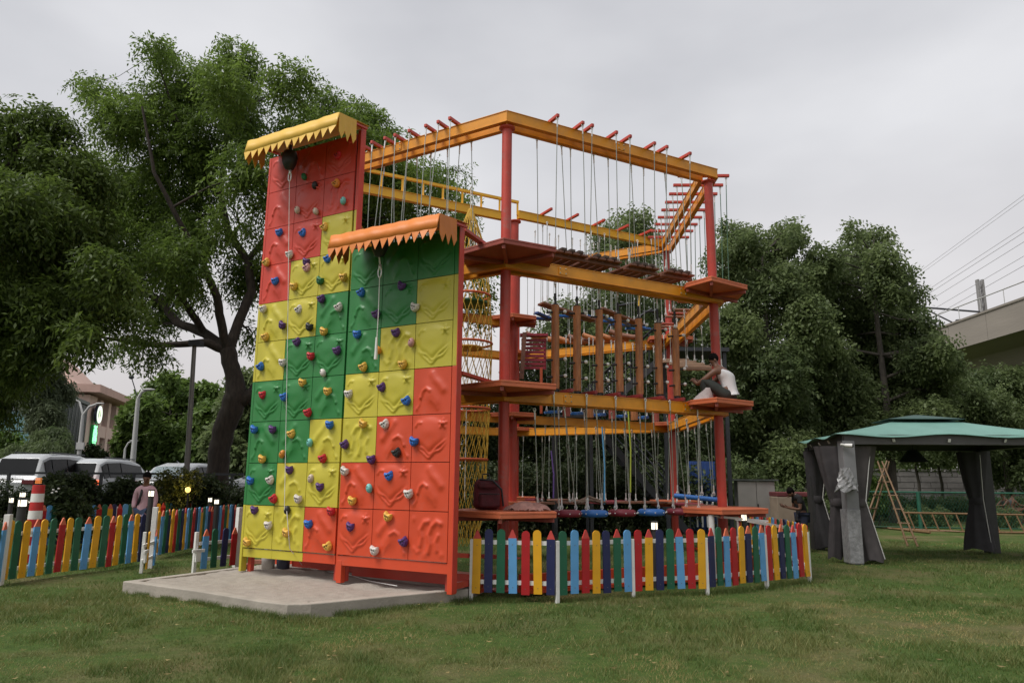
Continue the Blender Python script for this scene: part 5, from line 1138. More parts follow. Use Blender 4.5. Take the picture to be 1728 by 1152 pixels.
# -- two people resting far right behind the green fence
for i, (px, lab) in enumerate(((1697, 'person in dark clothes sitting in the grass at the right edge'), (1712, 'person in dark top sitting furthest right behind the fence'))):
    g = at(px, 872, 31); th = thing('person', lab, 'person', (g.x, g.y, 0), 0); z = .35; sg = 1 - 2 * i
    N = {'pelvis': (.1 * sg, 0, .16 + z, .13), 'waist': (.1 * sg, 0, .32 + z, .12), 'chest': (.06 * sg, 0, .52 + z, .15), 'neck': (.0, 0, .70 + z, .05)}
    Ed = CH('pelvis', 'waist', 'chest', 'neck'); add_head(N, Ed, 'neck', (-.03 * sg, 0, .84 + z), (0, 0, 1))
    for s, y in (('l', -.15), ('r', .15)):
        N.update({'s' + s: (.05 * sg, y * 1.2, .60 + z, .055), 'e' + s: (-.15 * sg, y * 1.4, .40 + z, .042), 'w' + s: (-.36 * sg, y, .40 + z, .03), 'h' + s: (-.44 * sg, y, .39 + z, .032), 'i' + s: (.06 * sg, y, .14 + z, .09), 'k' + s: (-.36 * sg, y, .30 + z, .065), 'a' + s: (-.42 * sg, y, .05, .042), 't' + s: (-.58 * sg, y, .03, .035)})
        Ed += CH('chest', 's' + s, 'e' + s, 'w' + s, 'h' + s) + CH('pelvis', 'i' + s, 'k' + s, 'a' + s, 't' + s)
    skin('body', N, Ed, SKIN, th); head_parts(th, (-.03 * sg, 0, .84 + z), R(-80 * sg), R(15))
    skin('shirt', {'pelvis': (.1 * sg, 0, .18 + z, .145), 'b': (.1 * sg, 0, .33 + z, .135), 'c': (.06 * sg, 0, .52 + z, .168), 'd': (.02 * sg, 0, .62 + z, .11)}, CH('pelvis', 'b', 'c', 'd'), (BLK, mat('grey_cotton', (.08, .08, .09), .85))[i], th)
    st = thing('garden_bench', ('low dark bench under the nearer sitting person', 'low dark bench under the person furthest right')[i], 'bench', (g.x + .08 * sg, g.y, 0)); MB().box((0, 0, .40), (.5, .5, .05)).build('seat', DARKSTEEL, st)
    for dx in (-.2, .2):
        for dy in (-.2, .2): MB().box((dx, dy, .185), (.04, .04, .37)).build('leg', DARKSTEEL, st)
# ------------------------------------------------------------------ parking ground and cars on the left
PKZ = .50
mb = MB(); mb.add([(-60, 22.5, PKZ), (-4, 22.5, PKZ), (-4, 75, PKZ), (-60, 75, PKZ), (-60, 21.3, -.1), (-4, 21.3, -.1)], [(0, 1, 2, 3), (4, 5, 1, 0)])
tag(mb.build('parking_ground', mat('parking_tarmac', (.07, .068, .066), .9, .2, 2, .4, 30)), None, None, kind='structure')
PAINTW = mat('white_car_paint', (.44, .46, .48), .22, .04, 2, spec=.6); PAINTS = mat('silver_car_paint', (.42, .44, .46), .25, .04, 2, metal=.4); TYRE = mat('tyre', (.015, .015, .015), .85); RIM = mat('rim', (.4, .4, .4), .35, metal=.8)
TAILR = mat('tail_red', (.10, .006, .012), .2); TAILON = mat('tail_lit', (.6, .05, .02), .3, 0, emit=(1, .16, .05), estr=1.6); CHROME = mat('chrome', (.6, .6, .62), .15, metal=1)
def car(label, x, y, rz, L_, wd, ht, paint, kind, lit, glass=GLASSD, group='white cars parked behind the hedge'):
    """y runs forward from the tail; sections carry sill, belt and roof heights and half widths"""
    th = thing('parked_car', label, 'car', (x, y, PKZ), rz, group); h = ht; a = wd / 2
    if kind == 'suv': S = [(0, .50, .82, .84, .80, .55), (.05, .34, .88, .93, .95, .74), (.22, .30, .92, h * .60, .985, .80), (.42, .30, .96, h - .16, 1, .78), (.75, .30, .98, h - .03, 1, .76), (1.5, .28, 1.0, h, 1, .76), (2.3, .28, 1.0, h - .01, 1, .75), (2.9, .28, 1.0, h - .12, 1, .74), (3.45, .28, 1.0, 1.12, 1, .82), (4.0, .30, .92, 1.00, .97, .80), (L_ - .12, .34, .74, .82, .9, .75), (L_, .45, .60, .66, .78, .6)]
    else: S = [(0, .50, .80, .84, .80, .60), (.06, .34, .88, .95, .94, .76), (.45, .30, .93, 1.02, .985, .80), (.62, .30, .95, 1.06, 1, .76), (1.05, .29, .96, h - .12, 1, .70), (1.55, .28, .96, h - .01, 1, .68), (2.2, .28, .96, h, 1, .68), (2.7, .28, .96, h - .08, 1, .68), (3.45, .28, .96, 1.04, 1, .80), (4.0, .30, .88, .95, .97, .80), (L_ - .12, .34, .70, .78, .9, .75), (L_, .45, .58, .64, .78, .6)]
    vs = []; n = 14
    for (yy, zl, zb, zt, wb, wt) in S:
        b, t = wb * a, wt * a; pr_ = [(-b * .93, zl), (-b, zl + .12), (-b, (zl + zb) / 2 + .05), (-b * .985, zb), (-(b + t * 2) / 3, zb + (zt - zb) * .55), (-t, zt - (zt - zb) * .10), (-t * .80, zt)]
        vs += [(px, yy, pz) for px, pz in pr_] + [(-px, yy, pz) for px, pz in pr_[::-1]]
    m = len(S); fs = [(i * n + k, i * n + (k + 1) % n, (i + 1) * n + (k + 1) % n, (i + 1) * n + k) for i in range(m - 1) for k in range(n)]; fs += [tuple(range(n)), tuple(range(m * n - 1, (m - 1) * n - 1, -1))]
    bm = MB().add(vs, [f[::-1] for f in fs], 0, True); body = bm.build('body', paint, th); sb = body.modifiers.new('bevel', 'BEVEL'); sb.width = .10; sb.segments = 3; sb.limit_method = 'ANGLE'; sb.angle_limit = R(28)
    def sidept(i, f, s):  # point on the greenhouse side at section i, fraction f between belt and roof
        yy, zl, zb, zt, wb, wt = S[i]; b, t = wb * a, wt * a; return Vector((s * ((b * .985) * (1 - f) + t * f + .012 + .05 * f * (1 - f)), yy, zb + (zt - zb) * f))
    i0, i1 = (3, 7) if kind == 'suv' else (4, 7)
    for s in (-1, 1):
        for (ia, ib) in ([(i0, i0 + 1), (i0 + 1, i0 + 2), (i0 + 2, i1)] if kind == 'suv' else [(i0, i0 + 1), (i0 + 1, i0 + 2), (i0 + 2, i1)]):
            p = [sidept(ia, .10, s) + Vector((0, .03, 0)), sidept(ib, .10, s) - Vector((0, .03, 0)), sidept(ib, .80, s) - Vector((0, .03, 0)), sidept(ia, .80, s) + Vector((0, .03, 0))]
            MB().add(p + [q - Vector((s * .03, 0, 0)) for q in p], [(0, 1, 2, 3) if s > 0 else (3, 2, 1, 0), (0, 4, 5, 1), (1, 5, 6, 2), (2, 6, 7, 3), (3, 7, 4, 0)]).build('side_window', GLASSD, th)
    # rear screen
    if kind == 'suv': lo, hi, wl, wh = (.235, h * .60 + .05), (.41, h - .19), .68, .64
    else: lo, hi, wl, wh = (.66, 1.095), (1.02, h - .145), .62, .57
    nrm = Vector((0, -(hi[1] - lo[1]), hi[0] - lo[0])).normalized() * .018
    q = [Vector((-wl * a, lo[0], lo[1])) + nrm, Vector((wl * a, lo[0], lo[1])) + nrm, Vector((wh * a, hi[0], hi[1])) + nrm, Vector((-wh * a, hi[0], hi[1])) + nrm]
    MB().add(q + [v_ - nrm * 1.6 for v_ in q], [(0, 1, 2, 3), (0, 4, 5, 1), (1, 5, 6, 2), (2, 6, 7, 3), (3, 7, 4, 0)]).build('rear_window', glass, th)
    for s in (-1, 1):
        tl = MB().box((s * a * .74, -.01, .90), (a * .44, .16, .14)).box((s * a * .93, .10, .90), (.14, .30, .15)).build('tail_light', TAILON if lit else TAILR, th, bevel=.02)
        MB().tube([(s * (a + .10), 3.0, 1.02), (s * (a - .05), 3.02, .98)], .05, 8).box((s * (a + .12), 3.0, 1.04), (.16, .10, .13)).build('mirror', paint, th, bevel=.02)
        for yy in (.85, L_ - .9):
            wl_ = MB().lathe((0, 0, 0), [(0, -.11), (.27, -.11), (.33, -.07), (.33, .07), (.27, .11), (0, .11)], 22, axis=Matrix.Rotation(R(90), 3, 'Y')).build('wheel', TYRE, th, (s * (a - .10), yy, .33)); MB().lathe((s * .115, 0, 0), [(0, -.004), (.21, -.004), (.20, .008), (0, .01)], 18, axis=Matrix.Rotation(R(90), 3, 'Y')).build('rim', RIM, wl_)
    MB().box((0, -.03, .98), (a * 1.1, .04, .05)).build('chrome_strip', CHROME, th); MB().box((0, -.02, .62), (.5, .03, .12)).build('number_plate', WHITE, th)
    MB().box((0, .05, .42), (wd * .86, .14, .20)).build('bumper', paint, th, bevel=.04)
    if kind == 'suv': MB().tube([(-a * .62, .9, h + .03), (-a * .62, 2.7, h + .0)], .02, 6).tube([(a * .62, .9, h + .03), (a * .62, 2.7, h + .0)], .02, 6).build('roof_rail', DARKSTEEL, th)
    else: MB().add([(-.03, 1.4, h - .01), (.03, 1.4, h - .01), (0, 1.22, h + .07)], [(0, 1, 2)]).build('antenna_fin', paint, th)
    return th
c1 = at(18, 820, 23.0); car('white SUV at the far left with dark rear window and unlit red tail lights', c1.x + .1, 22.7, -.05, 4.6, 1.86, 1.80, PAINTW, 'suv', False)
c2 = at(125, 820, 24.5); car('white SUV with both tail lights lit, second car from the left', c2.x, 24.2, -.04, 4.5, 1.84, 1.70, PAINTW, 'suv', True)
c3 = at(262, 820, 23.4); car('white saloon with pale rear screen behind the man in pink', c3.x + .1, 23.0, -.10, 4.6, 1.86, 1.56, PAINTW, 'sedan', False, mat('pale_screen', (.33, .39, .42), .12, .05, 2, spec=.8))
c4 = at(400, 840, 24.5); car('silver saloon half hidden between the tree trunk and the tall wall', c4.x + .2, 24.0, -.45, 4.5, 1.82, 1.35, PAINTS, 'sedan', False)
# ------------------------------------------------------------------ dark railing in front of the cars
a, b = at(-20, 797, 20.5), at(411, 800, 21.3); th = thing('iron_railing', 'dark iron railing between the shrubs and the parked cars', 'railing', (a.x, a.y, 0)); o = Vector((a.x, a.y, 0)); zt = (a.z + b.z) / 2
rl = MB(); d = Vector((b.x - a.x, b.y - a.y, 0))
gaps = [(0, .915 * .74), (.735 * 1.0 + .0, 1.0)]
rl.bar((0, 0, a.z), d * .70 + Vector((0, 0, a.z + (b.z - a.z) * .7)), .06, .06).bar(d * .765 + Vector((0, 0, a.z + (b.z - a.z) * .765)), d + Vector((0, 0, b.z)), .06, .06).bar((0, 0, .25), d + Vector((0, 0, .25)), .05, .05).build('rail', DARKSTEEL, th)
ps = MB()
for f in (0.08, .25, .435, .56, .70, .765, .88, .955): MB().bar(d * f + Vector((0, 0, .0)), d * f + Vector((0, 0, zt)), .10 if f in (.25, .56) else .07, .07).build('post', DARKSTEEL, th)
bl = MB()
for i in range(80): f = (i + .5) / 80; bl.bar(d * f + Vector((0, 0, .25)), d * f + Vector((0, 0, zt * .62)), .016, .016)
bl.build('bars', DARKSTEEL, th)
# ------------------------------------------------------------------ street lamps and poles
LAMPM = mat('lamp_post_grey', (.42, .42, .41), .5, .06, 6)
def street_lamp(label, px0, py0, px1, py1, Y, r, arm):
    b = at(px0, py0, Y); t = at(px1, py1, Y); zb = PKZ if Y < 70 else 0
    x0 = b.x + (b.x - t.x) * (b.z - zb) / max(.1, (t.z - b.z)); th = thing('street_lamp', label, 'street lamp', (x0, Y, zb), 0, 'street lamps along the car park'); T = Vector((t.x - x0, 0, t.z - zb))
    MB().tube([(0, 0, 0), T * .5, T], [r * 1.3, r, r * .75], 10).build('pole', LAMPM, th); E = T + Vector((arm[0], 0, arm[1])); MB().tube([T, T + Vector((arm[0] * .4, 0, arm[1] * .75)), E], r * .6, 8).build('arm', LAMPM, th)
    MB().blob(E + Vector((.12 * (1 if arm[0] > 0 else -1), 0, .02)), (.32, .14, .06), 10, 6).build('lamp_head', LAMPM, th); return th, T
t_, T = street_lamp('tall pale street lamp post left of the round green tree', 224, 780, 233, 672, 34, .115, (.34, .40))
MB().blob(T + Vector((-.42, 0, 1.0)), (.13, .1, .1), 10, 6).tube([T + Vector((-.05, 0, .1)), T + Vector((-.40, 0, .95))], .025, 6).build('floodlight', DARKSTEEL, t_)
t2, T2 = street_lamp('double armed pale street lamp in front of the pink building', 133, 770, 140, 700, 48, .13, (.9, .75)); MB().tube([T2, T2 + Vector((-.35, 0, .9)), T2 + Vector((-1.1, 0, 1.2))], .07, 8).build('arm', LAMPM, t2); MB().box(T2 * .6 + Vector((.1, -.12, 0)), (.5, .12, .45)).build('junction_box', LAMPM, t2)
street_lamp('short pale street lamp low beside the tall one', 209, 785, 211, 757, 52, .10, (.45, .55))
b, t = at(313, 830, 21.0), at(328, 584, 21.0); x0 = b.x - (t.x - b.x) * b.z / (t.z - b.z); th = thing('light_pole', 'tall thin grey pole leaning up into the big tree', 'pole', (x0, 21.0, 0)); T = Vector((t.x - x0, 0, t.z))
MB().tube([(0, 0, 0), T], [.085, .06], 12).build('pole', mat('pole_grey', (.17, .16, .15), .45, .1, 5, metal=.3), th); MB().box(T + Vector((.05, 0, .08)), (.34, .3, .16)).build('top_box', DARKSTEEL, th)
# ------------------------------------------------------------------ pink office building with green sign
PINK = mat('pink_render', (.74, .55, .47), .85, .06, 1.2, dirt=.1); PINKD = mat('pink_band', (.56, .37, .31), .85, .08, 1.5); DGL = mat('facade_glass_dark', (.03, .042, .045), .2, .2, .5, spec=.3); TGL = mat('facade_glass_teal', (.12, .27, .30), .12, .12, .35, spec=.7); VOID = mat('window_dark', (.05, .05, .055), .3, .2, 1)
cn = at(153, 650, 66); th = thing('office_building', 'pink rendered office building with columns and a green vertical sign', 'building', (cn.x, 66, 0), R(105)); H_ = cn.z
# local x recedes along the right hand face, local y points along the front face to the left
RX, FY = 22.0, 15.0
MB().box((RX / 2 + .9, FY / 2 + .9, H_ / 2 - .3), (RX - 1.8, FY - 1.8, H_ - 1.4)).build('core', VOID, th)
wl = MB(); wl.box((1.3, -.02 + .5, H_ / 2 - .4), (2.6, 1.0, H_ - .9)); wl.box((.5, 1.6, H_ / 2 - .4), (1.0, 1.2, H_ - .9))
wl.build('corner_pier', PINK, th)
cl = MB()
for i in range(7): cl.box((4.4 + i * 2.9, .35, H_ / 2 - .45), (.85, .7, H_ - 1.0))
cl.build('columns', PINK, th)
for z, hh in ((H_ - 3.9, 1.1), (H_ - 8.6, .9)): MB().box((RX / 2 + .02, .45, z), (RX - .1, .80, hh)).box((.42, FY / 2 + 1, z), (.78, FY - 2.2, hh)).build('floor_band', PINK if z > H_ - 5 else PINKD, th)
for i in range(6):
    for z0, z1 in ((H_ - 3.3, H_ - .9), (H_ - 8.1, H_ - 4.5), (.3, H_ - 9.1)):
        w_ = MB().box((5.85 + i * 2.9, 1.0, (z0 + z1) / 2), (2.0, .12, z1 - z0)).build('window', DGL, th); MB().box((5.85 + i * 2.9, .92, (z0 + z1) / 2), (.08, .08, z1 - z0)).box((5.85 + i * 2.9, .92, z0 + (z1 - z0) * .3), (2.0, .08, .08)).build('frame', PINKD, w_)
MB().box((.9, 4.6, H_ - 2.2), (.3, 4.4, 2.3)).build('window', DGL, th)
MB().box((.55, 2.5, H_ - 2.3), (.9, .8, 2.4)).box((.55, FY - 3.0, H_ - 2.3), (.9, 8, 2.6)).build('front_pier', PINK, th)
MB().box((RX / 2 - .4, FY / 2 - .4, H_ - .35), (RX + 1.4, FY + 1.4, .7)).build('cornice', PINKD, th)
# sloping roof block behind the cornice
MB().add([(.6, 1.2, H_ + .01), (10, 1.2, H_ + .01), (10, FY, H_ + .01), (.6, FY, H_ + .01), (.9, 2.2, H_ + .9), (.9, FY, H_ + .9), (2.5, 3.8, H_ + 2.9), (2.5, FY, H_ + 2.9), (8, 3.8, H_ + 2.9), (8, FY, H_ + 2.9)], [(0, 4, 6, 8, 1), (0, 3, 5, 4), (4, 5, 7, 6), (6, 7, 9, 8), (1, 8, 9, 2)]).build('roof', mat('roof_pink', (.52, .36, .30), .8, .05, 1), th)
# round emblem and vertical letters on the corner pier
em = MB(); em.lathe((1.75, -.42, H_ - 2.5), [(0, -.12), (.88, -.12), (.88, .12), (0, .12)], 24, 0, False, Matrix.Rotation(R(90), 3, 'X')); eo = em.build('sign_disc', mat('sign_navy', (.02, .025, .05), .4), th)
MB().lathe((1.75, -.42, H_ - 2.5), [(.52, .125), (.80, .125), (.80, .17), (.52, .17), (.52, .125)], 24, 0, False, Matrix.Rotation(R(90), 3, 'X')).build('emblem_ring', mat('emblem_white', (.8, .85, .8), .4, 0, emit=(.85, 1, .8), estr=.9), eo)
MB().box((1.65, -.60, H_ - 2.5), (.22, .05, .9)).box((1.8, -.60, H_ - 2.8), (.4, .05, .18)).build('emblem_mark', mat('emblem_glow', (.8, .9, .7), .4, 0, emit=(.8, .95, .6), estr=.8), eo)
GRL = mat('green_letters', (.1, .6, .2), .4, 0, emit=(.25, 1, .4), estr=1.7); GRB = mat('green_sign_back', (.01, .16, .04), .5, 0, emit=(.01, .3, .06), estr=.12)
sg = MB().box((1.75, -.20, H_ - 4.55), (1.0, .2, 2.15)).build('sign_board', GRB, th)
strokes = {'S': [((1, 1), (0, 1)), ((0, 1), (0, .5)), ((0, .5), (1, .5)), ((1, .5), (1, 0)), ((1, 0), (0, 0))], 'A': [((0, 0), (0, 1)), ((0, 1), (1, 1)), ((1, 1), (1, 0)), ((0, .5), (1, .5))], 'O': [((0, 0), (0, 1)), ((0, 1), (1, 1)), ((1, 1), (1, 0)), ((1, 0), (0, 0))], 'X': [((0, 0), (1, 1)), ((0, 1), (1, 0))]}
for i, ch in enumerate('XOAS'):
    z0 = H_ - 3.98 - i * .52; l = MB()
    for (u0, v0), (u1, v1) in strokes[ch]: l.bar((1.40 + u0 * .70, -.36, z0 + v0 * .40), (1.40 + u1 * .70, -.361, z0 + v1 * .40), .10, .14)
    l.build('letter', GRL, sg)
# glass office building in front of it
g1 = at(-60, 660, 62); th = thing('glass_building', 'low glass office building behind the willow on the left', 'building', (g1.x, 62, 0), R(0)); p2 = at(62, 660, 60); W_ = p2.x - g1.x
zt = at(40, 690, 61).z
MB().box((W_ / 2, 1.6, zt / 2), (W_, 3.2, zt)).build('block', DGL, th)
gl = MB()
for i in range(6):
    for j in range(4): gl.box((W_ * (i + .5) / 6, -.05, zt * (j + .5) / 4), (W_ / 6 - .12, .06, zt / 4 - .12))
gl.build('glazing', TGL, th); MB().box((W_ / 2, 1.5, zt + .15), (W_ + .4, 3.6, .3)).build('roof_edge', mat('grey_edge', (.25, .26, .26), .6), th)
q0, q1 = at(100, 664, 52), at(149, 684, 57); zt2 = q0.z
d = Vector((q1.x - q0.x, 5, 0)); zq = q1.z
wg = MB().add([(q0.x - g1.x, -10, 0), (q1.x - g1.x, -5, 0), (q1.x - g1.x, -5, zq), (q0.x - g1.x, -10, zt2), (q0.x - g1.x - 11, 8, 0), (q1.x - g1.x - 11, 10, 0), (q1.x - g1.x - 11, 10, zq), (q0.x - g1.x - 11, 8, zt2)], [(0, 1, 2, 3), (1, 5, 6, 2), (3, 2, 6, 7), (4, 0, 3, 7), (5, 4, 7, 6)]); wg.build('wing', DGL, th)
cp = MB()
for i in range(9): f = (i + .5) / 9; cp.bar((q0.x - g1.x + d.x * f, -10.05 + 5 * f, 0), (q0.x - g1.x + d.x * f, -10.05 + 5 * f, zt2 + (zq - zt2) * f), .07, .07)
cp.bar((q0.x - g1.x, -10.08, zt2 + .1), (q1.x - g1.x, -5.08, zq + .1), .3, .25).build('mullions', mat('grey_edge', (.25, .26, .26), .6), th)
# ------------------------------------------------------------------ elevated railway on the right
VC = mat('viaduct_concrete', (.25, .222, .19), .85, .16, .5, .3, 6, stretch=(1, .25, 1.5), dirt=.2)
VX, V0, V1 = 26.4, -6.0, 240.0; th = thing('railway_viaduct', 'concrete elevated railway viaduct crossing the upper right', 'viaduct', (VX, 0, 0))
def sweep(prof, m, name, seg=28.0):
    mb = MB(); y = V0
    while y < V1:
        y2 = y + seg; n = len(prof); vs = [(x, y + .015, z) for x, z in prof] + [(x, y2 - .015, z) for x, z in prof]
        mb.add(vs, [(i, n + i, n + (i + 1) % n, (i + 1) % n) for i in range(n)] + [tuple(range(n)), tuple(range(2 * n - 1, n - 1, -1))]); y = y2
    return mb.build(name, m, th)
sweep([(.35, 9.55), (2.3, 9.25), (3.2, 7.75), (7.0, 7.75), (7.9, 9.25), (9.9, 9.55), (9.9, 9.9), (.35, 9.9)], VC, 'box_girder')
sweep([(0, 9.45), (.22, 9.45), (.24, 11.0), (.0, 11.0)], VC, 'parapet', 3.5); sweep([(10.0, 9.45), (10.24, 9.45), (10.24, 11.0), (10.0, 11.0)], VC, 'parapet', 3.5)
sweep([(-.05, 11.0), (.30, 11.0), (.30, 11.12), (-.05, 11.12)], VC, 'coping', 28)
rl = MB().tube([(.12, V0, 11.95), (.12, V1, 11.95)], .035, 6); y = V0
while y < V1: rl.tube([(.12, y, 11.1), (.12, y, 11.95)], .022, 5); y += 2.0
rl.build('hand_rail', LAMPM, th)
for y in (16, 44, 72, 100, 128, 156): MB().box((5.1, y, 3.4), (2.0, 2.0, 6.8)).build('pier', VC, th); MB().add([(4.0, y - 1, 6.6), (6.2, y - 1, 6.6), (6.2, y + 1, 6.6), (4.0, y + 1, 6.6), (2.6, y - 1.1, 7.74), (7.6, y - 1.1, 7.74), (7.6, y + 1.1, 7.74), (2.6, y + 1.1, 7.74)], [(0, 1, 5, 4), (1, 2, 6, 5), (2, 3, 7, 6), (3, 0, 4, 7), (4, 5, 6, 7)]).build('pier_head', VC, th)
MST = mat('mast_steel', (.22, .215, .21), .5, .1, 4)
p = at(1656, 500, 51.0)
th = thing('catenary_mast', 'steel overhead line mast standing on the railway viaduct', 'mast', (p.x, 51, 9.9)); zt = at(1653, 472, 51).z - 9.9
mb = MB()
for dx in (-.17, .17): mb.bar((dx, 0, 0), (dx, 0, zt), .13, .3)
for i in range(8): z = .4 + i * (zt - .5) / 8; mb.bar((-.17, -.1, z), (.17, -.1, z + (zt - .5) / 8), .05, .05)
mb.build('column', MST, th); c = MB()
c.tube([(-.2, 0, zt - 2.4), (-4.3, 0, zt - 2.1)], .07, 6).tube([(-.2, 0, zt - 4.3), (-4.2, 0, zt - 2.2)], .06, 6).tube([(-.2, 0, zt - 2.9), (-2.0, 0, zt - 3.1)], .14, 6).tube([(-1.2, 0, zt - 5.2), (-4.8, 0, zt - 3.4)], .06, 6).tube([(-4.8, 0, zt - 3.4), (-2.2, 0, zt - 3.9)], .04, 6); c.build('cantilever', DARKSTEEL, th)
WIRE = mat('overhead_wire', (.34, .34, .36), .5, .05, 5)
for i, (px, py, qx, qy, lab) in enumerate(((1728, 329, 1540, 447, 'topmost overhead wire above the viaduct'), (1728, 336, 1545, 452, 'second overhead wire just below the topmost'), (1728, 383, 1552, 489, 'upper contact line above the viaduct'), (1728, 392, 1560, 505, 'lower contact line above the viaduct'), (1728, 408, 1565, 510, 'thin wire midway between the contact line and the rail'), (1728, 432, 1570, 520, 'overhead wire nearest above the parapet rail'), (1728, 448, 1575, 530, 'lowest overhead wire touching the mast'))):
    r_ = ray(px, py); s = 28.0 + (i % 3) * 1.4; X = s; Y = r_.y * X / r_.x; za = EYE + r_.z * X / r_.x; r2 = ray(qx, qy); Y2 = 140.0; X2 = r2.x * Y2 / r2.y; z2 = EYE + r2.z * Y2 / r2.y
    # straight run along the railway, slightly sagging
    A, B = Vector((X, Y, za)), Vector((X2 * .3 + X * .7, Y2, za * .94)); D = (B - A) / 8; pts = [A - D * 3 + Vector((0, 0, .0))] + [A + D * k - Vector((0, 0, .12 * math.sin(math.pi * (k % 2)))) for k in range(9)]
    o = MB().tube(pts, .013 if i < 2 else .016, 4).build('overhead_wire', WIRE); tag(o, lab, 'wire', 'overhead wires of the railway')
# ------------------------------------------------------------------ dark access staircase behind the tower
th = thing('steel_staircase', 'dark steel access staircase behind the rope course', 'staircase', (0, 0, 0)); ST = DARKSTEEL
A = at(1168, 585, 19.0); land = Vector((A.x, 19.2, L3 - .1)); mid = at(965, 705, 21.2); low = at(1120, 800, 21.8)
MB().box(land + Vector((.1, 0, 0)), (1.5, 1.3, .10)).build('landing', ST, th); MB().box(Vector((mid.x, 21.3, mid.z)), (1.2, 1.5, .08)).build('landing', ST, th)
def flight(p, q, wd, n):
    dn = Vector((0, wd / 2, 0)); m = MB()
    for s in (-1, 1): m.bar(p + dn * s, q + dn * s, .05, .20)
    m.build('stringer', ST, th); t = MB()
    for i in range(n): c = p.lerp(q, (i + .5) / n); t.box(c, (.26, wd - .06, .03))
    t.build('treads', ST, th); h = MB()
    for s in (-1, 1):
        h.tube([p + dn * s + Vector((0, 0, 1.0)), q + dn * s + Vector((0, 0, 1.0))], .028, 8).tube([p + dn * s + Vector((0, 0, .55)), q + dn * s + Vector((0, 0, .55))], .02, 6)
        for i in range(5): c = p.lerp(q, i / 4) + dn * s; h.tube([c, c + Vector((0, 0, 1.0))], .02, 6)
    h.build('handrail', ST, th)
flight(Vector((land.x - .6, 19.6, land.z)), Vector((mid.x + .6, 20.9, mid.z)), .9, 12); flight(Vector((mid.x + .5, 21.7, mid.z)), Vector((low.x + .6, 21.7, .1)), .9, 11)
lg = MB()
for x, y, z in ((land.x - .6, 18.7, land.z), (land.x + .75, 18.7, land.z), (land.x + .75, 19.8, land.z), (land.x - .6, 19.8, land.z), (mid.x - .5, 20.7, mid.z), (mid.x + .5, 20.7, mid.z), (mid.x - .5, 21.9, mid.z), (mid.x + .5, 21.9, mid.z)): lg.bar((x, y, 0), (x, y, z), .09, .09)
lg.build('support_posts', ST, th)
hr = MB()
for x0, y0, x1, y1 in ((1022, 560, 1042, 522), (1042, 516, 1072, 511), (1060, 545, 1100, 521), (1085, 526, 1110, 524)): hr.tube([at(x0, y0, 19.4), at(x1, y1, 19.4)], .03, 8)
c = at(1060, 512, 19.4); hr.tube([c + Vector((-.3, 0, -.1)), c + Vector((-.3, 0, -1.2))], .035, 8); hr.build('guard_rail', ST, th)
# navy screen behind the right hand pole
c = at(1189, 815, 23.5); W_ = at(1212, 815, 23.5).x - at(1160, 815, 23.5).x; th = thing('navy_screen', 'dark navy corrugated screen behind the right pole', 'screen', (c.x, 23.5, 0)); zt = at(1189, 778, 23.5).z; pn = MB()
for i in range(12): pn.box((-W_ / 2 + W_ * (i + .5) / 12, .02 * (i % 2), zt / 2), (W_ / 12 - .004, .03, zt))
pn.build('sheet', BLUED, th); wp = MB()
for i in range(5): wp.box((-.35 + i * .16, -.3, .72), (.05, .03, 1.0))
wp.build('white_slats', WHITE, th)
# plumeria-like white boards glimpsed behind the tower base
c = at(985, 792, 26); th = thing('site_board', 'tilted white board glimpsed among the shrubs behind the tower', 'board', (c.x, 26, 0)); MB().box((0, 0, c.z), (.50, .04, .24), Matrix.Rotation(.3, 3, 'Y')).build('board', WHITE, th); MB().bar((-.1, .05, 0), (-.1, .05, c.z), .05, .05).build('stake', BROWN, th)
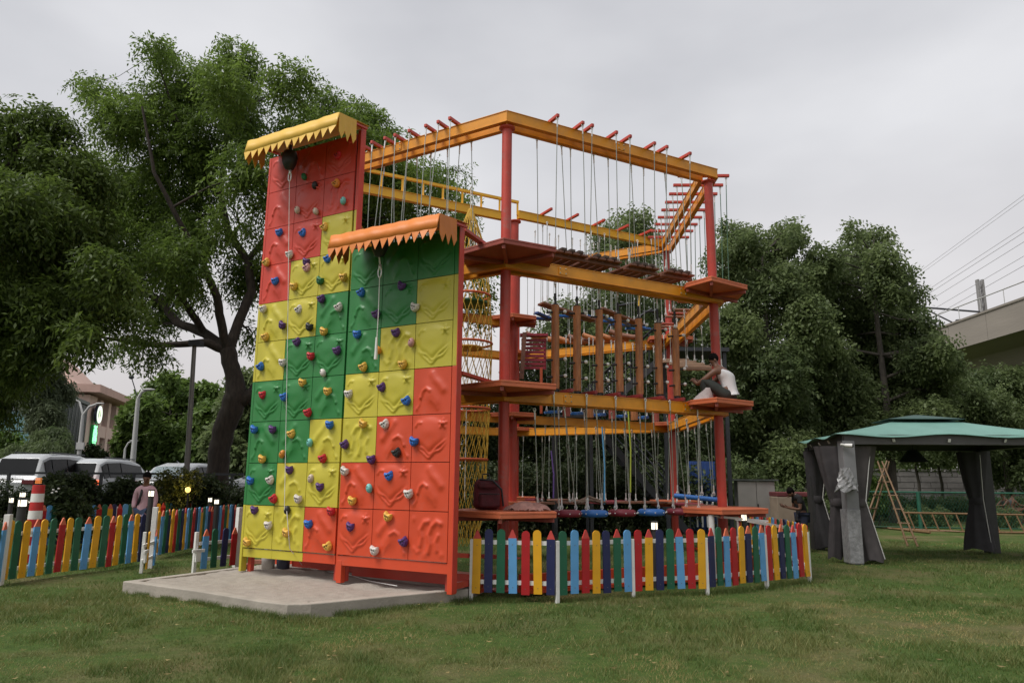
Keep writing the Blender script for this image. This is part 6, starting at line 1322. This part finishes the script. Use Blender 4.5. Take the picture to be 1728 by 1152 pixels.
# ------------------------------------------------------------------ vegetation
def unit(v): return v / np.maximum(1e-9, np.linalg.norm(v, axis=1, keepdims=True))
def leaf_cloud(cl, n, ll, lw, m=8, L_=.35, droop=.3, tone=(.15, .6), flat=1.0, shell=.5, hole=.0, seed=0, kp=.12, K=26):
    """cl: rows of centre xyz and radius; sprays of m leaflets set along short drooping twigs"""
    r0 = np.random.default_rng(seed); cl = np.array(cl, float); wgt = cl[:, 3] ** 2; wgt /= wgt.sum(); ns = n // m
    ci = r0.choice(len(cl), ns, p=wgt); d = unit(r0.normal(size=(ns, 3))); rad = r0.random(ns) ** shell * (1 + .45 * r0.random(ns) ** 2)
    S = cl[ci, :3] + d * (cl[ci, 3] * rad)[:, None] * np.array([1, 1, flat])
    # sub clumps: pull sprays towards random knots so that gaps open between them
    kn = unit(r0.normal(size=(len(cl), K, 3))) * (r0.random((len(cl), K, 1)) ** .4) * cl[:, None, 3:4] * np.array([1, 1, flat]) + cl[:, None, :3]
    kd = np.linalg.norm(kn[ci] - S[:, None, :], axis=2); kj = kd.argmin(1); S = S + (kn[ci, kj] - S) * (kp + .26 * r0.random((ns, 1)))
    if hole:
        hv = vnoise(S[:, 0] * 1.7 + S[:, 1] * .5, S[:, 2] * 1.7 + S[:, 1] * .4, seed) * .6 + vnoise(S[:, 0] * 4 + S[:, 1], S[:, 2] * 4, seed + 3) * .4; k_ = hv > hole; S, ci, kj, d = S[k_], ci[k_], kj[k_], d[k_]; ns = len(S)
    kt = r0.random((len(cl), K)); ct = r0.random(len(cl))
    D = unit(d * .8 + r0.normal(size=(ns, 3)) * .7 + np.array([0, 0, -droop])); side = unit(np.cross(D, r0.normal(size=(ns, 3))))
    T0 = tone[0] + (tone[1] - tone[0]) * (.35 * kt[ci, kj] + .25 * ct[ci] + .4 * r0.random(ns)); V = []; T = []
    for i in range(m):
        f = (i + .5) / m; s = 1 if i % 2 else -1; p = S + D * (L_ * f) + np.array([0, 0, -droop * L_ * f * f])
        ld = unit(D * .55 + side * s + np.array([0, 0, -droop * .8]) + r0.normal(size=(ns, 3)) * .25); wd = unit(np.cross(ld, unit(np.array([0, 0, 1.0]) + r0.normal(size=(ns, 3)) * .55)))
        l = ll * (.7 + .6 * r0.random((ns, 1))); w_ = lw * (.7 + .6 * r0.random((ns, 1)))
        V.append(np.stack([p, p + ld * l * .5 + wd * w_ * .5, p + ld * l + np.array([0, 0, -.15]) * l, p + ld * l * .5 - wd * w_ * .5], 1)); T.append(np.repeat(np.clip(T0 + r0.normal(size=ns) * .07, 0, 1)[:, None], 4, 1))
    return np.concatenate(V).reshape(-1, 3), np.concatenate(T).ravel()
def tree(name, label, base, limbs, clumps, leafm, n, ll, lw, bark, group=None, twigs=4, tw_r=.05, **kw):
    """limbs: lists of (x, y, z, r) in world space; clumps in world space"""
    b = Vector(base); th = thing(name, label, 'tree', b, 0, group); o = np.array(base); r0 = random.Random(len(label) + n)
    mb = MB(); nodes = []
    for l in limbs:
        pts = []; rs = []
        for (p, q) in zip(l[:-1], l[1:]):
            for k in range(4): f = k / 4; pts.append(Vector(p[:3]).lerp(Vector(q[:3]), f) - b); rs.append(p[3] + (q[3] - p[3]) * f)
        pts.append(Vector(l[-1][:3]) - b); rs.append(l[-1][3])
        for i in range(1, len(pts) - 1): pts[i] = pts[i] + Vector((r0.uniform(-1, 1), r0.uniform(-1, 1), r0.uniform(-1, 1))) * rs[i] * .10
        mb.tube(pts, rs, 12 if rs[0] > .1 else 8); nodes += list(zip(pts, rs))
    for c in clumps:
        C_ = Vector(c[:3]) - b; q, rq = min(nodes, key=lambda t: (t[0] - C_).length + (0 if t[0].z < C_.z + .5 else 2)); r1 = min(rq * .6, tw_r)
        md = q.lerp(C_, .5) + Vector((r0.uniform(-.2, .2), r0.uniform(-.2, .2), r0.uniform(-.1, .3))) * (C_ - q).length * .4; mb.tube([q, q.lerp(md, .55), md, md.lerp(C_, .5) + Vector((0, 0, .08)), C_], [r1, r1 * .85, r1 * .65, r1 * .45, r1 * .28], 6)
        for k in range(twigs):
            e = C_ + Vector((r0.gauss(0, 1), r0.gauss(0, 1), r0.gauss(.2, .8))).normalized() * c[3] * r0.uniform(.5, .95); s_ = md.lerp(C_, r0.uniform(.2, 1)); mb.tube([s_, s_.lerp(e, .5) + Vector((0, 0, .1 * c[3])), e], [r1 * .4, r1 * .25, r1 * .1], 5)
    mb.build('trunk', bark, th); V, T = leaf_cloud(clumps, n, ll, lw, seed=n % 9973, **kw); V = V - o
    big_mesh('crown', V, np.arange(len(V)).reshape(-1, 4), T, leafm, th); return th
def px_clumps(lst, Y, dy, seed=1, f=1.0):
    r0 = random.Random(seed); out_ = []
    for (x, y, r_) in lst:
        yy = Y + r0.uniform(-dy, dy); c = at(x, y, yy); out_.append((c.x, c.y, c.z, r_ * yy / F_PX * f))
    return out_
def pxl(lst, Y):  # limb through pixels (x, y, r metres, depth offset)
    return [(*at(x, y, Y + dd), r_) for x, y, r_, dd in lst]
NEEM = leaf_mat('neem_leaf', (.052, .092, .016), (.195, .285, .055), .52); DARKL = leaf_mat('dark_leaf', (.032, .058, .012), (.150, .215, .042), .5)
MIDL = leaf_mat('mid_leaf', (.070, .105, .042), (.220, .278, .110), .54); BRI = leaf_mat('bright_leaf', (.060, .115, .026), (.190, .275, .060), .45); WIL = leaf_mat('willow_leaf', (.075, .105, .058), (.180, .215, .110), .45); SHR = leaf_mat('shrub_leaf', (.022, .036, .014), (.080, .110, .038), .35)
# -- the big neem behind the walls
YM = 22.0
lim = [[(*gnd(366, 868), .40)] + pxl([(367, 842, .36, 0), (368, 790, .31, 0), (374, 740, .31, 0), (391, 690, .33, 0), (398, 668, .33, 0), (393, 630, .25, 0), (384, 590, .25, 0)], YM),
       pxl([(396, 676, .26, 0), (425, 668, .22, .1), (448, 635, .20, .3), (480, 560, .16, .8), (520, 470, .12, 1.5), (560, 380, .08, 2), (590, 300, .05, 2.2)], YM),
       pxl([(384, 592, .16, 0), (350, 578, .13, -.2), (318, 580, .10, -.4), (262, 582, .085, -.6), (215, 576, .065, -.9), (165, 568, .03, -1.2)], YM),
       pxl([(380, 590, .18, 0), (345, 562, .15, .3), (300, 545, .13, .6), (268, 505, .115, .8), (235, 488, .09, 1.0), (190, 478, .05, 1.2)], YM), pxl([(345, 562, .12, .3), (318, 520, .11, -.3), (290, 480, .09, -.8), (240, 440, .05, -1.2)], YM),
       pxl([(384, 595, .18, 0), (396, 560, .16, .2), (425, 490, .14, .6), (418, 440, .13, .7), (385, 390, .12, .6), (372, 330, .10, .5), (378, 270, .07, .4), (390, 170, .035, .3)], YM), pxl([(418, 440, .10, .7), (450, 400, .09, 1.2), (470, 330, .07, 1.6), (520, 230, .04, 2)], YM),
       pxl([(384, 595, .14, 0), (372, 540, .13, -.4), (366, 500, .12, -.8), (340, 440, .09, -1.4), (300, 370, .07, -2), (260, 290, .05, -2.4), (240, 180, .03, -2.6)], YM), pxl([(372, 330, .07, .5), (330, 280, .06, 0), (290, 180, .04, -.4), (262, 90, .02, -.6)], YM)]
cm = [(262, 85, 26), (300, 100, 28), (405, 95, 38), (440, 120, 42), (330, 150, 58), (380, 140, 45), (490, 135, 40), (550, 180, 38), (175, 158, 36), (205, 200, 52), (150, 145, 20), (270, 190, 58), (430, 195, 70), (350, 215, 70), (520, 240, 66), (580, 220, 44), (600, 190, 26), (625, 195, 18), (310, 280, 74), (200, 265, 56), (140, 290, 40), (420, 300, 66), (240, 345, 66), (330, 370, 64), (400, 370, 46), (290, 440, 60), (230, 420, 50), (190, 400, 50), (220, 480, 44), (160, 340, 44), (190, 330, 44), (270, 420, 50), (300, 400, 50), (420, 460, 44), (330, 480, 30), (160, 470, 44), (280, 520, 30), (230, 535, 28), (245, 575, 26), (270, 600, 14), (205, 582, 16), (165, 560, 16), (425, 560, 16),
      (620, 270, 50), (660, 300, 52), (700, 320, 54), (740, 345, 52), (680, 260, 36), (640, 215, 26), (740, 300, 30), (765, 380, 36), (640, 360, 56), (700, 400, 54), (600, 340, 50), (560, 330, 60), (655, 230, 18), (770, 330, 22), (780, 290, 12), (520, 400, 50), (480, 430, 40), (775, 425, 30), (800, 470, 26), (815, 520, 24)]
tree('neem_tree', 'large spreading neem tree with crooked forked trunk behind the climbing walls', gnd(366, 868), lim, px_clumps(cm, YM + .3, 2.6, 3, 1.08), NEEM, 240000, .155, .056, BARK, twigs=5, tw_r=.06, m=9, L_=.58, droop=.40, flat=.92, shell=.5, hole=.38, tone=(.0, 1.0), kp=.26, K=60)
# -- dark tree at the left edge
YL = 17.0; cm = [(15, 205, 34), (60, 200, 40), (100, 215, 32), (30, 260, 60), (100, 280, 60), (160, 300, 36), (10, 340, 70), (80, 360, 74), (150, 370, 44), (30, 440, 80), (110, 450, 66), (170, 440, 34), (20, 530, 70), (90, 530, 66), (160, 505, 44), (215, 520, 22), (140, 560, 30), (50, 580, 40), (0, 615, 40), (-20, 670, 30), (-60, 300, 110), (-70, 480, 120), (-60, 640, 90), (200, 470, 26)]
tree('dark_tree', 'dense dark tree filling the left edge of the picture', (-14.5, 17.2, 0), [[(-14.5, 17.2, 0, .38), (-14.4, 17.1, 3.0, .30), (-14.0, 17, 5.2, .24)], [(-14.0, 17, 5.2, .2), (-12.6, 16.6, 6.4, .13), (-11.0, 16.4, 7.6, .06)], [(-14.0, 17, 5.2, .2), (-13.6, 17.4, 8, .14), (-12.8, 17.6, 10, .07)], [(-14.2, 17, 4.4, .16), (-12.4, 17.6, 5.0, .10), (-10.2, 17.4, 5.4, .04)]], px_clumps(cm, YL, 1.6, 5), DARKL, 110000, .15, .058, BARK, twigs=3, m=8, L_=.50, droop=.6, flat=.9, shell=.5, tone=(.0, 1.0), hole=.33, kp=.14, K=40)
# -- background trees on the left
Yb = 60
def simple_tree(name, label, cm, Y, dy, leafm, n, ll, lw, group, seed, hole=0.0, tone=(.1, .9), **kw):
    cl = px_clumps(cm, Y, dy, seed); A = np.array(cl); bx = float(np.average(A[:, 0], weights=A[:, 3])); zc = float(np.average(A[:, 2], weights=A[:, 3])); zt = float(A[:, 2].max())
    kw = {**dict(m=6, L_=.5, droop=.3, shell=.4), **kw}; th = float(A[:, 3].max())
    return tree(name, label, (bx, Y, 0), [[(bx, Y, 0, .08 + zt * .011), (bx + .1, Y, zc * .5, .06 + zt * .008), (bx, Y, zc, .04 + zt * .005), (bx, Y, zt * .9, .05)]], cl, leafm, n, ll, lw, BARKG, group, twigs=3, tw_r=.08, hole=hole, tone=tone, **kw)
G1 = 'trees beyond the car park'
simple_tree('round_tree', 'bright green rounded tree beyond the parked cars, right of the tall street lamp', [(270, 668, 28), (300, 655, 22), (243, 690, 24), (222, 705, 18), (275, 700, 42), (320, 690, 36), (345, 670, 26), (212, 738, 16), (240, 745, 36), (290, 750, 46), (335, 735, 40), (360, 700, 24), (285, 640, 12), (350, 755, 36), (216, 770, 20)], 58, 3, BRI, 46000, .40, .24, G1, 2)
simple_tree('leafy_tree', 'green tree glimpsed between the big trunk and the tall wall', [(415, 650, 26), (400, 690, 30), (430, 690, 26), (390, 730, 34), (425, 740, 30), (370, 745, 26), (405, 780, 26), (440, 770, 30)], 44, 2, MIDL, 20000, .30, .17, G1, 3, hole=.2)
simple_tree('willowy_tree', 'tall grey green willowy tree in front of the glass building', [(85, 605, 20), (60, 620, 30), (85, 640, 22), (68, 665, 28), (82, 690, 20), (115, 655, 12), (75, 700, 26), (92, 712, 12), (75, 640, 26)], 40, 2, WIL, 30000, .24, .075, G1, 4, droop=.9, L_=.38)
simple_tree('weeping_tree', 'low dark weeping tree below the willowy tree', [(75, 740, 20), (95, 735, 20), (104, 744, 10), (55, 756, 14), (80, 758, 20), (108, 768, 12), (25, 760, 14)], 36, 1.2, MIDL, 16000, .26, .05, G1, 6, droop=1.4, L_=.45, tone=(0, .5))
simple_tree('low_tree', 'low yellowish green bush tree at the far left behind the cars', [(15, 750, 18), (35, 765, 14), (-10, 745, 20), (55, 775, 12)], 38, 1.0, BRI, 5000, .22, .12, G1, 7, tone=(0, .6))
simple_tree('courtyard_tree', 'small dark tree standing before the ground floor of the pink building', [(156, 762, 9), (165, 770, 9), (150, 772, 8)], 56, .8, SHR, 2600, .26, .16, G1, 8)
# -- right hand trees
G2 = 'leafy trees behind the rope course'
simple_tree('leafy_tree', 'tall leafy tree directly right of the red right pole', [(1232, 385, 14), (1240, 405, 20), (1265, 392, 12), (1262, 412, 24), (1325, 385, 12), (1338, 392, 12), (1225, 440, 34), (1280, 440, 36), (1300, 420, 26), (1330, 395, 26), (1345, 420, 28), (1245, 490, 48), (1310, 480, 44), (1350, 470, 36), (1235, 555, 52), (1300, 550, 56), (1360, 540, 46), (1240, 630, 56), (1310, 630, 60), (1365, 620, 50), (1250, 710, 56), (1320, 710, 56), (1280, 780, 52), (1340, 770, 46), (1215, 690, 30), (1380, 700, 46)], 30, 2.6, MIDL, 105000, .175, .098, G2, 12, kp=.20, K=50, hole=.33, tone=(.0, 1.0))
simple_tree('leafy_tree', 'tall leafy tree standing behind the gazebo, left of the viaduct', [(1440, 388, 14), (1475, 395, 12), (1492, 402, 12), (1462, 408, 16), (1530, 462, 14), (1545, 500, 16), (1515, 440, 12), (1575, 575, 14),  (1450, 425, 34), (1490, 440, 32), (1420, 455, 30), (1400, 430, 22), (1380, 440, 26), (1370, 480, 36), (1395, 480, 36), (1560, 545, 20), (1590, 585, 18), (1605, 615, 20), (1500, 480, 34), (1440, 490, 50), (1400, 520, 50), (1480, 540, 52), (1530, 525, 26), (1535, 560, 32), (1430, 580, 56), (1500, 610, 54), (1555, 600, 34), (1580, 625, 26), (1410, 660, 60), (1480, 680, 56), (1550, 670, 48), (1595, 660, 30), (1450, 730, 50), (1520, 725, 46), (1390, 600, 46), (1575, 700, 30)], 31, 2.6, MIDL, 105000, .175, .098, G2, 13, kp=.20, K=50, hole=.33, tone=(.0, .95))
simple_tree('bushy_tree', 'dark bushy tree under the viaduct at the right edge', [(1620, 665, 34), (1660, 655, 34), (1700, 650, 34), (1740, 650, 34), (1630, 700, 38), (1680, 700, 40), (1730, 700, 42), (1600, 735, 34), (1650, 750, 36), (1710, 755, 36), (1750, 760, 40), (1690, 790, 22), (1728, 800, 20)], 37, 2.2, MIDL, 52000, .19, .10, G2, 14, hole=.20, tone=(0, .75))
simple_tree('leafy_tree', 'thin topped tree seen through the cables behind the tower', [(1040, 380, 20), (1075, 375, 22), (1025, 410, 26), (1060, 415, 28), (1100, 410, 22), (1040, 450, 24), (1090, 450, 26), (1120, 470, 24), (1010, 480, 20), (990, 530, 26), (950, 525, 22), (1050, 520, 40), (1110, 530, 44), (1000, 570, 36), (930, 570, 34), (1070, 580, 46), (1150, 560, 40), (1170, 500, 26), (960, 620, 46), (1030, 640, 48), (1110, 640, 50), (1170, 640, 44)], 29, 2.2, MIDL, 64000, .155, .085, G2, 15, hole=.24, tone=(.1, 1.0))
simple_tree('bushy_tree', 'dark bushy tree low behind the tower between the front and right poles', [(900, 640, 40), (890, 700, 46), (940, 690, 50), (1000, 700, 50), (1060, 710, 50), (1120, 710, 48), (1170, 720, 46), (910, 760, 46), (970, 770, 46), (1040, 770, 46), (1100, 780, 44), (1160, 790, 44), (840, 690, 40), (800, 720, 40), (830, 770, 40), (1210, 770, 40)], 27, 1.6, SHR, 56000, .15, .085, G2, 16, tone=(0, 1.0))
# far wood closing the view
V, T = leaf_cloud([(x, 120 + 10 * math.sin(x), 4 + 2 * math.sin(x * .37), 9) for x in range(-190, 190, 9)], 60000, 1.1, .7, m=5, L_=1.6, tone=(0, .8), seed=77)
tag(big_mesh('far_wood', V, np.arange(len(V)).reshape(-1, 4), T, DARKL), 'distant band of dark green trees', None, kind='stuff')
# ------------------------------------------------------------------ hedges and shrubs
def hedge(name, label, cat, clumps, leafm, n, ll, lw, loc, stems=True, **kw):
    th = thing(name, label, cat, loc); o = np.array(loc); V, T = leaf_cloud(clumps, n, ll, lw, seed=n % 991, **{**dict(m=6, L_=.16, droop=.1, shell=.4, tone=(0, .9)), **kw}); big_mesh('foliage', V - o, np.arange(len(V)).reshape(-1, 4), T, leafm, th)
    mb = MB(); r0 = random.Random(n)
    for c in clumps[::max(1, len(clumps) // 40)]: mb.tube([(c[0] - loc[0], c[1] - loc[1], -.02), (c[0] - loc[0] + r0.uniform(-.1, .1), c[1] - loc[1], c[2] * .6), (c[0] - loc[0] + r0.uniform(-.2, .2), c[1] - loc[1], c[2])], [.02, .014, .006], 5)
    mb.build('stems', BARKG, th); return th
r0 = random.Random(4); cl = []
for i in range(90):
    f = i / 89; p = at(-30 + 450 * f, 850, 19.3 + 1.0 * f + r0.uniform(-.4, .4)); cl.append((p.x, p.y, r0.uniform(.35, 1.08), r0.uniform(.32, .5)))
hedge('shrub_hedge', 'dark dense shrub hedge below the iron railing on the left', 'hedge', cl, SHR, 42000, .10, .05, (cl[0][0], cl[0][1], 0))
for i, (x, y, r_, Y, lab) in enumerate(((95, 815, 15, 19.0, 'taller dark shrub standing above the hedge in front of the second car'), (135, 815, 15, 19.2, 'dark shrub just left of the man in pink'), (210, 822, 15, 19.4, 'small dark shrub right of the lit tail light'), (350, 820, 16, 19.5, 'dark shrub at the foot of the big trunk'))):
    c = at(x, y, Y); rr = r_ * Y / F_PX; hedge('shrub', lab, 'shrub', [(c.x + dx * rr, c.y, max(.3, c.z + dz * rr), rr * .8) for dx, dz in ((0, 0), (-.7, -.5), (.7, -.5), (0, -1.2), (-.5, -1.6), (.6, -1.6))], SHR, 5000, .11, .06, (c.x, c.y, 0))
# lit yellow shrub and its spot lamp
c = at(302, 822, 18.8); rr = .30; cl = [(c.x + dx, c.y + dy, max(.25, c.z + dz), .24) for dx, dy, dz in ((0, 0, 0), (-.3, 0, .05), (.3, .05, 0), (0, 0, .25), (-.22, 0, -.3), (.22, 0, -.3), (0, 0, -.6), (.35, 0, .22), (-.38, 0, .2))]
hedge('golden_shrub', 'rounded golden shrub lit by a warm spotlight by the thin pole', 'shrub', [(a_, b_, c_, .19) for a_, b_, c_, _ in cl], leaf_mat('golden_leaf', (.03, .042, .009), (.12, .135, .03), .3), 5200, .085, .038, (c.x, c.y, 0))
lz = at(318, 826, 18.2); lp = thing('garden_spotlight', 'warm garden spotlight shining into the golden shrub', 'spotlight', (lz.x, lz.y, 0)); MB().tube([(0, 0, 0), (0, 0, lz.z - .05)], .02, 8).tube([(0, .08, lz.z), (0, -.02, lz.z)], [.05, .075], 12).build('housing', BLACK, lp); MB().blob((0, -.03, lz.z), (.07, .03, .07), 12, 6).build('lens', mat('warm_lens', (.9, .6, .2), .4, 0, emit=(1, .62, .16), estr=1.6), lp)
pl = bpy.data.lights.new('spotlight_bulb', 'POINT'); pl.energy = 7; pl.color = (1, .70, .22); pl.shadow_soft_size = .05; po = bpy.data.objects.new('spotlight_bulb', pl); col.objects.link(po); po.parent = lp; po.location = (-.16, .14, lz.z + .05)
# strappy plants and flowering shrub by the striped post
def strap_plant(label, px, py, Y, n, ln, m):
    b = gnd(px, py) if Y is None else Vector((at(px, py, Y).x, Y, 0)); th = thing('strap_leaf_plant', label, 'plant', b); r0 = random.Random(px); vs = []; fs = []; to = []
    zb = .35
    for i in range(n):
        a, e, l = r0.uniform(0, 6.28), r0.uniform(.5, 1.35), ln * r0.uniform(.7, 1.2); dx, dy = math.cos(a), math.sin(a); pr_ = None
        for k in range(7):
            f = k / 6; d = l * f; x = d * math.cos(e) * (1 + .3 * f); z = zb + d * math.sin(e) - .75 * d * d / ln; w_ = .022 * (1 - f ** 2) + .002; vs += [(dx * x - dy * w_, dy * x + dx * w_, z), (dx * x + dy * w_, dy * x - dx * w_, z)]; to += [r0.random()] * 2
            if k: o_ = len(vs) - 4; fs.append((o_, o_ + 1, o_ + 3, o_ + 2))
    big_mesh('leaves', np.array(vs), np.array(fs), np.array(to), m, th); MB().tube([(0, 0, 0), (0, 0, .5)], [.06, .04], 8).build('stem', BARKG, th)
strap_plant('arching palm-like plant at the left edge behind the fence', 22, 860, 16.4, 60, 1.1, WIL); strap_plant('arching palm-like plant just right of the striped post', 76, 855, 15.6, 46, .95, leaf_mat('strap_leaf', (.05, .09, .02), (.16, .21, .06), .3))
c = at(96, 838, 16.6); hedge('flowering_shrub', 'dark shrub with a few white flowers right of the striped post', 'shrub', [(c.x + dx, c.y, max(.3, c.z + dz), .34) for dx, dz in ((0, 0), (-.3, -.3), (.35, -.25), (0, -.6), (.6, -.5))], SHR, 5200, .12, .06, (c.x, c.y, 0))
fl = MB()
for x, y in ((90, 826), (95, 829), (99, 824), (88, 831)): p = at(x, y, 16.25) - Vector((c.x, c.y, 0)); fl.blob(p, (.03, .02, .022), 8, 5)
fl.build('flowers', WHITE, [o for o in bpy.data.objects if o.name.startswith('flowering_shrub')][0])
# clipped hedge behind the chain link fence, young plants along it
cl = []
for i in range(150):
    f = i / 149; p = at(1270 + 560 * f, 850, 33.5); cl.append((p.x, p.y + r0.uniform(-.3, .3), r0.uniform(.3, .75), r0.uniform(.36, .46)))
hedge('clipped_hedge', 'long clipped green hedge behind the chain link fence', 'hedge', cl, MIDL, 52000, .11, .06, (cl[0][0], cl[0][1], 0), tone=(0, .7))
for i, px in enumerate((1540, 1565, 1592, 1668, 1690, 1708)):
    g = at(px, 885, 27.6); hedge('young_plant', 'young green plant along the wire fence, %s from the left' % ORD[i], 'plant', [(g.x, g.y, .18, .16), (g.x + .05, g.y, .42, .16), (g.x - .05, g.y, .62, .12)], MIDL, 900, .10, .045, (g.x, g.y, 0)); 
for i, (px, py, Y, rr, lab) in enumerate(((1310, 845, 22.5, .55, 'leafy shrub behind the man in the black T-shirt'), (1385, 800, 26.5, 1.1, 'loose shrub with sky gaps behind the left gazebo curtain'), (1465, 815, 29, .6, 'yellowish green shrub behind the bamboo step ladder'), (1400, 868, 25.5, .5, 'low leafy plant under the left side of the gazebo'), (1240, 800, 24.0, .8, 'dark shrub behind the grey cabinet'))):
    c = at(px, py, Y); zc = max(.4, c.z); hedge('shrub', lab, 'shrub', [(c.x + rr * dx, c.y, max(.2, zc + rr * dz), rr * .75) for dx, dz in ((0, .1), (-.6, -.2), (.6, -.2), (0, -.8), (-.5, -1.1), (.5, -1.1))], (BRI if i == 2 else MIDL), 5200, .12, .06, (c.x, c.y, 0), tone=(0, .8))
for i, (px, Y) in enumerate(((868, 22.0), (940, 23.0), (1010, 22.6), (1085, 23.0), (1150, 23.6), (800, 21.5))):
    c = at(px, 840, Y); hedge('shrub', 'dark shrub low behind the tower, %s' % ('left of the front pole base', 'behind the first round seat', 'behind the middle round seat', 'behind the second blue seat', 'by the back right pole', 'behind the net tube')[i], 'shrub', [(c.x + dx, c.y + r0.uniform(-.3, .3), z, .62) for dx in (-.9, 0, .9) for z in (.45, 1.1, 1.55)], SHR, 6500, .12, .065, (c.x, c.y, 0))
for i, (px, Y, lab) in enumerate(((1551, 40, 'slender pale trunk sapling before the boundary wall, seen under the gazebo'), (1590, 41, 'second slender sapling before the boundary wall'), (1708, 39, 'dark sapling trunk before the boundary wall at the right edge'))):
    g = at(px, 850, Y); simple = tree('sapling', lab, (g.x, Y, 0), [[(g.x, Y, 0, .10), (g.x + .1, Y, 1.6, .08), (g.x - .1, Y, 3.2, .06)]], [(g.x, Y, 3.6, .9), (g.x + .6, Y, 3.2, .7), (g.x - .6, Y, 3.3, .7)], MIDL, 3600, .16, .08, BARKG, 'saplings before the boundary wall')
